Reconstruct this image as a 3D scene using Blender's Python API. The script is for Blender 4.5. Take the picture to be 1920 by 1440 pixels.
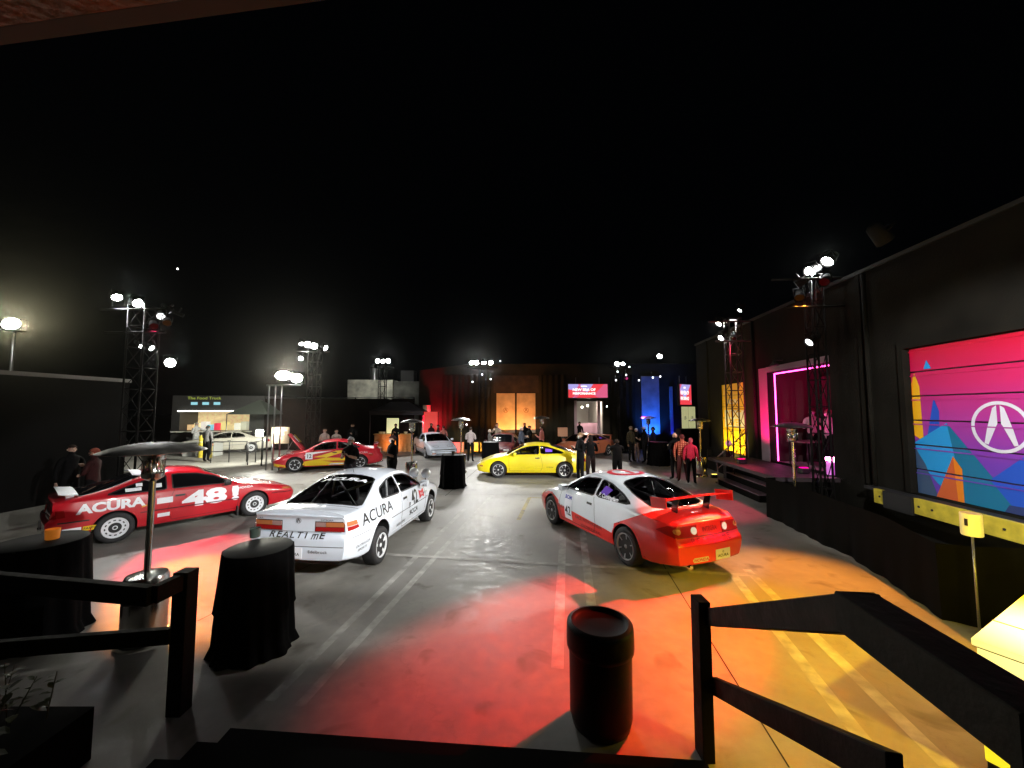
import bpy, bmesh, math, random
from mathutils import Vector, Matrix
from mathutils.bvhtree import BVHTree
PI = math.pi
S = bpy.context.scene
for _o in list(bpy.data.objects): bpy.data.objects.remove(_o)
COL = S.collection
R = math.radians

# ------------------------------------------------------------------ camera
CAM_H = 2.65
PITCH = R(3.8)
cd = bpy.data.cameras.new('camera')
cam = bpy.data.objects.new('camera', cd); COL.objects.link(cam)
cam.location = (0, 0, CAM_H); cam.rotation_euler = (R(90) + PITCH, 0, 0)
cd.sensor_width = 36.0; cd.lens = 13.5; cd.clip_start = 0.05; cd.clip_end = 800
S.camera = cam

# ------------------------------------------------------------------ world (clear night, no moon) and exposure
wd = bpy.data.worlds.new('World'); S.world = wd; wd.use_nodes = True
bg = wd.node_tree.nodes['Background']
bg.inputs[0].default_value = (0.55, 0.7, 1.0, 1); bg.inputs[1].default_value = 0.0006
S.view_settings.view_transform = 'Standard'; S.view_settings.look = 'None'
S.view_settings.exposure = 0.0; S.view_settings.gamma = 1.0
S.view_settings.use_curve_mapping = False
S.render.engine = 'CYCLES'
cy = S.cycles
cy.use_denoising = True; cy.max_bounces = 6; cy.diffuse_bounces = 2; cy.glossy_bounces = 3
cy.transmission_bounces = 4; cy.volume_bounces = 0; cy.transparent_max_bounces = 8
cy.caustics_reflective = False; cy.caustics_refractive = False
cy.sample_clamp_indirect = 4.0; cy.sample_clamp_direct = 0.0
cy.blur_glossy = 0.5

def P(px, py, z=0.0):
    """ground (or height z) point seen at a place of the 1920x1440 photograph"""
    u = (px - 960) / 720.0; v = (720 - py) / 720.0
    dy = math.cos(PITCH) - math.sin(PITCH) * v; dz = math.sin(PITCH) + math.cos(PITCH) * v
    t = (z - CAM_H) / dz
    return Vector((u * t, dy * t, z))
def PD(px, py, D):
    """point at depth D"""
    u = (px - 960) / 720.0; v = (720 - py) / 720.0
    dy = math.cos(PITCH) - math.sin(PITCH) * v; dz = math.sin(PITCH) + math.cos(PITCH) * v
    t = D / dy
    return Vector((u * t, D, CAM_H + dz * t))

# ------------------------------------------------------------------ materials
def mat(name, col, rough=0.6, metal=0.0, coat=0.0, var=0.0, scale=8.0, bump=0.0, bscale=40.0, emit=None, es=0.0, spec=0.5, alpha=None):
    m = bpy.data.materials.new(name); m.use_nodes = True
    nt = m.node_tree; b = nt.nodes['Principled BSDF']
    c = tuple(col) + (1,)
    b.inputs['Base Color'].default_value = c
    b.inputs['Roughness'].default_value = rough; b.inputs['Metallic'].default_value = metal
    b.inputs['Coat Weight'].default_value = coat; b.inputs['Coat Roughness'].default_value = 0.06
    b.inputs['Specular IOR Level'].default_value = spec
    if emit:
        b.inputs['Emission Color'].default_value = tuple(emit) + (1,); b.inputs['Emission Strength'].default_value = es
    tc = None
    if var or bump:
        tc = nt.nodes.new('ShaderNodeTexCoord')
    if var:
        n = nt.nodes.new('ShaderNodeTexNoise'); n.inputs['Scale'].default_value = scale; n.inputs['Detail'].default_value = 6
        nt.links.new(tc.outputs['Object'], n.inputs['Vector'])
        r = nt.nodes.new('ShaderNodeMapRange'); r.inputs[1].default_value = 0.3; r.inputs[2].default_value = 0.7
        r.inputs[3].default_value = 1 - var; r.inputs[4].default_value = 1 + var
        nt.links.new(n.outputs['Fac'], r.inputs['Value'])
        x = nt.nodes.new('ShaderNodeMix'); x.data_type = 'RGBA'; x.blend_type = 'MULTIPLY'; x.inputs[0].default_value = 1
        x.inputs[6].default_value = c
        nt.links.new(r.outputs[0], x.inputs[7]); nt.links.new(x.outputs[2], b.inputs['Base Color'])
        rr = nt.nodes.new('ShaderNodeMapRange'); rr.inputs[1].default_value = 0.3; rr.inputs[2].default_value = 0.7
        rr.inputs[3].default_value = max(0, rough - 0.08); rr.inputs[4].default_value = min(1, rough + 0.1)
        nt.links.new(n.outputs['Fac'], rr.inputs['Value']); nt.links.new(rr.outputs[0], b.inputs['Roughness'])
    if bump:
        n2 = nt.nodes.new('ShaderNodeTexNoise'); n2.inputs['Scale'].default_value = bscale; n2.inputs['Detail'].default_value = 4
        nt.links.new(tc.outputs['Object'], n2.inputs['Vector'])
        bp = nt.nodes.new('ShaderNodeBump'); bp.inputs['Strength'].default_value = bump; bp.inputs['Distance'].default_value = 0.02
        nt.links.new(n2.outputs['Fac'], bp.inputs['Height']); nt.links.new(bp.outputs['Normal'], b.inputs['Normal'])
    return m
def glass_mat(name, tint=(0.02, 0.025, 0.03), mixv=0.45):
    m = bpy.data.materials.new(name); m.use_nodes = True; nt = m.node_tree; nt.nodes.clear()
    o = nt.nodes.new('ShaderNodeOutputMaterial'); mx = nt.nodes.new('ShaderNodeMixShader')
    t = nt.nodes.new('ShaderNodeBsdfTransparent'); t.inputs[0].default_value = (mixv, mixv, mixv, 1)
    g = nt.nodes.new('ShaderNodeBsdfGlossy'); g.inputs['Roughness'].default_value = 0.03
    f = nt.nodes.new('ShaderNodeFresnel'); f.inputs['IOR'].default_value = 1.5
    nt.links.new(f.outputs[0], mx.inputs[0]); nt.links.new(t.outputs[0], mx.inputs[1]); nt.links.new(g.outputs[0], mx.inputs[2])
    nt.links.new(mx.outputs[0], o.inputs[0])
    return m
def emis(name, col, s):
    m = bpy.data.materials.new(name); m.use_nodes = True; nt = m.node_tree; nt.nodes.clear()
    o = nt.nodes.new('ShaderNodeOutputMaterial'); e = nt.nodes.new('ShaderNodeEmission')
    e.inputs[0].default_value = tuple(col) + (1,); e.inputs[1].default_value = s
    nt.links.new(e.outputs[0], o.inputs[0]); return m
def paint(name, col, metal=0.0, rough=0.35):
    return mat(name, col, rough=rough, coat=1.0, metal=metal, var=0.04, scale=3.0)

M = {}
M['black'] = mat('black_plastic', (0.012, 0.012, 0.013), 0.5)
M['gloss_black'] = mat('gloss_black', (0.01, 0.01, 0.012), 0.12)
M['interior'] = mat('interior_trim', (0.025, 0.026, 0.03), 0.8, var=0.2)
M['rubber'] = mat('tyre_rubber', (0.018, 0.018, 0.02), 0.75, bump=0.1, bscale=60)
M['chrome'] = mat('chrome', (0.75, 0.75, 0.76), 0.12, metal=1)
M['gunmetal'] = mat('gunmetal_rim', (0.5, 0.5, 0.52), 0.35, metal=.6)
M['silver'] = mat('silver_rim', (0.62, 0.63, 0.66), 0.35, metal=0.6)
M['white_rim'] = mat('white_rim', (0.75, 0.77, 0.82), 0.4, coat=0.4)
M['glass'] = glass_mat('car_glass', mixv=0.8)
M['clear'] = glass_mat('clear_glass', mixv=0.9)
M['dark_glass'] = mat('dark_glass', (0.004, 0.004, 0.005), 0.06)
M['white_print'] = mat('white_vinyl', (0.82, 0.84, 0.9), 0.4)
M['black_print'] = mat('black_vinyl', (0.01, 0.01, 0.012), 0.4)
M['red_print'] = mat('red_vinyl', (0.5, 0.012, 0.03), 0.4)
M['yellow_print'] = mat('yellow_vinyl', (0.85, 0.6, 0.02), 0.4)
M['blue_print'] = mat('blue_vinyl', (0.03, 0.05, 0.4), 0.4)
M['tail_red'] = mat('red_lens', (0.32, 0.012, 0.012), 0.15, coat=1)
M['tail_amber'] = mat('amber_lens', (0.48, 0.17, 0.06), 0.15, coat=1)
M['lens_clear'] = mat('clear_lens', (0.75, 0.75, 0.75), 0.12, coat=1)
M['seam'] = mat('panel_gap', (0.01, 0.01, 0.01), 0.8)
M['grey_metal'] = mat('grey_metal', (0.3, 0.3, 0.31), 0.4, metal=0.9)

# ------------------------------------------------------------------ object helpers
def tag(o, label=None, cat=None, group=None, kind=None):
    if label: o['label'] = label
    if cat: o['category'] = cat
    if group: o['group'] = group
    if kind: o['kind'] = kind
    return o
def thing(name, label, cat, loc=(0, 0, 0), rz=0.0, group=None):
    o = bpy.data.objects.new(name, None); COL.objects.link(o); o.empty_display_size = 0.2
    o.location = loc; o.rotation_euler = (0, 0, rz)
    return tag(o, label, cat, group)
def link(name, me, parent=None, loc=None, rot=None):
    o = bpy.data.objects.new(name, me); COL.objects.link(o)
    if parent: o.parent = parent
    if loc: o.location = loc
    if rot: o.rotation_euler = rot
    return o
def sharp(me, ang=35):
    me.shade_smooth()
    try: me.set_sharp_from_angle(angle=R(ang))
    except Exception: pass
def obj(name, bm, m, parent=None, smooth=0, loc=None, rot=None):
    me = bpy.data.meshes.new(name); bm.to_mesh(me); bm.free()
    for x in (m if isinstance(m, (list, tuple)) else [m]): me.materials.append(x)
    if smooth: sharp(me, smooth)
    return link(name, me, parent, loc, rot)
def share(src, name, parent, loc=None, rot=None):
    return link(name, src.data, parent, loc, rot)
def copy_tree(o, parent=None):
    c = o.copy(); COL.objects.link(c)
    if parent: c.parent = parent
    for ch in list(o.children): copy_tree(ch, c)
    return c
def box(bm, x0, x1, y0, y1, z0, z1, mi=0, bev=0.0):
    vs = [bm.verts.new((x, y, z)) for z in (z0, z1) for x, y in ((x0, y0), (x1, y0), (x1, y1), (x0, y1))]
    fs = [bm.faces.new([vs[i] for i in f]) for f in ((3, 2, 1, 0), (4, 5, 6, 7), (0, 1, 5, 4), (1, 2, 6, 5), (2, 3, 7, 6), (3, 0, 4, 7))]
    for f in fs: f.material_index = mi
    if bev:
        es = list({e for f in fs for e in f.edges})
        bmesh.ops.bevel(bm, geom=es, offset=bev, segments=2, affect='EDGES', profile=0.5)
    return bm
def NB(): return bmesh.new()
def bar(bm, a, b, r, n=8, r2=None, mi=0, square=False):
    a = Vector(a); b = Vector(b); d = (b - a)
    if d.length < 1e-6: return bm
    d.normalize(); up = Vector((0, 0, 1)) if abs(d.z) < 0.95 else Vector((1, 0, 0))
    s = d.cross(up).normalized(); t = s.cross(d).normalized()
    if square: n = 4
    r2 = r if r2 is None else r2
    off = PI / 4 if square else 0
    k = math.sqrt(2) if square else 1
    A = [bm.verts.new(a + (s * math.cos(off + 2 * PI * i / n) + t * math.sin(off + 2 * PI * i / n)) * r * k) for i in range(n)]
    B = [bm.verts.new(b + (s * math.cos(off + 2 * PI * i / n) + t * math.sin(off + 2 * PI * i / n)) * r2 * k) for i in range(n)]
    for i in range(n):
        f = bm.faces.new((A[i], A[(i + 1) % n], B[(i + 1) % n], B[i])); f.material_index = mi; f.smooth = not square
    bm.faces.new(A[::-1]).material_index = mi; bm.faces.new(B).material_index = mi
    return bm
def lathe(bm, prof, n=24, mi=0, axis='z', c=(0, 0, 0), wob=None):
    """prof: (r, z) points, from one end to the other"""
    rings = []
    cx, cy_, cz = c
    for r, z in prof:
        ring = []
        for i in range(n):
            a = 2 * PI * i / n; rr = r * (wob(a, z) if wob else 1)
            p = (rr * math.cos(a), rr * math.sin(a), z)
            if axis == 'y': p = (p[0], p[2], -p[1])
            if axis == 'x': p = (p[2], p[0], p[1])
            ring.append(bm.verts.new((p[0] + cx, p[1] + cy_, p[2] + cz)))
        rings.append(ring)
    for A, B in zip(rings, rings[1:]):
        for i in range(n):
            f = bm.faces.new((A[i], A[(i + 1) % n], B[(i + 1) % n], B[i])); f.material_index = mi; f.smooth = True
    if prof[0][0] > 1e-4: bm.faces.new(rings[0][::-1]).material_index = mi
    if prof[-1][0] > 1e-4: bm.faces.new(rings[-1]).material_index = mi
    return bm
def inside(poly, x, y):
    c = False; n = len(poly); j = n - 1
    for i in range(n):
        xi, yi = poly[i]; xj, yj = poly[j]
        if (yi > y) != (yj > y) and x < (xj - xi) * (y - yi) / (yj - yi) + xi: c = not c
        j = i
    return c
def nearest(poly, x, y):
    best = None; n = len(poly)
    for i in range(n):
        ax, ay = poly[i]; bx, by = poly[(i + 1) % n]
        dx, dy = bx - ax, by - ay; L = dx * dx + dy * dy
        t = 0 if L < 1e-12 else max(0, min(1, ((x - ax) * dx + (y - ay) * dy) / L))
        qx, qy = ax + t * dx, ay + t * dy; d = math.hypot(qx - x, qy - y)
        if best is None or d < best[0]: best = (d, qx, qy)
    return best
def smooth_poly(poly, it=2, keep=0.25):
    for _ in range(it):
        out = []
        n = len(poly)
        for i in range(n):
            a = poly[i]; b = poly[(i + 1) % n]
            out.append((a[0] + (b[0] - a[0]) * keep, a[1] + (b[1] - a[1]) * keep))
            out.append((a[0] + (b[0] - a[0]) * (1 - keep), a[1] + (b[1] - a[1]) * (1 - keep)))
        poly = out
    return poly
def flat_text(body, size, bold=0.0, sx=1.0, shear=0.0, align='CENTER', spacing=1.0):
    """2D triangle mesh of a text: verts [(x, y)], faces"""
    cu = bpy.data.curves.new('t', 'FONT'); cu.body = body; cu.size = size; cu.offset = bold; cu.align_x = align; cu.align_y = 'CENTER'
    cu.shear = shear; cu.resolution_u = 3; cu.space_character = spacing
    o = bpy.data.objects.new('t', cu); COL.objects.link(o)
    dg = bpy.context.evaluated_depsgraph_get(); me = o.evaluated_get(dg).to_mesh()
    vs = [(v.co.x * sx, v.co.y) for v in me.vertices]; fs = [tuple(p.vertices) for p in me.polygons]
    o.evaluated_get(dg).to_mesh_clear(); bpy.data.objects.remove(o); bpy.data.curves.remove(cu)
    return vs, fs
def mono(keys):
    xs = [k[0] for k in keys]; ys = [k[1] for k in keys]; n = len(xs)
    h = [xs[i + 1] - xs[i] for i in range(n - 1)]; dl = [(ys[i + 1] - ys[i]) / h[i] for i in range(n - 1)]
    m = [dl[0]] + [0 if dl[i - 1] * dl[i] <= 0 else 2 * dl[i - 1] * dl[i] / (dl[i - 1] + dl[i]) for i in range(1, n - 1)] + [dl[-1]]
    def f(x):
        if x <= xs[0]: return ys[0]
        if x >= xs[-1]: return ys[-1]
        for i in range(n - 1):
            if x <= xs[i + 1]: break
        t = (x - xs[i]) / h[i]; t2 = t * t; t3 = t2 * t
        return (2 * t3 - 3 * t2 + 1) * ys[i] + (t3 - 2 * t2 + t) * h[i] * m[i] + (-2 * t3 + 3 * t2) * ys[i + 1] + (t3 - t2) * h[i] * m[i + 1]
    return f
def accent_logo():
    """ring with a caliper-like letter, unit radius: list of (verts, faces)"""
    vs = []; fs = []
    n = 40
    for i in range(n):
        a = 2 * PI * i / n
        vs += [(math.cos(a), math.sin(a)), (0.87 * math.cos(a), 0.87 * math.sin(a))]
    for i in range(n):
        j = (i + 1) % n
        fs.append((2 * i, 2 * j, 2 * j + 1, 2 * i + 1))
    for s in (1, -1):
        b = len(vs)
        leg = [(0.06, 0.84), (0.20, 0.74), (0.44, -0.10), (0.56, -0.66), (0.42, -0.70), (0.20, -0.18), (0.10, 0.06), (0.06, 0.12)]
        vs += [(s * x, y) for x, y in leg]
        q = [(0, 1, 7), (1, 2, 6, 7), (2, 5, 6), (2, 3, 4, 5)]
        fs += [tuple(b + i for i in (f if s > 0 else f[::-1])) for f in q]
    return vs, fs
# ------------------------------------------------------------------ cars
def sect(p, x):
    wm, wb, we = p['w'](x), p['wb'](x), p['we'](x)
    zb, zt, ze, zc = p['zb'](x), p['zt'](x), p['ze'](x), p['zc'](x)
    wm_z = p.get('zm', 0.52)
    pts = []
    for i in range(4): pts.append((wm * 0.86 * i / 4, zb))
    for i in range(5):                                    # rounded sill
        a = PI / 2 * i / 4
        pts.append((wm * 0.86 + wm * 0.09 * math.sin(a), zb + 0.05 - 0.05 * math.cos(a)))
    z0 = zb + 0.05; w0 = wm * 0.95
    m = max(z0 + 0.05, min(wm_z, zt - 0.05))
    for i in range(1, 7):                                 # sill to widest
        t = i / 6; pts.append((w0 + (wm - w0) * math.sin(t * PI / 2), z0 + (m - z0) * t))
    for i in range(1, 13):                                # widest to shoulder
        t = i / 12
        ww = wm + (wb - wm) * (1 - math.cos(t * PI / 2)) ** 1.15
        pts.append((ww, m + (zt - m) * t))
    for i in range(1, 17):                                # shoulder to roof edge
        t = i / 16
        bl = 0.018 * math.sin(t * PI) * min(1, max(0, (ze - zt)) / 0.2)
        pts.append((wb + (we - wb) * t + bl, zt + (ze - zt) * t))
    for i in range(1, 13):                                # edge to centre line
        t = i / 12
        pts.append((we * (1 - t), ze + (zc - ze) * (1 - (1 - t) ** 2.2)))
    return pts
def car_surface(p):
    xs = []
    x0, x1 = p['x0'], p['x1']; n = 150
    for i in range(n + 1):
        t = i / n
        e = 0.5 - 0.5 * math.cos(t * PI); xs.append(x0 + (x1 - x0) * (0.75 * t + 0.25 * e))
    secs = [sect(p, x) for x in xs]
    k = len(secs[0])
    def push(x, y, z):
        tr = max(0, 1 - (x - x0) / 0.45) ** 2 if x < x0 + 0.45 else 0
        tf = max(0, 1 - (x1 - x) / 0.5) ** 2 if x > x1 - 0.5 else 0
        return (x - p['rear'](z) * tr + p['front'](z) * tf, y, z)
    V = []; F = []; idx = {}
    for i, x in enumerate(xs):
        for j, (y, z) in enumerate(secs[i]):
            idx[(i, j, 1)] = len(V); V.append(push(x, y, z))
        for j, (y, z) in enumerate(secs[i]):
            if y < 1e-6: idx[(i, j, -1)] = idx[(i, j, 1)]
            else: idx[(i, j, -1)] = len(V); V.append(push(x, -y, z))
    for i in range(len(xs) - 1):
        for j in range(k - 1):
            a, b, c, d = idx[(i, j, 1)], idx[(i + 1, j, 1)], idx[(i + 1, j + 1, 1)], idx[(i, j + 1, 1)]
            F.append((a, b, c, d))
            a, b, c, d = idx[(i, j, -1)], idx[(i, j + 1, -1)], idx[(i + 1, j + 1, -1)], idx[(i + 1, j, -1)]
            F.append((a, b, c, d))
    for i, sg in ((0, -1), (len(xs) - 1, 1)):             # end caps, bulged across the car
        m = 12; rows = []
        for j in range(k):
            y, z = secs[i][j]
            row = []
            for q in range(m + 1):
                u = -1 + 2 * q / m
                if q == 0: row.append(idx[(i, j, -1)])
                elif q == m: row.append(idx[(i, j, 1)])
                elif y < 1e-6: row.append(idx[(i, j, 1)])
                else:
                    b = push(xs[i], 0, z); row.append(len(V)); V.append((b[0] + sg * p['bulge'] * (1 - u * u) * min(1, y / 0.4), y * u, z))
            rows.append(row)
        for A, B in zip(rows, rows[1:]):
            for q in range(m):
                f = (A[q], A[q + 1], B[q + 1], B[q]) if sg < 0 else (A[q], B[q], B[q + 1], A[q + 1])
                f = tuple(dict.fromkeys(f))
                if len(f) > 2: F.append(f)
    return V, F

class Car:
    def __init__(s, p, name, label, cat, paint_mats, group=None):
        s.p = p; s.root = thing(name, label, cat, group=group)
        V, F = car_surface(p)
        s.V = [Vector(v) for v in V]; s.F = F
        s.bvh = BVHTree.FromPolygons(s.V, s.F)
        s.fm = [0] * len(F); s.paint = paint_mats; s.glass = []
        s.cut_arches(); 
    def hit(s, a, b, view):
        if view in ('L', 'R'):
            sg = 1 if view == 'L' else -1
            o, d = Vector((a, sg * 3, b)), Vector((0, -sg, 0))
        elif view == 'T': o, d = Vector((a, b, 4)), Vector((0, 0, -1))
        elif view == 'B': o, d = Vector((-5, a, b)), Vector((1, 0, 0))
        else: o, d = Vector((5, a, b)), Vector((-1, 0, 0))
        l, n, i, _ = s.bvh.ray_cast(o, d)
        if l is None:
            l, n, i, _ = s.bvh.find_nearest(Vector((a, (0.8 if view == 'L' else -0.8), b)) if view in 'LR' else (Vector((a, b, 1.2)) if view == 'T' else Vector(((-2.2 if view == 'B' else 2.2), a, b))))
        if n.dot(d) > 0: n = -n
        return l, n
    def uv(s, v, view):
        return (v.x, v.z) if view in 'LR' else ((v.x, v.y) if view == 'T' else (v.y, v.z))
    def region(s, poly, view, code, zmin=-1, only=None, snap=0.035):
        """give faces seen inside poly (from view) the code; boundary verts snap on the outline"""
        sel = set()
        for i, f in enumerate(s.F):
            if only is not None and s.fm[i] != only: continue
            c = sum((s.V[k] for k in f), Vector()) / len(f)
            if c.z < zmin: continue
            if view == 'L' and c.y < 0.3 or view == 'R' and c.y > -0.3: continue
            if view == 'T':
                n = (s.V[f[1]] - s.V[f[0]]).cross(s.V[f[2]] - s.V[f[0]])
                if c.z < 0.55: continue
            if view == 'B' and c.x > s.p['x0'] + 0.25 or view == 'F' and c.x < s.p['x1'] - 0.3: continue
            if inside(poly, *s.uv(c, view)): sel.add(i)
        uses = {}
        for i, f in enumerate(s.F):
            for k in f:
                if k not in uses: uses[k] = [0, 0]
                uses[k][1 if i in sel else 0] += 1
        for k, (o, n) in uses.items():
            if o and n:
                a, b = s.uv(s.V[k], view); d, qa, qb = nearest(poly, a, b)
                if d < snap:
                    l, _ = s.hit(qa, qb, view)
                    if (l - s.V[k]).length < 0.12: s.V[k] = l
        for i in sel: s.fm[i] = code
        return sel
    def cut_arches(s):
        p = s.p
        for xc in (p['xf'], p['xr']):
            poly = [(xc + p['ra'] * math.cos(a), p['rw'] + 0.01 + p['ra'] * math.sin(a)) for a in [2 * PI * i / 48 for i in range(48)]]
            for v in 'LR': s.region(poly, v, 99, snap=0.05)
    def window(s, poly, view): s.region(poly, view, 50, snap=0.04); s.glass.append((poly, view))
    def build_body(s, glass=None):
        used = {}
        def sub(codes, mats, name, inset=0.0):
            vm = {}; vs = []; fs = []; mi = []
            for f, c in zip(s.F, s.fm):
                if c not in codes: continue
                g = []
                for k in f:
                    if k not in vm: vm[k] = len(vs); vs.append(s.V[k])
                    g.append(vm[k])
                fs.append(g); mi.append(codes.index(c))
            if not fs: return None
            me = bpy.data.meshes.new(name); me.from_pydata(vs, [], fs)
            for m in mats: me.materials.append(m)
            for pl, q in zip(me.polygons, mi): pl.material_index = q
            bm = bmesh.new(); bm.from_mesh(me); bmesh.ops.recalc_face_normals(bm, faces=bm.faces)
            if inset:
                for v in bm.verts: pass
            bm.to_mesh(me); bm.free(); sharp(me, 40)
            return link(name, me, s.root)
        s.body = sub(list(range(len(s.paint))), s.paint, 'body')
        g = sub([50], [glass or M['glass']], 'window_glass')
        # separate panes
        if g:
            me = g.data; bpy.data.objects.remove(g)
            bm = bmesh.new(); bm.from_mesh(me); seen = set(); bm.faces.ensure_lookup_table()
            for f0 in bm.faces:
                if f0.index in seen: continue
                st = [f0]; comp = []
                seen.add(f0.index)
                while st:
                    f = st.pop(); comp.append(f)
                    for e in f.edges:
                        for h in e.link_faces:
                            if h.index not in seen: seen.add(h.index); st.append(h)
                if len(comp) < 12: continue
                b2 = bmesh.new(); vm = {}
                for f in comp:
                    for v in f.verts:
                        if v not in vm: vm[v] = b2.verts.new(v.co)
                    b2.faces.new([vm[v] for v in f.verts])
                obj('window', b2, glass or M['glass'], s.root, smooth=60)
            bm.free()
        for poly, view in s.glass: s.ribbon(poly + [poly[0]], view, 0.026, M['black'], 'window_trim', 0.004)
    def ribbon(s, line, view, w, m, name='trim', off=0.003, parent=None, both=False):
        pts = []
        for a, b in zip(line, line[1:]):
            L = math.hypot(b[0] - a[0], b[1] - a[1]); n = max(1, int(L / 0.04))
            for i in range(n): pts.append((a[0] + (b[0] - a[0]) * i / n, a[1] + (b[1] - a[1]) * i / n))
        pts.append(line[-1]); bm = NB(); prev = None
        closed = math.hypot(line[0][0] - line[-1][0], line[0][1] - line[-1][1]) < 1e-6
        n = len(pts)
        for i, (a, b) in enumerate(pts):
            q0 = pts[i - 1] if i else (pts[-2] if closed else pts[0]); q1 = pts[i + 1] if i < n - 1 else (pts[1] if closed else pts[-1])
            dx, dy = q1[0] - q0[0], q1[1] - q0[1]; L = math.hypot(dx, dy) or 1
            nx, ny = -dy / L * w / 2, dx / L * w / 2
            row = []
            for sg, o in ((-1, -0.004), (-0.7, off), (0.7, off), (1, -0.004)):
                l, nn = s.hit(a + nx * sg, b + ny * sg, view); row.append(bm.verts.new(l + nn * o))
            if prev:
                for k in range(3): bm.faces.new((prev[k], prev[k + 1], row[k + 1], row[k]))
            prev = row
        return obj(name, bm, m, parent or s.root)
    def patch(s, vs, fs, view, m, name, off=0.004, step=0.06, parent=None, thick=0.0):
        bm = NB(); bv = [bm.verts.new((a, b, 0)) for a, b in vs]
        for f in fs:
            try: bm.faces.new([bv[i] for i in f])
            except ValueError: pass
        bmesh.ops.remove_doubles(bm, verts=bm.verts, dist=1e-5)
        if step and bm.verts:
            for ax in (0, 1):
                lo = min(v.co[ax] for v in bm.verts); hi = max(v.co[ax] for v in bm.verts)
                c = lo + step
                while c < hi:
                    no = [0, 0, 0]; no[ax] = 1; co = [0, 0, 0]; co[ax] = c
                    bmesh.ops.bisect_plane(bm, geom=bm.verts[:] + bm.edges[:] + bm.faces[:], plane_co=co, plane_no=no); c += step
        edge = {v for v in bm.verts if v.is_boundary} if thick else set()
        if thick:
            ext = bmesh.ops.extrude_edge_only(bm, edges=[e for e in bm.edges if e.is_boundary])
            low = {g for g in ext['geom'] if isinstance(g, bmesh.types.BMVert)}
        else: low = set()
        for v in bm.verts:
            l, n = s.hit(v.co.x, v.co.y, view); v.co = l + n * (-0.01 if v in low else off + thick)
        bmesh.ops.recalc_face_normals(bm, faces=bm.faces)
        return obj(name, bm, m, parent or s.root)
    def poly(s, pl, view, m, name, off=0.004, thick=0.0, parent=None, step=0.07):
        return s.patch(pl, [tuple(range(len(pl)))], view, m, name, off, step, parent, thick)
    def text(s, body, c, size, view, m, name='lettering', bold=0.0, sx=1.0, rot=0.0, shear=0.0, off=0.006, spacing=1.0):
        vs, fs = flat_text(body, size, bold, sx, shear, spacing=spacing)
        fl = -1 if view in ('L', 'F') else 1     # mirror where the outline axis runs against reading direction
        # L: +x to the viewer's left ; R: +x right ; B: +y is viewer's left -> mirror ; F: +y right ; T: read from behind
        fl = {'L': -1, 'R': 1, 'B': -1, 'F': 1, 'T': 1}[view]
        cr, sr = math.cos(rot), math.sin(rot)
        if view == 'T': vs = [(c[0] + y * 1, c[1] - x) for x, y in vs]
        else: vs = [(c[0] + fl * (x * cr - y * sr), c[1] + x * sr + y * cr) for x, y in vs]
        return s.patch(vs, fs, view, m, name, off, 0.12 if size > .12 else 0)
    def logo(s, c, r, view, m, off=0.006):
        vs, fs = accent_logo(); vs = [(c[0] + x * r, c[1] + y * r) for x, y in vs]
        return s.patch(vs, fs, view, m, 'emblem', off, 0)
    def wells(s):
        p = s.p
        for xc in (p['xf'], p['xr']):
            for sg in (1, -1):
                n = 20; prev = None; bm = NB()
                for i in range(n + 1):
                    a = -0.35 + (PI + 0.7) * i / n
                    x = xc + (p['ra'] + 0.004) * math.cos(a); z = p['rw'] + 0.01 + (p['ra'] + 0.004) * math.sin(a)
                    z = max(z, p['zb'](0) - 0.01)
                    l, _ = s.hit(x, max(z, 0.27), 'L' if sg > 0 else 'R')
                    yo = abs(l.y) - 0.004
                    cur = [bm.verts.new((x, sg * yo, z)), bm.verts.new((x, sg * (yo - 0.30), z)), bm.verts.new((xc, sg * (yo - 0.30), 0.3))]
                    if prev:
                        bm.faces.new((prev[0], cur[0], cur[1], prev[1])); bm.faces.new((prev[1], cur[1], cur[2], prev[2]))
                    prev = cur
                obj('wheel_well', bm, M['black'], s.root)
        # arch lips
        for xc in (p['xf'], p['xr']):
            a0 = 0.12
            line = [(xc + (p['ra'] + 0.006) * math.cos(a), p['rw'] + 0.01 + (p['ra'] + 0.006) * math.sin(a)) for a in [-a0 + (PI + 2 * a0) * i / 30 for i in range(31)]]
            line = [q for q in line if q[1] > p['zb'](xc) + 0.03]
            for v in 'LR': s.ribbon(line, v, 0.022, s.paint[p.get('lip', 0)], 'arch_lip', 0.006)
    def wheels(s, rim, style):
        p = s.p; t = None
        for xc in (p['xf'], p['xr']):
            for sg in (1, -1):
                l, _ = s.hit(xc, p['rw'] + p['ra'] - 0.01, 'L' if sg > 0 else 'R')
                yo = abs(l.y) - 0.02
                if t is None:
                    t = make_wheel(p['rw'], p.get('rr', 0.2), rim, style, s.root); w = t
                else: w = copy_tree(t, s.root)
                w.location = (xc, sg * yo, p['rw'] - p.get('lift', 0)); w.rotation_euler = (0, random.random() * 2, 0 if sg < 0 else PI)
    def cabin(s, cage=None, seats=True, seat_m=None):
        p = s.p; bm = NB()
        zt = p['zt'](-0.2) - 0.05
        # tub: floor plate just under the belt
        xa, xb = p['cab']
        n = 14
        rows = []
        for i in range(n + 1):
            x = xa + (xb - xa) * i / n; w = p['wb'](x) - 0.035
            rows.append([bm.verts.new((x, y, z)) for y, z in ((-w, p['zt'](x) - 0.03), (-w + 0.1, zt - 0.1), (w - 0.1, zt - 0.1), (w, p['zt'](x) - 0.03))])
        for A, B in zip(rows, rows[1:]):
            for k in range(3): bm.faces.new((A[k], A[k + 1], B[k + 1], B[k]))
        bm.faces.new(rows[0]); bm.faces.new(rows[-1])
        obj('cabin_tub', bm, M['interior'], s.root)
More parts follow.
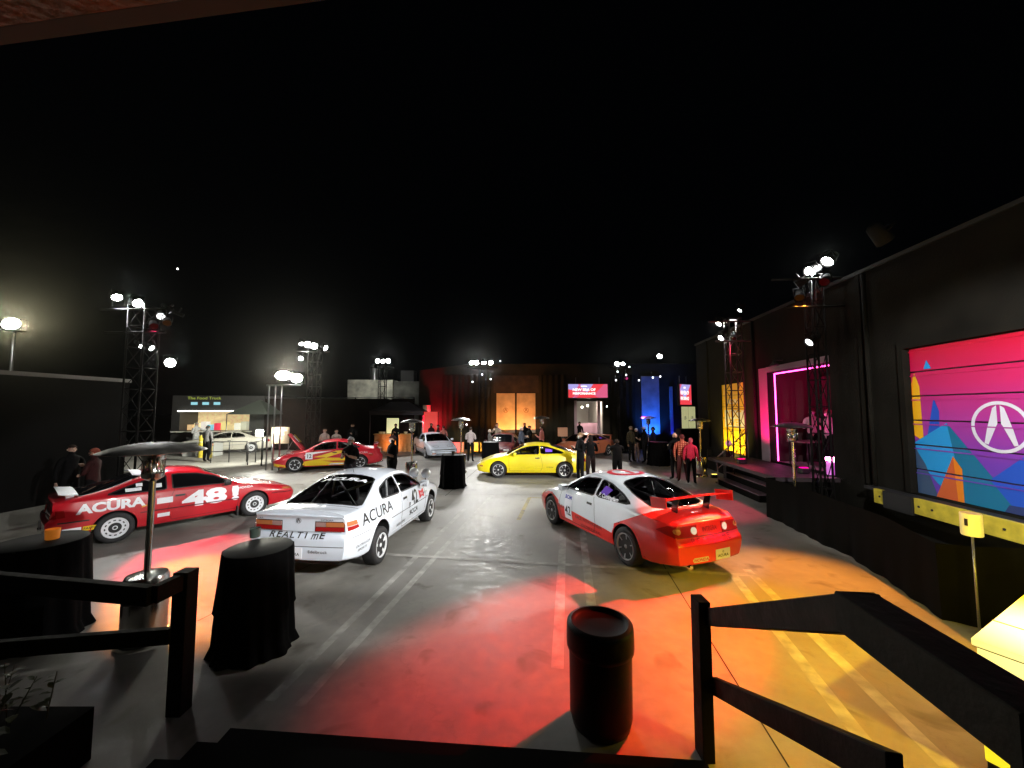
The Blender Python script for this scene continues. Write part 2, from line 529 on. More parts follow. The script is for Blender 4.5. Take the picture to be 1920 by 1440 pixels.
        if seats:
            for sy in (0.36, -0.36):
                b = NB(); box(b, -0.28, -0.13, sy - 0.21, sy + 0.21, zt - 0.12, zt + 0.16, bev=0.05); o = obj('seat', b, seat_m or M['interior'], s.root, smooth=40)
                b = NB(); box(b, -0.27, -0.19, sy - 0.12, sy + 0.12, zt + 0.15, zt + 0.30, bev=0.04); obj('headrest', b, seat_m or M['interior'], o, smooth=40)
            b = NB()
            N = 20
            for i in range(N):
                a, c = 2 * PI * i / N, 2 * PI * (i + 1) / N
                q = lambda a: (0.38 + 0.06 * math.sin(a), 0.36 + 0.18 * math.cos(a), zt + 0.02 + 0.17 * math.sin(a))
                bar(b, q(a), q(c), 0.014, 6)
            obj('steering_wheel', b, M['gloss_black'], s.root)
            b = NB(); box(b, 0.5, xb - 0.05, -0.62, 0.62, zt - 0.1, zt + 0.03, bev=0.03); obj('dashboard', b, M['interior'], s.root, smooth=40)
        if cage:
            b = NB(); r = 0.02; wb = 0.56; we = p['we'](-0.3) - 0.07; zr = p['ze'](-0.3) - 0.04
            A, B = (-0.45, wb, zt), (-0.42, we, zr); A2, B2 = (-0.45, -wb, zt), (-0.42, -we, zr)
            F_, F2 = (0.3, we, zr - 0.03), (0.3, -we, zr - 0.03)
            G, G2 = (0.85, wb + 0.08, zt), (0.85, -wb - 0.08, zt); K, K2 = (-1.35, 0.5, zt - 0.05), (-1.35, -0.5, zt - 0.05)
            for a, c in ((A, B), (A2, B2), (B, B2), (B, F_), (B2, F2), (F_, F2), (F_, G), (F2, G2), (B, K), (B2, K2), (A, B2), (B, K2)): bar(b, a, c, r)
            obj('roll_cage', b, cage, s.root)
    def mirrors(s, x, m, z=None):
        z = z or s.p['zt'](x) + 0.05
        for v, sg in (('L', 1), ('R', -1)):
            l, _ = s.hit(x, z, v)
            b = NB(); box(b, x - 0.09, x + 0.05, l.y + sg * 0.05 if sg > 0 else l.y - 0.22, l.y + 0.22 if sg > 0 else l.y - 0.05, z - 0.03, z + 0.10, bev=0.03)
            o = obj('mirror', b, m, s.root, smooth=40)
            b = NB(); box(b, x - 0.03, x + 0.03, min(l.y, l.y + sg * 0.07), max(l.y, l.y + sg * 0.07), z - 0.02, z + 0.02); obj('mirror_arm', b, M['black'], o)
            b = NB(); y0 = l.y + sg * 0.135; box(b, x - 0.094, x - 0.091, y0 - 0.065, y0 + 0.065, z - 0.005, z + 0.075); obj('mirror_face', b, M['chrome'], o)
    def plate(s, view, c, w=0.30, h=0.15, words='ACURA'):
        l, n = s.hit(c[0], c[1], view); sg = -1 if view == 'B' else 1
        x = l.x + sg * 0.012
        b = NB(); box(b, x - 0.004, x + 0.004, c[0] - w / 2, c[0] + w / 2, c[1] - h / 2, c[1] + h / 2); o = obj('licence_plate', b, M['white_print'], s.root)
        vs, fs = flat_text(words, 0.055, 0.001, 1.2); b = NB()
        vv = [b.verts.new((x + sg * 0.006, c[0] + (sg) * a, c[1] - 0.02 + bb)) for a, bb in vs]
        for f in fs: b.faces.new([vv[i] for i in f])
        obj('plate_lettering', b, M['black_print'], o)
        b = NB()
        v1, f1 = accent_logo(); vv = [b.verts.new((x + sg * 0.006, c[0] + a * 0.018, c[1] + 0.035 + bb * 0.018)) for a, bb in v1]
        for f in f1: b.faces.new([vv[i] for i in f])
        obj('plate_emblem', b, M['black_print'], o)
    def place(s, pr, pf, side):
        """wheel contacts of the visible side (rear, front)"""
        d = (pf - pr); yaw = math.atan2(d.y, d.x); mid = (pr + pf) / 2
        l, _ = s.hit(s.p['xf'], s.p['rw'] + s.p['ra'] - 0.01, 'L'); half = l.y - 0.1
        nrm = Vector((-math.sin(yaw), math.cos(yaw), 0))
        c = mid - nrm * half * (1 if side == 'L' else -1)
        c -= Vector((math.cos(yaw), math.sin(yaw), 0)) * (s.p['xf'] + s.p['xr']) / 2
        s.root.location = (c.x, c.y, s.p.get('lift', 0)); s.root.rotation_euler = (0, 0, yaw)

def make_wheel(rw, rr, rim, style, parent):
    root = NB(); w = 0.10
    # tyre: lathe round y, outer face towards -y
    lathe(root, [(rr, -0.01), (rr + 0.012, -0.028), (rw - 0.045, -0.03), (rw - 0.012, -0.018), (rw, 0.01), (rw, 0.165), (rw - 0.03, 0.19), (rr, 0.19)], 40, axis='y')
    ty = obj('wheel', root, M['rubber'], parent)
    b = NB()
    lathe(b, [(rr + 0.004, -0.030), (rr + 0.001, -0.036), (rr - 0.012, -0.030), (rr - 0.02, 0.0), (rr - 0.025, 0.12)], 40, axis='y')
    for f in [f for f in b.faces if len(f.verts) > 8]: b.faces.remove(f)
    obj('rim', b, rim, ty)
    b = NB(); lathe(b, [(0.001, 0.07), (rr - 0.02, 0.07), (rr - 0.02, 0.08), (0.001, 0.08)], 24, axis='y'); obj('brake_disc', b, M['black'], ty)
    b = NB()
    if style == 'slots':
        n = 24
        # dished disc with 12 slots near the rim
        radii = [(0.001, -0.012), (0.035, -0.014), (0.05, -0.004), (rr * 0.66, -0.014), (rr * 0.69, -0.014), (rr * 0.80, -0.014), (rr * 0.83, -0.014), (rr - 0.008, -0.02)]
        N = 72; rings = []
        for r, y in radii:
            rings.append([b.verts.new((r * math.cos(2 * PI * i / N), y, r * math.sin(2 * PI * i / N))) for i in range(N)])
        for k, (A, B) in enumerate(zip(rings, rings[1:])):
            for i in range(N):
                if k == 4 and i % 6 in (0, 1, 2): continue
                b.faces.new((A[i], A[(i + 1) % N], B[(i + 1) % N], B[i]))
        obj('spokes', b, rim, ty, smooth=30)
        b = NB(); lathe(b, [(0.001, -0.03), (0.022, -0.03), (0.026, -0.01)], 16, axis='y'); obj('hub_cap', b, M['black'], ty)
        return ty
    ns = {'five': 5, 'six': 6, 'star': 5, 'seven': 7}[style]
    for i in range(ns):
        a = 2 * PI * i / ns
        w0, w1 = {'five': (0.045, 0.075), 'six': (0.024, 0.022), 'star': (0.05, 0.038), 'seven': (0.03, 0.03)}[style]
        pr = [(0.02, w0 * 0.8, 0.0), (rr * 0.35, w0, -0.004), (rr * 0.7, (w0 + w1) / 2, -0.014), (rr - 0.006, w1 * 1.15, -0.026)]
        prev = None
        for r, ww, y in pr:
            cur = []
            for t, yy in ((-ww / 2, y + 0.02), (-ww * 0.36, y), (ww * 0.36, y), (ww / 2, y + 0.02)):
                x = r * math.cos(a) - t * math.sin(a); z = r * math.sin(a) + t * math.cos(a); cur.append(b.verts.new((x, yy, z)))
            if prev:
                for k in range(3): b.faces.new((prev[k], prev[k + 1], cur[k + 1], cur[k]))
            prev = cur
    bmesh.ops.recalc_face_normals(b, faces=b.faces)
    obj('spokes', b, rim, ty, smooth=30)
    b = NB(); lathe(b, [(0.001, -0.02), (0.03, -0.018), (0.036, 0.0), (0.06, 0.012), (0.06, 0.05)], 18, axis='y'); obj('hub_cap', b, rim, ty)
    return ty

def prof_coupe():          # rounded 1990s liftback coupe
    p = dict(x0=-2.16, x1=2.10, xf=1.285, xr=-1.285, rw=0.305, ra=0.345, rr=0.208, bulge=0.05, cab=(-1.6, 0.95), zm=0.50)
    p['w'] = mono([(-2.16, .66), (-2.05, .755), (-1.8, .815), (-1.2, .85), (0, .848), (1.2, .845), (1.7, .80), (1.95, .72), (2.05, .62), (2.10, .50)])
    p['zb'] = mono([(-2.16, .27), (-1.7, .20), (1.6, .18), (2.10, .22)])
    p['zt'] = mono([(-2.16, .80), (-1.95, .86), (-1.2, .885), (-.4, .87), (.8, .83), (1.3, .77), (1.75, .66), (2.0, .56), (2.10, .50)])
    p['wb'] = mono([(-2.16, .61), (-1.9, .735), (-1.2, .785), (0, .80), (.9, .775), (1.4, .74), (1.8, .68), (2.02, .56), (2.10, .42)])
    p['zc'] = mono([(-2.16, .865), (-1.98, .93), (-1.75, .965), (-1.2, 1.17), (-.7, 1.285), (-.25, 1.32), (.2, 1.28), (.55, 1.13), (1.02, .90), (1.5, .80), (1.85, .68), (2.04, .58), (2.10, .53)])
    p['ze'] = mono([(-2.16, .84), (-1.9, .90), (-1.6, .955), (-1.15, 1.09), (-.75, 1.195), (-.25, 1.245), (.2, 1.205), (.55, 1.075), (.98, .86), (1.5, .765), (1.85, .655), (2.04, .56), (2.10, .51)])
    p['we'] = mono([(-2.16, .56), (-1.9, .62), (-1.4, .60), (-.7, .555), (0, .56), (.5, .60), (.98, .70), (1.5, .62), (1.9, .52), (2.10, .34)])
    p['rear'] = mono([(.2, .0), (.3, .07), (.55, .09), (.62, .04), (.8, .0), (.95, .02)])
    p['front'] = mono([(.15, -.04), (.25, .03), (.42, .06), (.55, .0), (.8, 0)])
    return p
def prof_notch():          # 1990 liftback, squarer tail
    p = prof_coupe()
    p.update(x0=-2.18, x1=2.08, xf=1.275, xr=-1.275, rw=0.295, ra=0.335, rr=0.19, bulge=0.03, zm=0.50)
    p['w'] = mono([(-2.18, .74), (-2.10, .80), (-1.9, .83), (-1.2, .85), (0, .85), (1.2, .845), (1.75, .81), (1.98, .75), (2.04, .70), (2.08, .62)])
    p['zb'] = mono([(-2.18, .29), (-1.7, .21), (1.6, .19), (2.08, .24)])
    p['zt'] = mono([(-2.18, .87), (-2.0, .885), (-1.2, .875), (-.4, .85), (.8, .80), (1.3, .75), (1.8, .67), (2.02, .62), (2.08, .58)])
    p['wb'] = mono([(-2.18, .70), (-2.0, .765), (-1.2, .79), (0, .80), (.9, .785), (1.4, .76), (1.8, .72), (2.02, .66), (2.08, .58)])
    p['zc'] = mono([(-2.18, .925), (-2.08, .945), (-1.80, .955), (-1.70, .965), (-1.2, 1.15), (-.75, 1.285), (-.3, 1.325), (.15, 1.285), (.5, 1.14), (1.0, .87), (1.5, .79), (1.85, .71), (2.04, .645), (2.08, .60)])
    p['ze'] = mono([(-2.18, .905), (-2.0, .92), (-1.66, .925), (-1.2, 1.07), (-.75, 1.20), (-.3, 1.25), (.15, 1.21), (.5, 1.08), (.96, .83), (1.5, .765), (1.85, .69), (2.04, .63), (2.08, .585)])
    p['we'] = mono([(-2.18, .66), (-1.95, .70), (-1.66, .72), (-1.2, .635), (-.7, .575), (0, .575), (.5, .62), (.96, .72), (1.5, .68), (1.9, .60), (2.08, .5)])
    p['rear'] = mono([(.2, -.02), (.3, .03), (.45, .06), (.60, .06), (.66, .0), (.85, .0), (.92, .03), (.97, .0)])
    p['front'] = mono([(.15, -.04), (.25, .03), (.42, .06), (.55, .02), (.8, 0)])
    return p
def prof_wedge():          # 1986 three-door hatch with pop-up lights, boxier and lower nose
    p = prof_coupe()
    p.update(x0=-2.05, x1=2.16, xf=1.225, xr=-1.225, rw=0.295, ra=0.33, rr=0.195, bulge=0.03, zm=0.52, cab=(-1.5, 0.9))
    p['w'] = mono([(-2.05, .73), (-1.95, .79), (-1.7, .815), (-1.2, .83), (0, .83), (1.2, .825), (1.8, .79), (2.05, .74), (2.12, .68), (2.16, .60)])
    p['zb'] = mono([(-2.05, .30), (-1.6, .21), (1.6, .19), (2.16, .24)])
    p['zt'] = mono([(-2.05, .88), (-1.9, .90), (-1.2, .89), (-.4, .87), (.8, .84), (1.3, .77), (1.8, .66), (2.1, .58), (2.16, .55)])
    p['wb'] = mono([(-2.05, .69), (-1.8, .76), (-1.2, .785), (0, .79), (.9, .775), (1.4, .75), (1.8, .71), (2.08, .65), (2.16, .56)])
    p['zc'] = mono([(-2.05, .93), (-1.97, .95), (-1.80, .965), (-1.3, 1.13), (-.8, 1.29), (-.35, 1.335), (.1, 1.30), (.45, 1.16), (.95, .89), (1.4, .80), (1.85, .69), (2.1, .60), (2.16, .565)])
    p['ze'] = mono([(-2.05, .91), (-1.9, .93), (-1.3, 1.05), (-.8, 1.21), (-.35, 1.26), (.1, 1.23), (.45, 1.10), (.92, .86), (1.4, .775), (1.85, .67), (2.1, .59), (2.16, .555)])
    p['we'] = mono([(-2.05, .65), (-1.8, .70), (-1.3, .62), (-.7, .565), (0, .565), (.5, .62), (.92, .72), (1.4, .69), (1.9, .62), (2.16, .50)])
    p['rear'] = mono([(.2, .0), (.3, .06), (.55, .08), (.62, .02), (.85, .0), (.95, .0)])
    p['front'] = mono([(.15, -.04), (.25, .03), (.42, .07), (.5, .03), (.58, .0)])
    return p
def prof_sedan():          # large two-door coupe/sedan with a boot
    p = prof_notch()
    p.update(x0=-2.35, x1=2.30, xf=1.36, xr=-1.36, rw=0.31, ra=0.345, rr=0.2, cab=(-1.25, 0.95))
    p['w'] = mono([(-2.35, .72), (-2.2, .82), (-1.2, .87), (0, .87), (1.3, .86), (2.0, .80), (2.25, .72), (2.30, .60)])
    p['zb'] = mono([(-2.35, .28), (-1.7, .21), (1.6, .2), (2.30, .25)])
    p['zt'] = mono([(-2.35, .88), (-1.8, .93), (-.4, .90), (.8, .86), (1.6, .80), (2.15, .70), (2.30, .62)])
    p['wb'] = mono([(-2.35, .66), (-2.0, .76), (0, .81), (1.2, .79), (2.0, .73), (2.30, .55)])
    p['zc'] = mono([(-2.35, .92), (-2.2, .96), (-1.6, 1.0), (-1.0, 1.24), (-.7, 1.33), (-.3, 1.365), (.15, 1.33), (.5, 1.18), (1.0, .92), (1.6, .86), (2.1, .76), (2.30, .66)])
    p['ze'] = mono([(-2.35, .90), (-2.0, .945), (-1.55, .96), (-1.0, 1.16), (-.7, 1.25), (-.3, 1.29), (.15, 1.25), (.5, 1.12), (.98, .88), (1.6, .83), (2.1, .74), (2.30, .64)])
    p['we'] = mono([(-2.35, .62), (-2.0, .70), (-1.55, .71), (-1.0, .60), (-.3, .58), (.5, .62), (.98, .73), (1.6, .70), (2.1, .62), (2.30, .48)])
    return p
# windows: outlines in (x, z) from the side and (x, y) from above
def win_coupe(c, quarter=True):
    door = smooth_poly([(.80, .895), (.40, 1.105), (.12, 1.185), (-.22, 1.215), (-.30, 1.21), (-.30, .92), (.30, .905)], 1, .08)
    qt = smooth_poly([(-.36, 1.21), (-.62, 1.18), (-1.0, 1.075), (-1.30, .955), (-.36, .925)], 1, .1)
    for v in 'LR': c.window(door, v); c.window(qt, v)
    ws = smooth_poly([(.98, -.60), (1.01, 0), (.98, .60), (.46, .555), (.28, .50), (.30, 0), (.28, -.50), (.46, -.555)], 1, .08)
    c.window(ws, 'T')
    bl = smooth_poly([(-.78, -.47), (-.74, 0), (-.78, .47), (-1.2, .555), (-1.6, .55), (-1.72, .35), (-1.76, 0), (-1.72, -.35), (-1.6, -.55), (-1.2, -.555)], 1, .12)
    c.window(bl, 'T')
def win_notch(c):
    door = smooth_poly([(.78, .865), (.42, 1.08), (.10, 1.175), (-.24, 1.205), (-.33, 1.20), (-.33, .90), (.30, .88)], 1, .06)
    qt = smooth_poly([(-.39, 1.20), (-.60, 1.185), (-.98, 1.09), (-1.06, 1.03), (-1.10, .935), (-.39, .90)], 1, .08)
    for v in 'LR': c.window(door, v); c.window(qt, v)
    ws = smooth_poly([(.94, -.63), (.98, 0), (.94, .63), (.42, .57), (.26, .52), (.28, 0), (.26, -.52), (.42, -.57)], 1, .08)
    c.window(ws, 'T')
    bl = smooth_poly([(-.80, -.48), (-.78, 0), (-.80, .48), (-1.2, .58), (-1.60, .655), (-1.68, .60), (-1.70, 0), (-1.68, -.60), (-1.60, -.655), (-1.2, -.58)], 1, .08)
    c.window(bl, 'T')
def win_wedge(c):
    door = smooth_poly([(.76, .895), (.40, 1.09), (.08, 1.185), (-.25, 1.215), (-.36, 1.21), (-.36, .925), (.30, .91)], 1, .05)
    qt = smooth_poly([(-.46, 1.205), (-.66, 1.185), (-1.0, 1.085), (-1.36, .95), (-1.20, .93), (-.46, .925)], 1, .06)
    for v in 'LR': c.window(door, v); c.window(qt, v)
    ws = smooth_poly([(.90, -.63), (.93, 0), (.90, .63), (.40, .57), (.24, .52), (.26, 0), (.24, -.52), (.40, -.57)], 1, .08)
    c.window(ws, 'T')
    bl = smooth_poly([(-.86, -.47), (-.83, 0), (-.86, .47), (-1.3, .57), (-1.72, .61), (-1.76, 0), (-1.72, -.61), (-1.3, -.57)], 1, .08)
    c.window(bl, 'T')
def win_sedan(c):
    door = smooth_poly([(.80, .925), (.40, 1.12), (.10, 1.215), (-.22, 1.24), (-.30, 1.24), (-.30, .95), (.3, .94)], 1, .06)
    qt = smooth_poly([(-.36, 1.24), (-.66, 1.22), (-.92, 1.11), (-1.02, 1.0), (-.98, .965), (-.36, .95)], 1, .08)
    for v in 'LR': c.window(door, v); c.window(qt, v)
    ws = smooth_poly([(.94, -.63), (.98, 0), (.94, .63), (.42, .57), (.26, .52), (.28, 0), (.26, -.52), (.42, -.57)], 1, .08)
    c.window(ws, 'T')
    bl = smooth_poly([(-.78, -.49), (-.76, 0), (-.78, .49), (-1.2, .58), (-1.44, .62), (-1.5, 0), (-1.44, -.62), (-1.2, -.58)], 1, .08)
    c.window(bl, 'T')
def seams(c, x_front=.88, x_rear=-.42, hatch=-1.72, hood=1.02, zlow=.27, hoodw=.66):
    zt = c.p['zt']
    for v in 'LR':
        c.ribbon([(x_front - .02, zt(x_front) - .02), (x_front, .62), (x_front - .03, zlow), (x_rear + .06, zlow), (x_rear - .02, .45), (x_rear + .03, .75), (x_rear + .09, zt(x_rear) + .03)], v, .009, M['seam'], 'door_seam', .002)
        s = -1
        c.ribbon([(x_rear + .10, .765), (x_rear + .27, .765)], v, .045, M['black'], 'door_handle', .012)
    nose = c.p['x1'] - .06
    c.ribbon([(hood, -hoodw), (hood + .4, -hoodw - .01), (nose - .25, -hoodw + .12), (nose - .1, -hoodw * .6), (nose - .06, 0), (nose - .1, hoodw * .6), (nose - .25, hoodw - .12), (hood + .4, hoodw + .01), (hood, hoodw)], 'T', .009, M['seam'], 'bonnet_seam', .002)
def oval(cx, cz, rx, rz, n=18): return [(cx + rx * math.cos(2 * PI * i / n), cz + rz * math.sin(2 * PI * i / n)) for i in range(n)]
def rect(a0, b0, a1, b1): return [(a0, b0), (a1, b0), (a1, b1), (a0, b1)]
def wing(c, x, z, w, chord, m, posts, postm, ends=True, h0=None, pillar_x=None):
    b = NB(); pr = [(0, 0), (.03, .018), (chord * .5, .03), (chord, .05), (chord, .04), (chord * .5, .0)]
    prev = None
    for i in range(13):
        t = -1 + 2 * i / 12; y = t * w; lift = .012 * (1 - t * t)
        cur = [b.verts.new((x - u + chord / 2, y, z + q + lift)) for u, q in pr]
        if prev:
            for k in range(len(pr)): b.faces.new((prev[k], prev[(k + 1) % 6], cur[(k + 1) % 6], cur[k]))
        else: b.faces.new(cur[::-1])
        prev = cur
    b.faces.new(prev)
    o = obj('rear_wing', b, m, c.root, smooth=40)
    if ends:
        for sg in (1, -1):
            b = NB(); y = sg * (w + .006)
            pts = [(x + chord * .72, z + .06), (x - chord * .66, z + .10), (x - chord * .70, z - .06), (x + chord * .60, z - .10)]
            A = [b.verts.new((u, y - .009, q)) for u, q in pts]; B = [b.verts.new((u, y + .009, q)) for u, q in pts]
            b.faces.new(A); b.faces.new(B[::-1])
            for k in range(4): b.faces.new((A[k], B[k], B[(k + 1) % 4], A[(k + 1) % 4]))
            bmesh.ops.recalc_face_normals(b, faces=b.faces); obj('end_plate', b, m, o)
    for y in posts:
        l, _ = c.hit(x + (pillar_x or 0), y, 'T')
        b = NB(); A = [(l.x + .10, y, l.z - .01), (l.x - .02, y, l.z - .01), (x - .04, y, z + .02), (x + .06, y, z + .01)]
        Aa = [b.verts.new((u, v - .012, q)) for u, v, q in A]; Bb = [b.verts.new((u, v + .012, q)) for u, v, q in A]
        b.faces.new(Aa); b.faces.new(Bb[::-1])
        for k in range(4): b.faces.new((Aa[k], Bb[k], Bb[(k + 1) % 4], Aa[(k + 1) % 4]))
        bmesh.ops.recalc_face_normals(b, faces=b.faces); obj('wing_post', b, postm, o)
def exhaust(c, y=.45):
    b = NB(); x = c.p['x0'] - .1; lathe(b, [(.03, x - .02), (.038, x - .02), (.038, x + .2), (.03, x + .2)], 16, axis='x', c=(0, y, .25)); obj('exhaust_tip', b, M['chrome'], c.root)
def underbody(c):
    b = NB(); box(b, c.p['x0'] + .15, c.p['x1'] - .25, -.55, .55, .17, .24); obj('underbody', b, M['black'], c.root)
def common(c, rim, style, cage=None, glass=None, seat=None):
    c.build_body(glass); c.wells(); c.wheels(rim, style); c.cabin(cage=cage, seat_m=seat); underbody(c); exhaust(c)

GRP = None
def white_race_car():
    wp = paint('white_paint', (.70, .76, .86)); p_ = prof_notch(); p_['lift'] = .07; c = Car(p_, 'race_car', 'white race coupe with black number 42 and lettering on its side and tail', 'race car', [wp])
    win_notch(c); common(c, M['white_rim'], 'five', cage=mat('cage_white', (.5, .52, .55), .4), glass=M['glass']); seams(c)
    x0 = c.p['x0']
    for sg in (1, -1):
        ys = (.27 * sg, .70 * sg); lo, hi = min(ys), max(ys)
        c.poly(rect(lo - .01, .690, hi + .01, .835), 'B', M['black'], 'lamp_surround', .003)
        r_ = c.poly(rect(lo, .698, hi, .756), 'B', M['tail_red'], 'taillight', .006, .006)
        c.poly(rect(lo + (.16 if sg > 0 else 0), .762, hi - (0 if sg > 0 else .16), .825), 'B', M['tail_amber'], 'indicator', .006, .006)
        c.poly(rect(*((lo, .762, lo + .15, .825) if sg > 0 else (hi - .15, .762, hi, .825))), 'B', mat('smoked_lens', (.35, .22, .2), .2, coat=1), 'reversing_light', .006, .006)
        v = 'L' if sg > 0 else 'R'
        c.poly([(x0 + .02, .698), (x0 + .22, .71), (x0 + .20, .756), (x0 + .02, .756)], v, M['tail_red'], 'side_taillight', .004, .004)
        c.poly([(x0 + .02, .762), (x0 + .20, .762), (x0 + .18, .825), (x0 + .02, .825)], v, M['tail_amber'], 'side_indicator', .004, .004)
        c.poly([(1.93, .56), (2.06, .55), (2.06, .62), (1.9, .65)], v, M['lens_clear'], 'corner_light', .004, .004)
        for z in (.30, .56):
            c.ribbon([(-.88, z), (.88, z - .01)], v, .012, M['seam'] if z > .5 else wp, 'side_moulding', .003)
        c.ribbon([(-2.15, .60), (-1.65, .585)], v, .008, M['seam'], 'bumper_seam', .002)
        c.text('ACURA', (-1.34, .765), .25, v, M['black_print'], bold=.002, sx=1.25)
        c.text('42', (.24, .68), .37, v, M['black_print'], bold=.006, sx=.9)
        c.text('P', (-.04, .58), .16, v, M['black_print'])
        c.text('SCCA', (.16, .44), .13, v, M['black_print'], sx=1.35, bold=.002)
        c.text('REALTIME', (-.45, .36), .07, v, M['black_print'], sx=1.3)
        c.text('OUTRIGGER', (-1.86, .44), .055, v, M['black_print'], sx=1.3)
        c.text('SPORTS', (-1.86, .37), .055, v, M['black_print'], sx=1.3)
        c.text('BOSCH', (.88, .66), .06, v, M['black_print'], sx=1.2); c.text('KONI', (.9, .56), .06, v, M['black_print'], sx=1.2)
        bow = [(.50, .77), (.64, .73), (.78, .77), (.78, .59), (.64, .63), (.50, .59)]
        c.poly(bow, v, M['red_print'], 'bow_tie_sticker', .005)
        c.text('Bud', (.64, .68), .08, v, M['white_print'], off=.008)
    for i, ch in enumerate('REALTImE'): c.text(ch, ((3.5 - i + (.15 if i < 5 else -.1)) * .108 + (.03 if i == 5 else 0), .635), .105 if ch != 'm' else .13, 'B', M['black_print'], bold=.0015, sx=1.5 if ch != 'm' else 1.1)
    c.logo((0.0, .84), .04, 'B', M['black_print'])
    c.text('ACURA', (.66, .855), .035, 'B', M['black_print'], sx=1.3); c.text('INTEGRA', (-.44, .855), .035, 'B', M['black_print'], sx=1.3)
    c.text('Edelbrock', (-.34, .42), .06, 'B', M['black_print'], sx=1.2)
    c.text('ACURA', (-.98, 0), .13, 'T', M['white_print'], bold=.006, sx=1.9, shear=.25)
    c.ribbon([(-.72, .49), (.72, .49)], 'B', .012, M['seam'], 'bumper_groove', .002)
    c.ribbon([(-.66, .682), (.66, .682)], 'B', .008, M['seam'], 'hatch_seam', .002)
    c.ribbon([(-1.76, -.68), (-1.76, .68)], 'T', .01, M['seam'], 'hatch_seam', .002)
    c.plate('B', (.04, .40))
    b = NB()                                                # low spoiler lip
    prev = None
    for i in range(13):
        y = -.70 + 1.4 * i / 12; l, _ = c.hit(-2.06, y, 'T'); k = .035 * (1 - (abs(y) / .72) ** 4)
        cur = [b.verts.new((-1.92, y, l.z + .004)), b.verts.new((-2.08, y, l.z + k + .01)), b.verts.new((-2.20, y, l.z + k + .012)), b.verts.new((-2.20, y, l.z - .02))]
        if prev:
            for q in range(3): b.faces.new((prev[q], prev[q + 1], cur[q + 1], cur[q]))
        prev = cur
    obj('spoiler', b, wp, c.root, smooth=50)
    b = NB(); bar(b, (-.66, 0, 1.28), (-.72, 0, 1.40), .004); obj('antenna', b, M['black'], c.root)
    b = NB(); bar(b, (-.72, 0, 1.40), (-.80, 0, 1.47), .003); obj('antenna_mast', b, M['black'], c.root)
    c.mirrors(.66, wp)
    for y in (.10, .46, -.26, -.62):                       # raised round driving lamps on the bonnet
        if y in (-.26, .10): pass
    for y in (-.56, -.26):
        l, _ = c.hit(1.62, y, 'T'); b = NB(); lathe(b, [(.001, 0), (.07, .012), (.115, .05), (.12, .07), (.115, .075), (.001, .085)], 20, axis='x', c=(1.62, y, l.z + .18)); o = obj('driving_lamp', b, M['silver'], c.root)
        b = NB(); bar(b, (1.66, y, l.z - .01), (1.66, y, l.z + .08), .012); obj('lamp_bracket', b, M['black'], o)
    # helmet hanging inside
    return c
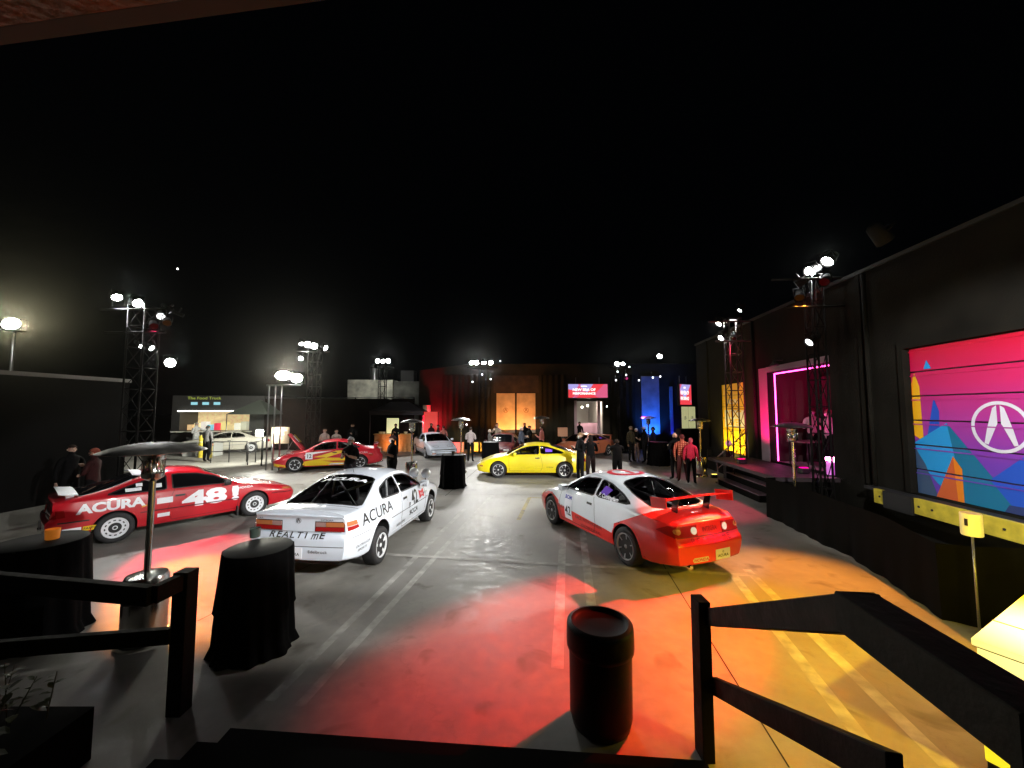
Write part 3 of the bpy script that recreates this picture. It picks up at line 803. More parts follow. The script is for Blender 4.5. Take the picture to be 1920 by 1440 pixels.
def red_white_race_car():
    wp = paint('race_white', (.72, .78, .84)); rp = paint('race_red', (.80, .018, .012))
    p = prof_coupe(); p['lip'] = 1
    c = Car(p, 'race_car', 'red and white race coupe with big red rear wing and round red roof sign', 'race car', [wp, rp])
    tail = [(-3, .1), (-1.3, .1), (-1.28, .36), (-.96, .36), (-1.0, .60), (-1.35, .76), (-1.62, .89), (-1.78, .98), (-1.80, 1.3), (-3, 1.3)]
    for v in 'LR':
        c.region([(3, .1), (-1.6, .1), (-1.6, .33), (-.96, .42), (-.7, .44), (.90, .52), (.93, .60), (1.05, .64), (1.28, .70), (1.5, .68), (1.7, .62), (2.3, .60), (2.3, .1)], v, 1, only=0)
        c.region(tail, v, 1, only=0)
    c.region([(-3, -.9), (-1.80, -.9), (-1.77, 0), (-1.80, .9), (-3, .9)], 'T', 1, only=0)
    for i, f in enumerate(c.F):
        cc = sum((c.V[k] for k in f), Vector()) / len(f)
        if c.fm[i] == 0 and (cc.x < -1.9 or cc.z < .25): c.fm[i] = 1
    win_coupe(c); common(c, M['gunmetal'], 'six', cage=mat('cage_grey', (.45, .45, .47), .4), glass=M['glass']); seams(c)
    x0 = p['x0']
    for sg in (1, -1):
        q = lambda pts: [(sg * a, b) for a, b in (pts if sg > 0 else pts[::-1])]
        c.poly(q([(.26, .66), (.66, .66), (.70, .72), (.66, .80), (.26, .82)]), 'B', M['tail_red'], 'taillight', .004, .008)
        c.poly(q(oval(.32, .74, .055, .055)), 'B', M['lens_clear'], 'reversing_light', .014, .006)
        v = 'L' if sg > 0 else 'R'
        c.poly([(x0 - .02, .66), (x0 + .24, .74), (x0 + .10, .81), (x0 - .02, .81)], v, M['tail_red'], 'side_taillight', .004, .006)
        c.poly(q(oval(.60, .74, .05, .04)), 'B', M['tail_amber'], 'indicator', .014, .006)
        c.poly(rect(.38, .30, .66, .80) if sg > 0 else rect(.38, .30, .66, .80), v, M['white_print'], 'number_panel', .005)
        c.text('42', (.52, .46), .25, v, M['black_print'], bold=.003, sx=.9, off=.009)
        c.text('BOM', (.52, .73), .10, v, M['blue_print'], bold=.004, sx=1.2, off=.009)
        dk = mat('dark_red_vinyl', (.22, .008, .008), .4)
        c.text('ACURA', (.93 if False else .20 * 0 + .82, .50), .09, v, dk, bold=.002, sx=1.1)
        c.text('RACE WITH HONDA', (-.20, .42), .085, v, dk, bold=.002, sx=1.1)
        c.text('REALTIME RACING', (-.25, .30), .07, v, dk, bold=.001, sx=1.1)
        c.poly([(-.52, 1.13), (-.74, 1.09), (-.66, .98), (-.46, 1.0)], v, mat('purple_vinyl', (.13, .04, .5), .4), 'window_sticker', .004)
        c.text('P. Cunningham', (-.72, .965), .09, v, M['white_print'], bold=.003, off=.006)
        c.poly([(1.84, .52), (2.04, .50), (2.05, .56), (1.86, .61)], v, M['lens_clear'], 'headlight', .004, .006)
    dr_ = mat('dark_red_print', (.28, .006, .006), .4)
    for i, ch in enumerate('REALTImE'): c.text(ch, ((3.5 - i + (.15 if i < 5 else -.1)) * .10 + (.03 if i == 5 else 0), .60), .10 if ch != 'm' else .125, 'B', dr_, bold=.001, sx=1.4 if ch != 'm' else 1.0)
    c.text('INTEGRA', (.0, .74), .09, 'B', mat('dark_red_print2', (.28, .006, .006), .4), bold=.001, sx=.8)
    c.poly([(.12, .305), (.38, .305), (.41, .345), (.38, .375), (.12, .375), (.10, .34)], 'B', M['lens_clear'], 'rear_sticker', .005)
    c.text('HONDA', (.25, .34), .06, 'B', M['red_print'], bold=.002, sx=1.2, off=.009)
    c.plate('B', (-.18, .37))
    c.ribbon([(-.66, .655), (.66, .655)], 'B', .008, M['seam'], 'hatch_seam', .002)
    # roof roundel: red ring and bar
    vs = []; fs = []
    for i in range(36):
        a = 2 * PI * i / 36; vs += [(-.28 + .33 * math.cos(a), .38 * math.sin(a)), (-.28 + .24 * math.cos(a), .28 * math.sin(a))]
    for i in range(36):
        j = (i + 1) % 36; fs.append((2 * i, 2 * j, 2 * j + 1, 2 * i + 1))
    c.patch(vs, fs, 'T', M['red_print'], 'roof_ring', .004, .08); c.poly([(-.06, -.05), (-.06, .05), (-.50, .05), (-.50, -.05)], 'T', M['red_print'], 'roof_bar', .006)
    wing(c, -1.92, 1.12, .70, .24, rp, (.34, -.34), M['gloss_black'], pillar_x=.02)
    c.mirrors(.66, wp)
    for v in 'LR':
        c.ribbon([(.72, .93), (.40, 1.12), (.12, 1.20), (-.24, 1.23)], v, .02, wp, 'window_frame', .006)
    return c
def yellow_coupe():
    yp = paint('yellow_paint', (.86, .70, .01)); c = Car(prof_coupe(), 'coupe', 'bright yellow coupe with silver rims parked in the middle of the lot', 'car', [yp])
    win_coupe(c); common(c, M['silver'], 'seven', glass=M['glass']); seams(c)
    for v in 'LR':
        c.ribbon([(-.9, .42), (.9, .40)], v, .02, yp, 'side_moulding', .012)
        c.text('INTEGRA', (-.72, .42), .06, v, M['black_print'], sx=1.1, off=.015)
        c.poly([(1.9, .42), (2.03, .42), (2.03, .47), (1.9, .48)], v, M['tail_amber'], 'indicator', .004, .005)
        c.poly([(-2.1, .62), (-1.93, .68), (-2.0, .76), (-2.1, .75)], v, M['tail_red'], 'side_taillight', .004, .005)
        c.poly([(-.55, 1.12), (-.82, 1.08), (-.82, .99), (-.55, .99)], v, M.setdefault('purple', mat('purple_sticker', (.25, .1, .8), .4)), 'window_sticker', .004)
    for sg in (1, -1):
        for y in (.28, .44): c.poly(oval(sg * y, .515, .055, .05), 'F', M['lens_clear'], 'headlight', .006, .01)
    c.mirrors(.66, yp); return c
def flame_car():
    rp = paint('flame_red', (.62, .012, .03)); c = Car(prof_coupe(), 'race_car', 'red race coupe with yellow flames and number 12, its bonnet raised', 'race car', [rp])
    win_coupe(c); common(c, M['white_rim'], 'star', cage=M['silver'], glass=M['glass']); seams(c)
    for v in 'LR':
        for pts in ([(1.0, .30), (.9, .24), (-1.0, .22), (-1.0, .34), (-.2, .36), (.3, .44), (-.8, .40), (-1.0, .50), (.0, .56), (.6, .60), (.3, .66), (-.3, .84), (-.9, .86), (-.3, .68), (.1, .56), (.75, .46), (.95, .42)],):
            c.poly(pts, v, M['yellow_print'], 'flame_graphic', .004)
        c.poly([(.95, .66), (.5, .74), (-.2, .85), (.3, .83), (.85, .80)], v, M['white_print'], 'white_flash', .005)
        c.poly([(1.9, .2), (1.62, .2), (1.66, .30), (2.08, .38), (2.1, .25)], v, M['yellow_print'], 'nose_flash', .005)
        c.poly([(-.0, .24), (-.9, .25), (-.9, .30), (-.1, .31)], v, M['white_print'], 'sill_flash', .007)
        c.poly(rect(.62, .52, .90, .80), v, M['white_print'], 'number_panel', .008); c.text('12', (.76, .64), .22, v, M['black_print'], bold=.004, off=.012, sx=.9)
        c.poly(oval(-1.75, .62, .10, .06), v, M['tail_red'], 'decal', .004)
        c.text('ACURA', (-1.4, .72), .12, v, M['white_print'], bold=.002)
        c.text('COMPTECH', (1.5, .76), .05, v, M['white_print'], sx=1.2)
    for sg in (1, -1):
        for y in (.28, .46): c.poly(oval(sg * y, .515, .055, .05), 'F', M['lens_clear'], 'headlight', .006, .01)
    # raised bonnet
    b = NB(); L = .95; prev = None
    for i in range(9):
        t = i / 8; w = .66 - .16 * t * t
        x = 1.06 + .42 * t * L * 1.0; 
        cx = 1.02 + math.cos(R(52)) * L * t; cz = .90 + math.sin(R(52)) * L * t - .05 * t * t
        cur = [b.verts.new((cx + .03 * (abs(k) / 3) ** 2, w * k / 3, cz)) for k in range(-3, 4)] + [b.verts.new((cx + .03 + .02, w * k / 3, cz - .02)) for k in range(3, -4, -1)]
        if prev:
            n = len(cur)
            for k in range(n): b.faces.new((prev[k], prev[(k + 1) % n], cur[(k + 1) % n], cur[k]))
        else: b.faces.new(cur[::-1])
        prev = cur
    b.faces.new(prev); bmesh.ops.recalc_face_normals(b, faces=b.faces); bo = obj('bonnet', b, rp, c.root, smooth=40)
    def bon(u, v, off): 
        cx = 1.02 + math.cos(R(52)) * L * u; cz = .90 + math.sin(R(52)) * L * u - .05 * u * u
        return (cx - off, v, cz + .012 + off * .6)
    for (u0, u1, v0, v1, m_) in ((.35, .85, -.42, -.12, M['yellow_print']), (.40, .80, .05, .25, M['white_print'])):
        b = NB(); b.faces.new([b.verts.new(bon(u, v, .02)) for u, v in ((u0, v0), (u1, v0), (u1, v1), (u0, v1))]); obj('bonnet_sticker', b, m_, bo)
    b = NB(); bar(b, (1.75, .5, .62), (1.45, .5, 1.28), .01); obj('bonnet_prop', b, M['grey_metal'], c.root)
    b = NB(); box(b, 1.1, 1.75, -.5, .5, .55, .76, bev=.04); obj('engine', b, M['grey_metal'], c.root, smooth=40)
    wing(c, -1.98, 1.04, .66, .2, rp, (.5, -.5), rp, ends=False)
    c.mirrors(.66, rp); return c
def red_48_car():
    rp = paint('red_paint', (.50, .008, .018)); c = Car(prof_wedge(), 'race_car', 'red race hatchback with white number 48 and white disc wheels', 'race car', [rp])
    win_wedge(c); common(c, M['white_rim'], 'slots', cage=None, glass=M['dark_glass']); seams(c)
    x0 = c.p['x0']
    for v in 'LR':
        c.ribbon([(-1.98, .535), (-1.58, .525)], v, .03, M['black'], 'side_moulding', .008); c.ribbon([(-.87, .52), (.87, .50)], v, .03, mat('maroon_trim', (.12, .005, .01), .4), 'side_moulding', .008); c.ribbon([(1.6, .50), (2.1, .47)], v, .03, mat('maroon_trim2', (.12, .005, .01), .4), 'side_moulding', .008)
        c.text('ACURA', (-1.28, .735), .235, v, M['white_print'], bold=.011, sx=1.18)
        c.text('48', (.22, .63), .44, v, M['white_print'], bold=.021, sx=1.8)
        c.text('!', (.80, .62), .40, v, M['white_print'], bold=.022, sx=1.6)
        c.poly(rect(.74, .58, .86, .80), v, M['white_print'], 'sticker', .005)
        c.poly(rect(-.62, .64, -.36, .76), v, M['white_print'], 'sticker', .005); c.poly(rect(-.60, .36, -.40, .44), v, M['white_print'], 'sticker', .005)
        c.poly(rect(-1.92, .33, -1.68, .42), v, M['white_print'], 'bumper_sticker', .006); c.poly(rect(-1.66, .33, -1.42, .42), v, M['yellow_print'], 'bumper_sticker', .006)
        c.text('FASTIME', (-1.54, .375), .06, v, M['black_print'], off=.01, bold=.001)
        c.poly(rect(-1.10, .96, -.86, 1.02), v, M['white_print'], 'window_sticker', .006); c.poly(rect(-.94, 1.04, -.84, 1.10), v, M['white_print'], 'window_sticker', .006)
        c.poly(rect(-.66, .98, -.54, 1.06), v, M['white_print'], 'window_sticker', .006)
        c.text('HONDA', (1.02, .74), .07, v, M['white_print'], sx=1.2, bold=.001)
        c.poly([(1.86, .56), (2.12, .53), (2.14, .57), (1.88, .60)], v, M['tail_amber'], 'indicator', .004, .006)
        c.poly([(-.84, .64), (-.68, .69), (-.70, .66), (-.86, .62)], v, M['yellow_print'], 'sticker', .007)
        c.poly([(x0 - .02, .62), (x0 + .16, .63), (x0 + .14, .76), (x0 - .02, .76)], v, M['tail_red'], 'side_taillight', .004, .006)
        b = NB(); sg = 1 if v == 'L' else -1; box(b, .83, .86, sg * .80 - .09, sg * .80 + .02, .10, .32); obj('mud_flap', b, M['black'], c.root)
    for sg in (1, -1): c.poly(rect(min(sg * .25, sg * .72), .62, max(sg * .25, sg * .72), .76), 'B', M['tail_red'], 'taillight', .004, .008)
    c.plate('B', (0, .42)); wing(c, -1.86, 1.00, .62, .26, M['white_print'], (.48, -.48), M['white_print'], ends=False)
    b = NB(); prev = None
    for i in range(9):
        y = -.46 + .92 * i / 8; l, _ = c.hit(-.86, y, 'T'); cur = [b.verts.new((-.80, y, l.z + .03)), b.verts.new((-.98, y, l.z + .045)), b.verts.new((-.98, y, l.z + .03)), b.verts.new((-.80, y, l.z))]
        if prev:
            for q in range(4): b.faces.new((prev[q], prev[(q + 1) % 4], cur[(q + 1) % 4], cur[q]))
        prev = cur
    obj('roof_spoiler', b, M['white_print'], c.root)
    c.mirrors(.62, M['black']); return c
def white_hatch():
    wp = paint('white_hatch_paint', (.66, .72, .82)); c = Car(prof_wedge(), 'hatchback', 'plain white wedge-nosed hatchback facing the camera beside the bar', 'car', [wp])
    win_wedge(c); common(c, M['silver'], 'slots', glass=M['glass']); seams(c)
    c.ribbon([(-.70, .515), (.70, .515)], 'F', .05, M['black'], 'grille_slot', .004)
    c.ribbon([(-.72, .42), (.72, .42)], 'F', .03, M['black'], 'bumper_strip', .006)
    c.ribbon([(-.45, .30), (.45, .30)], 'F', .07, M['black'], 'air_intake', .004)
    for sg in (1, -1):
        c.poly(rect(min(sg * .46, sg * .66), .30, max(sg * .46, sg * .66), .36), 'F', M['tail_amber'], 'indicator', .004, .006)
        c.ribbon([(1.75, sg * .25), (1.98, sg * .26), (1.98, sg * .52), (1.75, sg * .54), (1.75, sg * .25)], 'T', .012, M['seam'], 'pop_up_light', .002)
    for v in 'LR': c.ribbon([(-.87, .50), (.87, .48)], v, .03, M['black'], 'side_moulding', .008)
    c.mirrors(.62, wp); return c
def maroon_car():
    rp = paint('maroon_paint', (.12, .008, .02)); c = Car(prof_notch(), 'coupe', 'dark maroon coupe behind the yellow one, guests standing round it', 'car', [rp])
    win_notch(c); common(c, M['silver'], 'five', glass=M['dark_glass']); seams(c)
    c.ribbon([(-.6, .54), (.6, .54)], 'F', .05, M['black'], 'grille', .004)
    for sg in (1, -1): c.poly(rect(min(sg * .35, sg * .64), .52, max(sg * .35, sg * .64), .60), 'F', M['lens_clear'], 'headlight', .006, .01)
    c.plate('F', (0, .38)); c.mirrors(.66, rp); return c
def salmon_car():
    rp = paint('orange_paint', (.72, .22, .10)); c = Car(prof_coupe(), 'coupe', 'salmon orange coupe with high rear wing behind the guests', 'car', [rp])
    win_coupe(c); common(c, M['white_rim'], 'star', glass=M['glass']); seams(c)
    wing(c, -2.0, 1.10, .62, .2, rp, (.56, -.56), rp, ends=False)
    for v in 'LR': c.poly([(-.55, 1.12), (-.82, 1.08), (-.82, .99), (-.55, .99)], v, M.setdefault('purple', mat('purple_sticker', (.25, .1, .8), .4)), 'window_sticker', .004)
    for sg in (1, -1):
        for y in (.28, .44): c.poly(oval(sg * y, .515, .055, .05), 'F', M['lens_clear'], 'headlight', .006, .01)
    c.mirrors(.66, rp); return c
def cream_car():
    rp = paint('cream_paint', (.62, .60, .52)); c = Car(prof_sedan(), 'coupe', 'cream white two-door car parked behind the black barrier near the food truck', 'car', [rp])
    win_sedan(c); common(c, M['white_rim'], 'slots', glass=M['glass']); seams(c)
    for v in 'LR':
        c.ribbon([(-1.0, .52), (1.0, .50)], v, .03, M['grey_metal'], 'side_moulding', .008)
        c.poly([(-2.32, .66), (-2.05, .68), (-2.05, .78), (-2.3, .78)], v, M['tail_red'], 'side_taillight', .004, .006)
    c.mirrors(.66, rp); return c
# ------------------------------------------------------------------ setting
A_ = math.atan(0.097)                                     # the warehouse runs away at this angle
WD = Vector((math.sin(A_), math.cos(A_), 0)); WN = Vector((math.cos(A_), -math.sin(A_), 0))
def WP(L, s, z=0.0):
    """lateral distance L from the aisle line, depth s"""
    v = WD * ((s + L * math.sin(A_)) / math.cos(A_)) + WN * L; return Vector((v.x, v.y, z))
LW = 7.11                                                 # lateral distance of the warehouse wall

def ground_mat():
    m = bpy.data.materials.new('concrete_yard'); m.use_nodes = True; nt = m.node_tree; b = nt.nodes['Principled BSDF']
    N = nt.nodes.new; L = nt.links.new
    tc = N('ShaderNodeTexCoord')
    def noise(sc, det=6, dist=0.0):
        n = N('ShaderNodeTexNoise'); n.inputs['Scale'].default_value = sc; n.inputs['Detail'].default_value = det; n.inputs['Distortion'].default_value = dist
        L(tc.outputs['Object'], n.inputs['Vector']); return n
    def ramp(src, pts):
        r = N('ShaderNodeValToRGB'); e = r.color_ramp.elements
        while len(e) < len(pts): e.new(0.5)
        for q, (p_, c) in zip(e, pts): q.position = p_; q.color = c
        L(src, r.inputs[0]); return r
    n1 = noise(0.7, 10, 0.4); n2 = noise(7, 10, 0.2); n3 = noise(90, 4)
    r1 = ramp(n1.outputs['Fac'], [(0.25, (.18, .173, .16, 1)), (0.5, (.25, .243, .225, 1)), (0.75, (.33, .318, .29, 1))])
    r2 = ramp(n2.outputs['Fac'], [(0.3, (.84, .84, .84, 1)), (0.7, (1.10, 1.10, 1.08, 1))])
    x = N('ShaderNodeMix'); x.data_type = 'RGBA'; x.blend_type = 'MULTIPLY'; x.inputs[0].default_value = 1
    L(r1.outputs[0], x.inputs[6]); L(r2.outputs[0], x.inputs[7])
    v = N('ShaderNodeTexVoronoi'); v.feature = 'DISTANCE_TO_EDGE'; v.inputs['Scale'].default_value = 0.28
    ds = N('ShaderNodeVectorMath'); ds.operation = 'ADD'; sc_ = N('ShaderNodeVectorMath'); sc_.operation = 'SCALE'; sc_.inputs[3].default_value = 0.5
    L(n2.outputs['Color'], sc_.inputs[0]); L(tc.outputs['Object'], ds.inputs[0]); L(sc_.outputs[0], ds.inputs[1]); L(ds.outputs[0], v.inputs['Vector'])
    cr = ramp(v.outputs['Distance'], [(0.0, (.45, .45, .45, 1)), (0.006, (1, 1, 1, 1))])
    x2 = N('ShaderNodeMix'); x2.data_type = 'RGBA'; x2.blend_type = 'MULTIPLY'; x2.inputs[0].default_value = 0.2
    L(x.outputs[2], x2.inputs[6]); L(cr.outputs[0], x2.inputs[7])
    # oil spots
    n4 = noise(1.9, 3, 0.6); r4 = ramp(n4.outputs['Fac'], [(0.60, (1, 1, 1, 1)), (0.72, (.55, .53, .50, 1))])
    x3 = N('ShaderNodeMix'); x3.data_type = 'RGBA'; x3.blend_type = 'MULTIPLY'; x3.inputs[0].default_value = 1
    L(x2.outputs[2], x3.inputs[6]); L(r4.outputs[0], x3.inputs[7]); L(x3.outputs[2], b.inputs['Base Color'])
    rr = N('ShaderNodeMapRange'); rr.inputs[1].default_value = .3; rr.inputs[2].default_value = .7; rr.inputs[3].default_value = .42; rr.inputs[4].default_value = .68
    L(n2.outputs['Fac'], rr.inputs['Value']); L(rr.outputs[0], b.inputs['Roughness'])
    bp = N('ShaderNodeBump'); bp.inputs['Strength'].default_value = .25; bp.inputs['Distance'].default_value = .006
    ad = N('ShaderNodeMath'); ad.operation = 'ADD'; L(n3.outputs['Fac'], ad.inputs[0]); L(n2.outputs['Fac'], ad.inputs[1]); L(ad.outputs[0], bp.inputs['Height']); L(bp.outputs['Normal'], b.inputs['Normal'])
    return m
M['ground'] = ground_mat()
b = NB(); g = [b.verts.new(v) for v in ((-150, -40, 0), (150, -40, 0), (150, 300, 0), (-150, 300, 0))]; b.faces.new(g)
tag(obj('ground', b, M['ground']), kind='structure')
def worn_paint(name, col, cover=0.45):
    m = mat(name, col, 0.6, var=0.25, scale=6); nt = m.node_tree; b = nt.nodes['Principled BSDF']
    o = nt.nodes['Material Output']; mx = nt.nodes.new('ShaderNodeMixShader'); t = nt.nodes.new('ShaderNodeBsdfTransparent')
    tc = nt.nodes.new('ShaderNodeTexCoord'); n = nt.nodes.new('ShaderNodeTexNoise'); n.inputs['Scale'].default_value = 4; n.inputs['Detail'].default_value = 8
    nt.links.new(tc.outputs['Object'], n.inputs['Vector']); r = nt.nodes.new('ShaderNodeMapRange'); r.inputs[1].default_value = .3; r.inputs[2].default_value = .7
    r.inputs[3].default_value = min(1, cover + .12); r.inputs[4].default_value = max(0, cover - .15)
    nt.links.new(n.outputs['Fac'], r.inputs['Value']); nt.links.new(r.outputs[0], mx.inputs[0]); nt.links.new(t.outputs[0], mx.inputs[1]); nt.links.new(b.outputs[0], mx.inputs[2])
    nt.links.new(mx.outputs[0], o.inputs[0]); return m
M['line_white'] = worn_paint('worn_white_line', (.56, .55, .52), .68); M['line_yellow'] = worn_paint('worn_yellow_line', (.55, .45, .16), .5)
def line(a, b_, w, m, z=0.004, name='painted_line'):
    a = Vector(a); b_ = Vector(b_); d = (b_ - a).normalized(); n = Vector((-d.y, d.x, 0)) * w / 2
    bm = NB(); bm.faces.new([bm.verts.new((p.x, p.y, z)) for p in (a + n, b_ + n, b_ - n, a - n)]); return tag(obj(name, bm, m), kind='structure')
line(P(505, 1315), P(872, 954), .10, M['line_white']); line(P(560, 1325), P(922, 929), .10, M['line_white'])
line(P(690, 1038), P(1420, 1080), .10, M['line_white'], .008)
line(P(1056, 985), P(1045, 1254), .13, M['line_white']); line(P(1091, 987), P(1112, 1160), .13, M['line_white'])
line(P(1372, 1075), P(1660, 1440), .13, M['line_white']); line(P(1400, 1068), P(1780, 1440), .13, M['line_white'])
line(P(993, 933), P(972, 975), .10, M['line_yellow']); line(P(993, 933), P(1046, 936), .08, M['line_yellow'], .008)
line(P(640, 985), P(760, 950), .1, M['line_white'], .012)
M['joint'] = mat('saw_joint', (.03, .028, .025), .9)
line(P(1238, 1050), P(1480, 1440), .014, M['joint'], .003, 'slab_joint'); line(P(370, 1165), P(640, 1030), .014, M['joint'], .003, 'slab_joint')
line(P(300, 935), P(560, 870), .02, M['joint'], .003, 'slab_joint'); line(WP(-3.2, 12), WP(-3.2, 26), .02, M['joint'], .003, 'slab_joint'); 0
line((-12, 12.3, 0), (6, 12.1, 0), .014, M['joint'], .002, 'slab_joint'); line((-14, 19.5, 0), (9, 19.2, 0), .02, M['joint'], .002, 'slab_joint')

# ---- warehouse on the right
M['wall'] = mat('dark_painted_stucco', (.011, .0105, .0085), .95, spec=.1, var=.35, scale=1.5, bump=.3, bscale=25)
M['black_cloth'] = mat('black_drape', (.0025, .0025, .0028), .95, spec=.04, bump=.2, bscale=30)
M['dock_black'] = mat('black_skirt', (.004, .004, .0035), .95, spec=.05, var=.3)
M['yellow_steel'] = mat('yellow_bumper', (.62, .50, .04), .5, var=.25, scale=5)
M['panel_grey'] = mat('grey_steel', (.03, .03, .032), .6, spec=.2)
wb = thing('warehouse', 'long dark warehouse with roll-up dock doors along the right side of the yard', 'building', tuple(WD * .70), -A_)
# in warehouse coords: x = lateral, y = along
doors = [(4.2, 7.68, 1.02, 3.86), (9.78, 12.6, .98, 3.86), (14.15, 16.05, .95, 3.66)]
def wallrect(bm, y0, y1, z0, z1, x=LW, t=.25): box(bm, x, x + t, y0, y1, z0, z1)
b = NB(); ys = [-2] + [v for d in doors for v in d[:2]] + [18.6]
for i in range(0, len(ys), 2): wallrect(b, ys[i], ys[i + 1], 0, 5.75)
for y0, y1, z0, z1 in doors: wallrect(b, y0, y1, 0, z0); wallrect(b, y0, y1, z1, 5.75)
bmesh.ops.remove_doubles(b, verts=b.verts, dist=1e-4)
obj('wall', b, M['wall'], wb)
b = NB(); box(b, LW + .25, LW + 12, 18.35, 18.6, 0, 5.75); obj('end_wall', b, M['wall'], wb)
b = NB(); box(b, LW - .04, LW + .35, -2, 18.66, 5.75, 5.83); obj('parapet_cap', b, M['panel_grey'], wb)
b = NB(); box(b, LW + .25, LW + 12, -2, 18.3, 5.45, 5.55); obj('roof', b, M['black'], wb)
for y in (3.0, 8.7, 13.4, 17.3):
    b = NB(); box(b, LW - .05, LW - .001, y - .06, y + .06, 1.0, 5.74); obj('pilaster', b, M['wall'], wb)
for y in (8.45, 13.2):
    b = NB(); bar(b, (LW - .10, y, 1.0), (LW - .10, y, 5.7), .045); obj('downpipe', b, M['wall'], wb)
for (y, z) in ((11.7, 4.15),):
    b = NB(); lathe(b, [(.03, 0), (.05, -.05), (.13, -.16)], 14, axis='z', c=(LW - .25, y, z)); bar(b, (LW, y, z), (LW - .25, y, z), .015); obj('wall_light', b, M['panel_grey'], wb)
# -- mural door
y0, y1, z0, z1 = doors[0]
def mural_mat():
    m = bpy.data.materials.new('mural_panel'); m.use_nodes = True; nt = m.node_tree; b = nt.nodes['Principled BSDF']
    tc = nt.nodes.new('ShaderNodeTexCoord'); sp = nt.nodes.new('ShaderNodeSeparateXYZ'); nt.links.new(tc.outputs['Object'], sp.inputs[0])
    r = nt.nodes.new('ShaderNodeMapRange'); r.inputs[1].default_value = 1.0; r.inputs[2].default_value = 3.95; nt.links.new(sp.outputs['Z'], r.inputs['Value'])
    c = nt.nodes.new('ShaderNodeValToRGB'); e = c.color_ramp.elements; e[0].position = 0; e[0].color = (.12, .045, .50, 1); e[1].position = .95; e[1].color = (.62, .0, .035, 1)
    for p_, q in ((.25, (.16, .04, .52, 1)), (.5, (.42, .03, .36, 1)), (.72, (.62, .01, .15, 1))):
        x = e.new(p_); x.color = q
    nt.links.new(r.outputs[0], c.inputs[0]); nt.links.new(c.outputs[0], b.inputs['Base Color']); b.inputs['Roughness'].default_value = .45
    return m
mm = mural_mat(); door = thing('roll_door', None, None); door.parent = wb
np_ = 6; ph = (z1 - z0) / np_
for k in range(np_):
    b = NB(); za, zc_ = z0 + k * ph + .012, z0 + (k + 1) * ph - .012
    box(b, LW + .06, LW + .10, y0 + .02, y1 - .02, za, zc_, bev=.006)
    obj('panel', b, mm, door)
    b = NB(); box(b, LW + .045, LW + .0595, y0 + .02, y1 - .02, zc_ - .075, zc_ - .055); obj('panel_rib', b, mm, door)
b = NB(); box(b, LW + .10, LW + .14, y0, y1, z0, z1); obj('door_back', b, M['black'], door)
def mural(poly, m, off):
    """poly in (u, w): u 0..1 from far jamb towards camera, w 0..1 up"""
    pts = [(y1 - u * (y1 - y0), z0 + w * .94 * (z1 - z0)) for u, w in poly]
    bm = NB(); f = bm.faces.new([bm.verts.new((LW + .06 - off, a, c)) for a, c in pts])
    for k in range(1, np_):
        for dz, keep in ((-.014, 1), (.014, 1)):
            bmesh.ops.bisect_plane(bm, geom=bm.verts[:] + bm.edges[:] + bm.faces[:], plane_co=(0, 0, z0 + k * ph + dz), plane_no=(0, 0, 1))
    for f in list(bm.faces):
        c = f.calc_center_median(); r = (c.z - z0) / ph; k = round(r)
        if 0 < k < np_ and abs(c.z - z0 - k * ph) < .0141: bm.faces.remove(f)
    for v in [v for v in bm.verts if not v.link_faces]: bm.verts.remove(v)
    for v in bm.verts: v.co.z = min(max(v.co.z, z0 + .014), z1); v.co.y = min(max(v.co.y, y0 + .025), y1 - .025)
    obj('mural_shape', bm, m, door)
MC = {k: mat('mural_' + k, c, .45) for k, c in dict(yellow=(.95, .52, .01), amber=(.85, .25, .01), blue=(.01, .09, .65), sky=(.01, .34, .85), teal=(.0, .17, .36), deep=(.02, .04, .18), slate=(.04, .09, .20), orange=(.65, .12, .03), white=(.75, .78, .95)).items()}
mural([(.0, .42), (.06, .38), (.055, .78), (.03, .88), (.0, .80)], MC['yellow'], .003); mural([(.0, .55), (.02, .86), (.0, .78)], MC['amber'], .004)
mural([(.07, .36), (.145, .30), (.155, .60), (.13, .69)], MC['blue'], .003)
mural([(.085, .90), (.13, .90), (.105, .965)], MC['sky'], .003)
mural([(.0, .37), (.19, .52), (.36, .20), (.22, .0), (.12, .10), (.05, .20)], MC['sky'], .005)
mural([(.0, .33), (.06, .22), (.12, .0), (.0, .0)], MC['slate'], .006)
mural([(.19, .52), (.47, .05), (.42, .0), (.22, .0), (.225, .24)], MC['teal'], .006)
mural([(.11, .0), (.21, .30), (.22, .0)], MC['orange'], .008)
mural([(.21, .30), (.25, .22), (.25, .0), (.22, .0)], MC['amber'], .0085)
mural([(.37, .18), (.56, .40), (.66, .12), (.52, .0), (.46, .03)], MC['blue'], .007)
mural([(.52, .0), (.66, .13), (.66, .0)], MC['yellow'], .008)
mural([(.44, .05), (.60, .06), (.56, .0), (.42, .0)], MC['deep'], .009)
mural([(.62, .46), (.80, .70), (1, .30), (.80, .0), (.64, .0)], MC['blue'], .004); mural([(.88, 0), (1, .5), (1, 0)], MC['yellow'], .007)
# emblem on the mural
vs, fs = accent_logo(); u0 = .428; ce = (y1 - u0 * (y1 - y0), z0 + .475 * (z1 - z0)); bm = NB()
pe = PD(1866, 800, 1); 
vv = [bm.verts.new((LW + .06 - .012, ce[0] - x * .415, ce[1] + q * .415)) for x, q in vs]
for f in fs: bm.faces.new([vv[i] for i in f])
obj('emblem', bm, MC['white'], door)
b = NB(); box(b, LW - .05, LW - .001, y0 - .12, y0 - .001, z0, z1 + .12); box(b, LW - .05, LW - .001, y1 + .001, y1 + .12, z0, z1 + .12); box(b, LW - .051, LW - .001, y0, y1, z1 + .001, z1 + .12); obj('door_frame', b, M['wall'], wb)
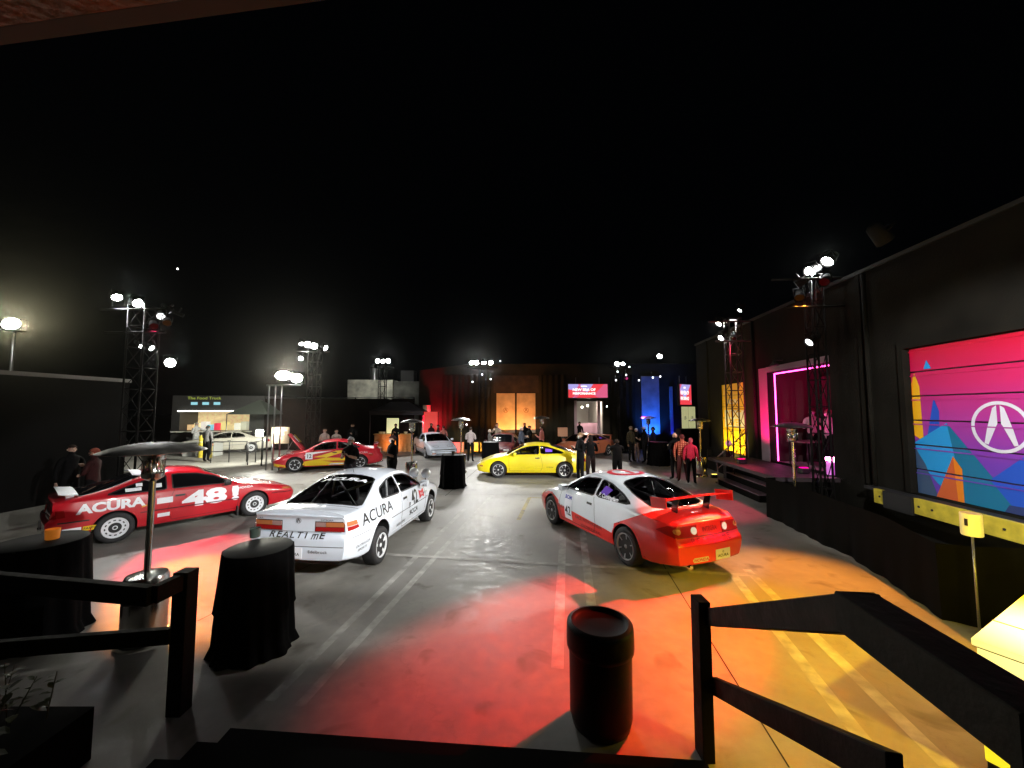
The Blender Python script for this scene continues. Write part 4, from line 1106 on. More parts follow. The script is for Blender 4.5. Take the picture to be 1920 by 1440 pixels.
# bumper ledge
b = NB(); box(b, LW - .22, LW - .001, 1.5, 8.6, .93, .99); obj('dock_edge', b, M['panel_grey'], wb)
for ya, yb in ((8.0, 8.25), (4.7, 7.35), (1.0, 4.5)):
    b = NB(); box(b, LW - .30, LW - .22, ya, yb, .70, .99, bev=.006); o = obj('dock_bumper', b, M['yellow_steel'], wb)
    for k in range(int((yb - ya) / .5) + 1):
        b = NB(); lathe(b, [(.02, LW - .312), (.02, LW - .30)], 8, axis='x', c=(0, min(yb - .1, ya + .1 + k * .55), .85)); obj('bolt', b, M['panel_grey'], o)
b = NB(); box(b, LW - .34, LW - .22, 7.36, 7.98, .66, 1.0); obj('rubber_block', b, M['black'], wb)

# -- magenta doorway with a curtained room
y0, y1, z0, z1 = doors[1]
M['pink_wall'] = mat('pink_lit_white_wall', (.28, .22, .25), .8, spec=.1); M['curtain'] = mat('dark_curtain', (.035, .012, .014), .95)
b = NB(); box(b, LW - .02, LW - .001, y1 - .001, y1 + .46, z0 - .02, z1 + .16); box(b, LW - .021, LW - .001, y0, y1, z1 + .001, z1 + .17); obj('white_surround', b, M['pink_wall'], wb)
b = NB(); box(b, LW + .25, LW + 3.2, y1 + .001, y1 + .08, z0, z1 + .3); obj('room_side_wall', b, M['curtain'], wb)
b = NB(); box(b, LW + .25, LW + 3.2, y0 - .6, y0 - .52, z0, z1 + .3); obj('room_near_wall', b, M['pink_wall'], wb)
b = NB(); box(b, LW + .26, LW + 3.2, y0 - .5, y1, z1 + .2, z1 + .28); obj('room_ceiling', b, M['pink_wall'], wb)
b = NB(); box(b, LW + .0, LW + 3.2, y0 - .5, y1, z0 - .06, z0); obj('room_floor', b, M['pink_wall'], wb)
b = NB(); n = 60; prev = None
for i in range(n + 1):
    yy = y0 - .5 + (y1 + .5 - y0) * i / n; xx = LW + 1.6 + .05 * math.sin(i * 1.9)
    cur = (b.verts.new((xx, yy, z0)), b.verts.new((xx, yy, z1 - .15)))
    if prev: b.faces.new((prev[0], cur[0], cur[1], prev[1]))
    prev = cur
obj('curtain', b, M['curtain'], wb, smooth=60)
M['led_pink'] = emis('pink_led', (1, .06, .42), 10)
b = NB(); bar(b, (LW + .22, y1 - .03, z0 + .02), (LW + .22, y1 - .03, z1 - .05), .018); bar(b, (LW + .22, y0, z1 - .05), (LW + .22, y1 - .03, z1 - .05), .018); obj('led_strip', b, M['led_pink'], wb)

# -- yellow banner door
y0, y1, z0, z1 = doors[2]
M['ban_y'] = mat('yellow_banner', (.85, .52, .02), .5); M['ban_w'] = mat('banner_white', (.72, .74, .9), .5)
b = NB(); box(b, LW + .05, LW + .1, y0, y1, z0, z1); bn = obj('banner_door', b, M['ban_y'], wb)
for k in range(5):
    b = NB(); zz = z0 + (k + 1) * (z1 - z0) / 6; box(b, LW + .044, LW + .0495, y0, y1, zz - .006, zz + .006); obj('door_groove', b, M['black'], bn)
def lay(body, size, yc, zc, m, x, parent, sx=1.0, bold=.004):
    vs, fs = flat_text(body, size, bold, sx); bm = NB(); vv = [bm.verts.new((x, yc - a, zc + c)) for a, c in vs]
    for f in fs: bm.faces.new([vv[i] for i in f])
    return obj('lettering', bm, m, parent)
yc = (y0 + y1) / 2
b = NB(); b.faces.new([b.verts.new((LW + .042, a, c)) for a, c in ((y0 + .1, 1.95), (y1 - .2, 1.95), (y1 - .2, 2.62), (y0 + .1, 2.62))]); obj('white_panel', b, M['ban_w'], bn)
lay('ACURA', .24, yc, 2.95, M['ban_w'], LW + .041, bn, 1.2); lay('NEXT', .34, yc, 2.46, M['ban_y'], LW + .040, bn, 1.4, .01); lay('LEVEL', .34, yc, 2.14, M['ban_y'], LW + .040, bn, 1.3, .01)

# ---- raised dock platform with black skirt and steps
pf = thing('dock_platform', 'black skirted platform below the pink doorway, in front of the warehouse', 'platform', tuple(WD * .58), -A_)
b = NB(); box(b, 5.62, LW - .002, 9.72, 13.9, .86, .96); obj('deck', b, mat('dark_deck', (.03, .02, .025), .6, var=.3), pf)
b = NB(); prev = None
path = [(7.1, 9.75), (5.62, 9.75), (5.36, 9.7), (5.40, 8.9), (5.34, 8.0), (5.38, 7.1), (5.2, 6.1), (5.05, 5.4), (4.90, 4.95), (5.25, 4.80), (5.75, 4.72), (6.4, 4.6), (6.9, 4.5)]
pp = []
for (a, c), (d, e) in zip(path, path[1:]):
    L = math.hypot(d - a, e - c); k = max(2, int(L / .06))
    for i in range(k): pp.append((a + (d - a) * i / k, c + (e - c) * i / k))
for i, (a, c) in enumerate(pp):
    wv = .012 * math.sin(i * .9) + .012 * math.sin(i * .37 + 1); zt_ = .96 if c > 8.7 else .96 - .02 * math.sin(i * .2)
    cur = [b.verts.new((a + wv * (1.6 - k * .5), c + wv * .5, zt_ * k / 3 if k else 0.0)) for k in range(4)]
    if prev:
        for k in range(3): b.faces.new((prev[k], cur[k], cur[k + 1], prev[k + 1]))
    prev = cur
obj('skirt', b, M['dock_black'], pf, smooth=80)
for i in range(4):
    b = NB(); z = .22 * (i + 1); box(b, 5.95 + .30 * i, 5.95 + .30 * (i + 1) - .002, 11.2 - .12 * i, 13.9, .0 if i == 0 else 0, z - .03); st = obj('step', b, M['dock_black'], pf)
    b = NB(); box(b, 5.94 + .30 * i, 5.95 + .30 * (i + 1) - .004, 11.2 - .12 * i, 13.9, z - .03, z, bev=.004); obj('tread', b, mat('step_edge', (.16, .10, .12), .3), st)
b = NB()
for yy in (13.9,):
    for za, r in ((.95, .022), (.55, .015)): bar(b, (5.95, yy, za), (7.0, yy, za + .95), r)
    for xx, zz in ((5.95, 0), (6.5, .5), (7.0, .9)): bar(b, (xx, yy, zz), (xx, yy, .95 + (xx - 5.95) * .9), .022)
obj('handrail', b, mat('rail_steel', (.35, .30, .32), .4, metal=.8), pf)
b = NB()
for za in (.98, .55): bar(b, (5.75, 11.0, za + .90), (5.75, 9.9, za + .9), .012)

# pale yellow sleeve on a thin pole standing at the dock edge
yb = thing('bollard_cover', 'pale yellow sleeve with a dark slot on a thin post by the mural door', 'bollard', tuple(P(1838, 1198)), 0)
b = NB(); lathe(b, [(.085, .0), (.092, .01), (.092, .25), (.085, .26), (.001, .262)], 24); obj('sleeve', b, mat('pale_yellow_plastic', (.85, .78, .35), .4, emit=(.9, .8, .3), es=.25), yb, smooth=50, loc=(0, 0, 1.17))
b = NB(); bar(b, (0, 0, 0), (0, 0, 1.17), .012); obj('post', b, M['grey_metal'], yb)
b = NB(); box(b, -.014, .014, -.095, -.088, 1.29, 1.37); obj('slot', b, M['black'], yb, rot=(0, 0, R(-75)))

# ---- far warehouse across the yard
fb = thing('back_warehouse', 'wide dark building closing the far end of the yard, hung with dark drapes', 'building')
M['far_wall'] = mat('far_dark_wall', (.035, .03, .02), .9, spec=.15, var=.4, scale=.8, bump=.3, bscale=10)
b = NB(); YB = 26.0
box(b, -6.3, 4.25, YB, YB + .3, 0, 5.3); box(b, 4.25, 6.15, YB, YB + .3, 3.2, 5.3); box(b, 6.15, 13.4, YB, YB + .3, 0, 5.3); obj('wall', b, M['far_wall'], fb)
b = NB(); vs = [(-6.3, 5.3), (-3.9, 5.62), (-2.3, 5.75), (13.4, 5.75), (13.4, 5.3)]
A = [b.verts.new((x, YB, z)) for x, z in vs]; B = [b.verts.new((x, YB + .3, z)) for x, z in vs]; b.faces.new(A); b.faces.new(B[::-1])
for k in range(5): b.faces.new((A[k], B[k], B[(k + 1) % 5], A[(k + 1) % 5]))
obj('gable', b, M['far_wall'], fb)
b = NB(); box(b, -6.35, 13.4, YB + .3, YB + 12, 5.2, 5.3); obj('roof', b, M['black'], fb)
# vertical drape folds
for (xa, xb) in ((-4.7, -1.4), (2.0, 3.7), (6.6, 8.3)):
    b = NB(); prev = None; n = int((xb - xa) / .08)
    for i in range(n + 1):
        x = xa + (xb - xa) * i / n; y = YB - .12 + .05 * math.sin(i * 1.3) + .02 * math.sin(i * .5)
        cur = (b.verts.new((x, y, .02)), b.verts.new((x, y, 5.0)))
        if prev: b.faces.new((prev[0], cur[0], cur[1], prev[1]))
        prev = cur
    obj('drape', b, mat('far_drape', (.022, .02, .012), .95, spec=.1), fb, smooth=60)
b = NB(); box(b, -1.25, 1.8, YB - .02, YB - .001, 3.78, 4.95); obj('glow_panel', b, mat('glow_brown', (.045, .028, .018), .8, var=.6, scale=2), fb)  # panel added for the orange glow above the doors, put into its colour
M['orange_door'] = mat('painted_door', (.62, .50, .36), .6, var=.2, scale=2)
for x0, x1 in ((-1.05, .20), (.32, 1.58)):
    dr = NB(); box(dr, x0, x1, YB - .05, YB - .001, 1.1, 3.75, bev=.01); o = obj('freight_door', dr, M['orange_door'], fb)
    vs, fs = accent_logo(); bm = NB(); vv = [bm.verts.new(((x0 + x1) / 2 + a * .17, YB - .056, 2.6 + c * .17)) for a, c in vs]
    for f in fs: bm.faces.new([vv[i] for i in f])
    obj('emblem', bm, mat('brown_print', (.25, .10, .02), .5), o)
b = NB(); box(b, -1.3, 1.8, YB - .3, YB - .051, 0, 1.08); obj('loading_sill', b, M['wall'], fb)
# blue lit wall panel, red lit recess
b = NB(); box(b, 8.75, 9.95, YB - .07, YB - .001, 1.0, 4.9); obj('smooth_panel', b, mat('pale_panel', (.5, .5, .5), .6, var=.3, scale=1.5), fb)
b = NB(); box(b, 10.65, 10.85, YB - .09, YB - .001, 1.0, 4.2); obj('column_strip', b, mat('pale_strip', (.5, .5, .5), .6), fb)
b = NB(); box(b, -5.95, -5.5, YB - .3, YB - .001, .0, 2.95); obj('door_column', b, mat('warm_column', (.8, .7, .5), .6), fb)
# doorway with stage light inside
rm = NB(); x0, x1 = 4.25, 6.15
for q in ((x0 - .1, x0, YB + .3, YB + 5, 0, 3.4), (x1, x1 + .1, YB + .3, YB + 5, 0, 3.4), (x0, x1, YB + 5, YB + 5.1, 0, 3.4), (x0, x1, YB + .31, YB + 5, 3.3, 3.4)): box(rm, *q)
obj('inner_room', rm, mat('room_white', (.6, .58, .55), .7), fb)
b = NB(); box(b, x0 - .05, x0 + .12, YB - .06, YB - .001, 0, 3.25); box(b, x1 - .4, x1 - .2, YB - .06, YB + .1, 0, 3.25); obj('door_jamb', b, mat('jamb', (.55, .40, .45), .6), fb)
b = NB(); box(b, x0, x1, YB + 1.5, YB + 1.56, 0, 1.7); obj('inner_panel', b, mat('pink_panel', (.75, .45, .58), .6), fb)
for x in (4.5, 4.95, 5.35): 
    b = NB(); lathe(b, [(.001, 0), (.06, 0), (.07, .12), (.001, .14)], 12, c=(x, YB + 1.2, 2.75 + .1 * (x > 5))); obj('ceiling_lamp', b, emis('warm_bulb', (1, .95, .75), 12), fb)

# LED screen over the doorway and a second one
def screen(loc, rz, w, h, label):
    t = thing('led_screen', label, 'screen', loc, rz)
    b = NB(); box(b, -w / 2 - .06, w / 2 + .06, .0, .12, -.06, h + .06); obj('casing', b, M['black'], t)
    m = bpy.data.materials.new('screen_picture'); m.use_nodes = True; nt = m.node_tree; nt.nodes.clear()
    o = nt.nodes.new('ShaderNodeOutputMaterial'); e = nt.nodes.new('ShaderNodeEmission'); tc = nt.nodes.new('ShaderNodeTexCoord'); n = nt.nodes.new('ShaderNodeTexVoronoi'); n.inputs['Scale'].default_value = 1.1
    nt.links.new(tc.outputs['Object'], n.inputs['Vector']); r = nt.nodes.new('ShaderNodeValToRGB'); el = r.color_ramp.elements
    r.color_ramp.interpolation = 'CONSTANT'
    el[0].color = (.9, .06, .08, 1); el[1].position = .45; el[1].color = (.75, .12, .25, 1)
    for p_, c in ((.62, (.45, .40, .85, 1)), (.82, (.35, .65, .9, 1))): q = el.new(p_); q.color = c
    nt.links.new(n.outputs['Color'], r.inputs[0]); nt.links.new(r.outputs[0], e.inputs[0]); e.inputs[1].default_value = 1.0; nt.links.new(e.outputs[0], o.inputs[0])
    b = NB(); b.faces.new([b.verts.new(v) for v in ((-w / 2, -.004, 0), (w / 2, -.004, 0), (w / 2, -.004, h), (-w / 2, -.004, h))]); obj('picture', b, m, t)
    wm = emis('screen_white', (1, .9, .85), 1.6)
    for body, sz, zz in (('ACURA', .12, .84), ('NEW ERA OF', .26, .58), ('PERFORMANCE', .22, .30)):
        vs, fs = flat_text(body, sz * h, .008, 1.1); bm = NB(); vv = [bm.verts.new((a * min(1, w / 2.4) + (-w * .1), -.01, zz * h + c)) for a, c in vs]
        for f in fs: bm.faces.new([vv[i] for i in f])
        obj('lettering', bm, wm, t)
    for s in (-1, 1):
        b = NB(); bar(b, (s * w * .3, .14, h + .05), (s * w * .3, .14, h + .45), .02); obj('hanger', b, M['grey_metal'], t)
    return t
screen((4.95, 25.0, 3.42), 0, 2.55, .88, 'wide bright screen with red and violet picture over the far doorway')
screen((9.05, 20.0, 2.9), R(35), 1.05, 1.05, 'square bright screen above the pale lit double doors')
dd = thing('lit_double_door', 'pair of pale yellow lit door leaves under the square screen', 'door', (9.45, 20.6, 1.65), R(15))
for s in (0, 1):
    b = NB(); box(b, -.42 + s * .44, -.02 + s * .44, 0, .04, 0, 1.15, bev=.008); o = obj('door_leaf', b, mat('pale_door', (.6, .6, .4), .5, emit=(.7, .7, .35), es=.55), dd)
    vs, fs = accent_logo(); bm = NB(); vv = [bm.verts.new((-.22 + s * .44 + a * .07, -.004, .55 + c * .1)) for a, c in vs]
    for f in fs: bm.faces.new([vv[i] for i in f])
    obj('emblem', bm, M['black'], o)
b = NB(); box(b, -.6, .55, -.1, .3, -1.65, -.02); obj('base_cabinet', b, M['black'], dd)

# ---- left side: dark container wall, fences
lw = thing('dark_wall', 'long black wall with pale top rail along the left edge of the yard', 'wall', tuple(WD * -1.35), -A_)
b = NB(); box(b, -14.4, -14.0, 3, 12.9, 0, 3.55); obj('wall_body', b, mat('black_paint', (.003, .003, .003), .9, spec=.1), lw)
b = NB(); box(b, -14.42, -13.96, 3, 12.92, 3.55, 3.66); obj('top_rail', b, mat('pale_rail', (.15, .145, .14), .6), lw)
bf = thing('back_fence', 'tall black screened fence behind the flame painted car', 'fence')
b = NB(); box(b, -16.2, -6.4, 25.2, 25.26, .05, 3.35); obj('screen_cloth', b, mat('fence_screen', (.012, .007, .006), .95, spec=.1, var=.4, scale=2), bf)
for k in range(6): b = NB(); x = -16.1 + k * 1.93; bar(b, (x, 25.3, 0), (x, 25.3, 3.45), .04); obj('post', b, M['black'], bf)
b = NB(); bar(b, (-16.2, 25.3, 3.42), (-6.4, 25.3, 3.42), .03); obj('top_rail', b, M['grey_metal'], bf)
gb = thing('block_building', 'weathered grey concrete block above the back fence', 'building', (-11.2, 31, 0))
b = NB(); box(b, -2.1, 1.55, 0, 4, 0, 5.05); obj('wall', b, mat('weathered_concrete', (.5, .49, .42), .9, var=.6, scale=1.2), gb)
b = NB(); box(b, 1.56, 4.5, .3, 4, 0, 4.95); obj('annex', b, mat('weathered_concrete2', (.10, .10, .09), .9, var=.6, scale=1.2), gb)
b = NB(); box(b, 1.9, 3.0, 1, 2, 4.95, 5.9); obj('roof_unit', b, M['panel_grey'], gb)
b = NB(); lathe(b, [(.3, 0), (.3, 1.2), (.2, 1.4), (.001, 1.4)], 16, c=(-.3, 1, 5.05)); obj('roof_vent', b, M['grey_metal'], gb, smooth=40)

# ---- deck the photographer stands on, steps, canopy
M['deck'] = mat('landing_concrete', (.16, .155, .145), .85, var=.5, scale=1.6, bump=.3, bscale=14)
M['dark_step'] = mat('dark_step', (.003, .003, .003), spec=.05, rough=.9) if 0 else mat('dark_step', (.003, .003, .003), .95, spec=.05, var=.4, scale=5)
M['timber'] = mat('black_painted_timber', (.006, .005, .004), .7, spec=.1, var=.3, scale=12, bump=.15, bscale=30)
b = NB(); box(b, -6, .95, -1.5, 1.55, .88, 1.0); tag(obj('landing', b, M['deck']), kind='structure')
for i in range(5):
    zt = .84 - .168 * i; ang = 0
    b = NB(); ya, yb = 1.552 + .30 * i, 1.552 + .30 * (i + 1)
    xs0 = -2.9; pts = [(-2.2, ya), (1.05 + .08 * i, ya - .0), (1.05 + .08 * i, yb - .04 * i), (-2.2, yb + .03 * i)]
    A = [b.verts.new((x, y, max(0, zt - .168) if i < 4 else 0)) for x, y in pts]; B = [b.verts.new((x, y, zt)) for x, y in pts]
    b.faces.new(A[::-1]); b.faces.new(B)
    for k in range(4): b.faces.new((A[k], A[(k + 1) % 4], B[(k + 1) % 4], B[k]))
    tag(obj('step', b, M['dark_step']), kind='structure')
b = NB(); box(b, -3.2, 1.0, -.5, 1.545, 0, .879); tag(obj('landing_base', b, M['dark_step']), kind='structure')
ca = P(0, 85, 3.85); cb = P(600, 2, 3.85)
cn = thing('canopy', 'canopy soffit coloured as if lit red, overhead at the top left corner', 'canopy', tuple(ca), math.atan2(cb.y - ca.y, cb.x - ca.x))
cm = mat('red_lit_soffit', (.14, .035, .015), .85, var=.5, scale=3, bump=.4, bscale=30)  # red light on the soffit is put into its colour
b = NB(); box(b, -3.5, 1.6, -3, -.051, 0, .05); obj('soffit', b, cm, cn)
b = NB(); box(b, -3.5, 1.6, -.05, 0, 0, .14); obj('fascia', b, mat('fascia', (.08, .045, .045), .9, spec=.1), cn)
for x in (-3.3, 1.5):
    b = NB(); box(b, x - .06, x + .06, -2.95, -2.83, -2.85, -.001); obj('post', b, M['timber'], cn)

def beam(bm, a, b_, w, h):
    a = Vector(a); b_ = Vector(b_); d = (b_ - a).normalized(); s = Vector((-d.y, d.x, 0)).normalized() * w / 2; u = Vector((0, 0, 1)) * h / 2
    if Vector((d.x, d.y)).length < .1: s = Vector((w / 2, 0, 0)); u = Vector((0, h / 2, 0))
    A = [bm.verts.new(a + p) for p in (s + u, -s + u, -s - u, s - u)]; B = [bm.verts.new(b_ + p) for p in (s + u, -s + u, -s - u, s - u)]
    bm.faces.new(A); bm.faces.new(B[::-1])
    fs = [bm.faces.new((A[k], B[k], B[(k + 1) % 4], A[(k + 1) % 4])) for k in range(4)]
    bmesh.ops.recalc_face_normals(bm, faces=bm.faces)
    bmesh.ops.bevel(bm, geom=[e for e in bm.edges], offset=.004, segments=1, affect='EDGES')
def beamobj(name, a, b_, w, h, parent):
    bm = NB(); beam(bm, a, b_, w, h); return obj(name, bm, M['timber'], parent)
rr_ = thing('stair_railing', 'black timber stair railing crossing the bottom right over the yellow lit floor', 'railing')
pb = P(1322, 1418); pb.z = 0
beamobj('post', (pb.x, pb.y, 0), (pb.x, pb.y, 1.17), .09, .14, rr_)
c0 = PD(1625, 1152, 1.25); c0.z = c0.z
t0 = Vector((pb.x + .06, pb.y - .05, 1.05))
beamobj('top_rail', t0, c0, .085, .13, rr_)
ce_ = P(1985, 1405, c0.z - .01); beamobj('top_rail', c0 + Vector((-.02, .02, .002)), ce_, .12, .12, rr_)
m0 = Vector((pb.x + .06, pb.y - .05, .55)); m1 = PD(1680, 1452, 1.3); beamobj('lower_rail', m0, m1, .05, .13, rr_)
beamobj('post', (ce_.x, ce_.y, 1.0), (ce_.x, ce_.y, ce_.z - .062), .09, .09, rr_)
for k in range(1): pass
lr = thing('left_railing', 'black timber railing at bottom left in front of the planter and near heater', 'railing')
lp = P(335, 1335); 
beamobj('post', (lp.x, lp.y, 0), (lp.x, lp.y, 1.21), .13, .13, lr)
k0 = P(283, 1118, 1.12); k1 = P(-40, 1088, 1.12)
beamobj('top_rail', (lp.x, lp.y - .05, 1.13), (k0.x + .02, k0.y, 1.13), .07, .14, lr); beamobj('top_rail', (k0.x, k0.y, 1.125), (k1.x, k1.y, 1.125), .07, .15, lr)
k0b = P(330, 1235, .70); k1b = P(-40, 1215, .70); beamobj('lower_rail', (lp.x - .05, lp.y - .06, .68), (k1b.x, k1b.y, .68), .06, .13, lr)
beamobj('post', (k1.x + .05, k1.y, 0), (k1.x + .05, k1.y, 1.04), .09, .09, lr)
# planter with leafy plants behind the left railing
pl = thing('planter', 'dark planter trough with low leafy plants below the left railing', 'planter', (-3.95, 2.75, 0))
b = NB(); box(b, -1.2, .75, -.3, .35, 0, .38); obj('trough', b, M['dark_step'], pl)
random.seed(4); b = NB(); st_ = NB()
for i in range(34):
    x, y = random.uniform(-1.1, .65), random.uniform(-.22, .28); H_ = random.uniform(.12, .42); lx, ly = random.uniform(-.12, .12), random.uniform(-.12, .12)
    bar(st_, (x, y, .34), (x + lx, y + ly, .38 + H_), .005, 4, .003)
    for k in range(9):
        t = .2 + .8 * k / 9; p0 = Vector((x + lx * t, y + ly * t, .38 + H_ * t)); a = random.random() * 2 * PI; L = random.uniform(.06, .13) * (1.2 - .5 * t); w = L * .26; el = random.uniform(.1, .9)
        d = Vector((math.cos(a) * math.cos(el), math.sin(a) * math.cos(el), math.sin(el))); s_ = d.cross(Vector((0, 0, 1))).normalized() * w; dn_ = Vector((0, 0, -L * .28))
        q = [b.verts.new(v) for v in (p0, p0 + d * L * .35 + s_, p0 + d * L * .7 + s_ * .8 + dn_ * .4, p0 + d * L + dn_, p0 + d * L * .7 - s_ * .8 + dn_ * .4, p0 + d * L * .35 - s_, p0 + d * L * .35, p0 + d * L * .7 + dn_ * .5)]
        for f in ((0, 1, 6), (0, 6, 5), (1, 2, 7, 6), (5, 6, 7, 4), (2, 3, 7), (4, 7, 3)): b.faces.new([q[j] for j in f])
tag(obj('stems', st_, mat('stem_green', (.05, .05, .02), .7), pl), kind='stuff')
tag(obj('foliage', b, mat('leaf_green', (.04, .05, .015), .5, var=.5, scale=9), pl), kind='stuff')

# ---- glowing yellow box bar at the right edge
gl = thing('light_box_bar', 'glowing yellow box counter at the bottom right corner', 'light box', (3.50, 3.02, 0), math.atan2(.73, 1.4))
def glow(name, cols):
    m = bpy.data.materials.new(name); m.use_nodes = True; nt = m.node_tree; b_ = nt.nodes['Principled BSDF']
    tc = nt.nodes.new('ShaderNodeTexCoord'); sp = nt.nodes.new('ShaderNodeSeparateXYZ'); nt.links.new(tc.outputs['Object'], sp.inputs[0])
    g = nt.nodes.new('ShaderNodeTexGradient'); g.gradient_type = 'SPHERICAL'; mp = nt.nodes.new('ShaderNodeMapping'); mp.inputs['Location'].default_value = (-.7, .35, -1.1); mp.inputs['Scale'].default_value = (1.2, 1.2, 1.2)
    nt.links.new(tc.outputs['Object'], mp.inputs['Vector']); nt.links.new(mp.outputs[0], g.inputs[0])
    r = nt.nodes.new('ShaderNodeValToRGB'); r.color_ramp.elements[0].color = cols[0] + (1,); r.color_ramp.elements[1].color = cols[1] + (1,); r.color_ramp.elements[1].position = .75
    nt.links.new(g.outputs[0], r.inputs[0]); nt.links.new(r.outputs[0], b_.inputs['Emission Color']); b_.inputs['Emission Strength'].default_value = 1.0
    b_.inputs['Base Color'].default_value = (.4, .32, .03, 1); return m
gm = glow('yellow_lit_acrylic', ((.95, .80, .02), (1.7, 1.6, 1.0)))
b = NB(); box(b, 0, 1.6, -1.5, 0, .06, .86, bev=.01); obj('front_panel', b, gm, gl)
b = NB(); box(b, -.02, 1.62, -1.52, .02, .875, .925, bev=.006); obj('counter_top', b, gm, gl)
b = NB(); box(b, .01, 1.59, -1.49, -.01, .0, .06); obj('plinth', b, M['black'], gl)
b = NB(); box(b, .005, 1.6, -1.49, -.005, .86, .875); obj('shadow_gap', b, mat('gap_brass', (.25, .2, .02), .5), gl)
b = NB(); box(b, .5, .52, -1.521, .021, .9255, .927); obj('top_joint', b, mat('gap_brass2', (.25, .2, .02), .5), gl)
# ------------------------------------------------------------------ the cars in their places
c = red_48_car(); c.place(P(212, 1016), P(474, 966), 'R'); 
c = white_race_car(); c.place(P(700, 1053), P(795, 977), 'R'); c.root.scale = (1, 1.05, 1.05)
c = red_white_race_car(); c.place(P(1184, 1056), P(1046, 982), 'L'); c.root.scale = (1.01, 1.05, 1.05)
c = yellow_coupe(); c.place(P(1061, 896), P(932, 895), 'L')
c = flame_car(); c.place(P(680, 878), P(547, 885), 'L')
c = white_hatch(); c.root.location = (-4.55, 22.6, 0); c.root.rotation_euler = (0, 0, R(-64))
c = maroon_car(); c.root.location = (-.5, 22.2, 0); c.root.rotation_euler = (0, 0, R(-98))
c = salmon_car(); c.place(P(1145, 853), P(1080, 863), 'L')
c = cream_car(); c.place(P(455, 849), P(384, 852), 'L')

# ------------------------------------------------------------------ patio heaters
def dome_wob(a, z): return 1 + .004 * math.sin(9 * a)
M['alu'] = mat('brushed_aluminium', (.62, .61, .58), .28, metal=1, var=.1, scale=20)
M['steel'] = mat('stainless', (.62, .60, .55), .2, metal=1)
M['copper'] = mat('bronze_steel', (.45, .30, .2), .25, metal=1)
def heater(pos, label, s=1.0, lean=0, steel=None, group='patio heaters round the yard', lit=False, dome=None, dw=1.0):
    st = steel or M['steel']
    t = thing('patio_heater', label, 'patio heater', tuple(pos), lean, group)
    b = NB(); lathe(b, [(.25, 0), (.25, .05), (.22, .09)], 28); obj('base', b, st, t, smooth=40)
    b = NB(); lathe(b, [(.20, .09), (.21, .11), (.21, .72), (.19, .76), (.05, .78)], 28); obj('tank_housing', b, st, t, smooth=40)
    b = NB(); bar(b, (0, 0, .78), (0, 0, 1.85), .033, 14); obj('pole', b, st, t, smooth=40)
    b = NB(); lathe(b, [(.04, 1.84), (.10, 1.88), (.11, 1.93), (.095, 1.95), (.095, 2.08), (.11, 2.10), (.12, 2.15), (.02, 2.17)], 24); o = obj('burner', b, M['copper'] if steel else st, t, smooth=40)
    b = NB()
    for k in range(12):
        a = 2 * PI * k / 12; bar(b, (.105 * math.cos(a), .105 * math.sin(a), 1.94), (.105 * math.cos(a), .105 * math.sin(a), 2.09), .005, 5)
    obj('guard', b, st, o)
    b = NB(); pr = [(r_ * dw, z_) for r_, z_ in [(.001, 2.30), (.10, 2.295), (.22, 2.275), (.34, 2.235), (.42, 2.195), (.425, 2.19), (.415, 2.185), (.33, 2.22), (.20, 2.255), (.001, 2.275)]]
    lathe(b, pr, 36, wob=dome_wob); obj('reflector', b, dome or M['alu'], t, smooth=40)
    b = NB(); bar(b, (0, 0, 2.15), (0, 0, 2.33), .012); obj('stud', b, st, t)
    b = NB(); box(b, -.05, .05, -.24, -.205, .5, .62, bev=.01); obj('valve_knob', b, M['black'], t)
    if s != 1: t.scale = (s, s, s)
    return t
h0 = P(268, 1202)
heater(h0, 'large patio heater nearest the camera, its wide dome crossing the red race car', s=.985, dw=1.19, dome=mat('weathered_dome', (.22, .215, .20), .42, metal=.9, var=.3, scale=9))
q = P(192, 905); heater(q, 'patio heater with amber lit dome behind the red number 48 car', steel=M['copper'], s=1.02)
heater(P(771, 906), 'patio heater between the white number 42 car and the white hatchback', s=1.0)
heater(P(864, 886), 'patio heater behind the round table with its stem by the man in a pale shirt')
heater(P(1016, 862), 'dim patio heater in front of the far wall between orange doors and far doorway')
heater(P(1217, 862), 'patio heater glowing pink in front of the blue wall')
heater(P(1315, 893), 'patio heater beside the guest in the red checked jacket')
heater(Vector((6.66, 9.18, 0)), 'patio heater behind the black skirt in front of the pink doorway', s=1.02, dome=mat('darkened_dome', (.05, .045, .045), .35, metal=.4))  # dome colour darkened to hold down the lamplight on it

# ------------------------------------------------------------------ cocktail tables
def cocktail(pos, label, r=.38, h=1.10, seed=0):
    rnd = random.Random(seed); t = thing('cocktail_table', label, 'table', tuple(pos), rnd.random(), 'high tables under black cloths')
    b = NB(); lathe(b, [(.001, h + .004), (r - .01, h + .004), (r + .002, h - .004), (r + .002, h - .02)], 36); obj('table_top', b, mat('black_top', (.014, .015, .014), .7, spec=.2), t, smooth=40)
    b = NB(); ph = rnd.random() * 6
    def wob(a, z):
        k = (h - z) / h
        return 1 + (.012 + .05 * k) * math.sin(8 * a + ph) + (.008 + .025 * k) * math.sin(17 * a + 2 * ph + 3 * z) + (.05 * k if math.sin(3 * a + ph) > .3 else 0)
    lathe(b, [(r + .008, h - .003), (r + .012, h - .05), (r + .02, h * .7), (r + .035, h * .45), (r + .04, h * .42), (r + .022, h * .39), (r + .03, .12), (r + .07, .012), (r + .06, .005)], 110, wob=wob)
    obj('table_cloth', b, M['black_cloth'], t, smooth=50); return t
t1 = P(478, 1213); cocktail(t1, 'high table under a black cloth in front of the white number 42 car', seed=2, r=.335, h=1.09)
t2 = P(62, 1195); cocktail(t2, 'high table under a black cloth at the left edge, an amber candle glass on it', r=.40, seed=3)
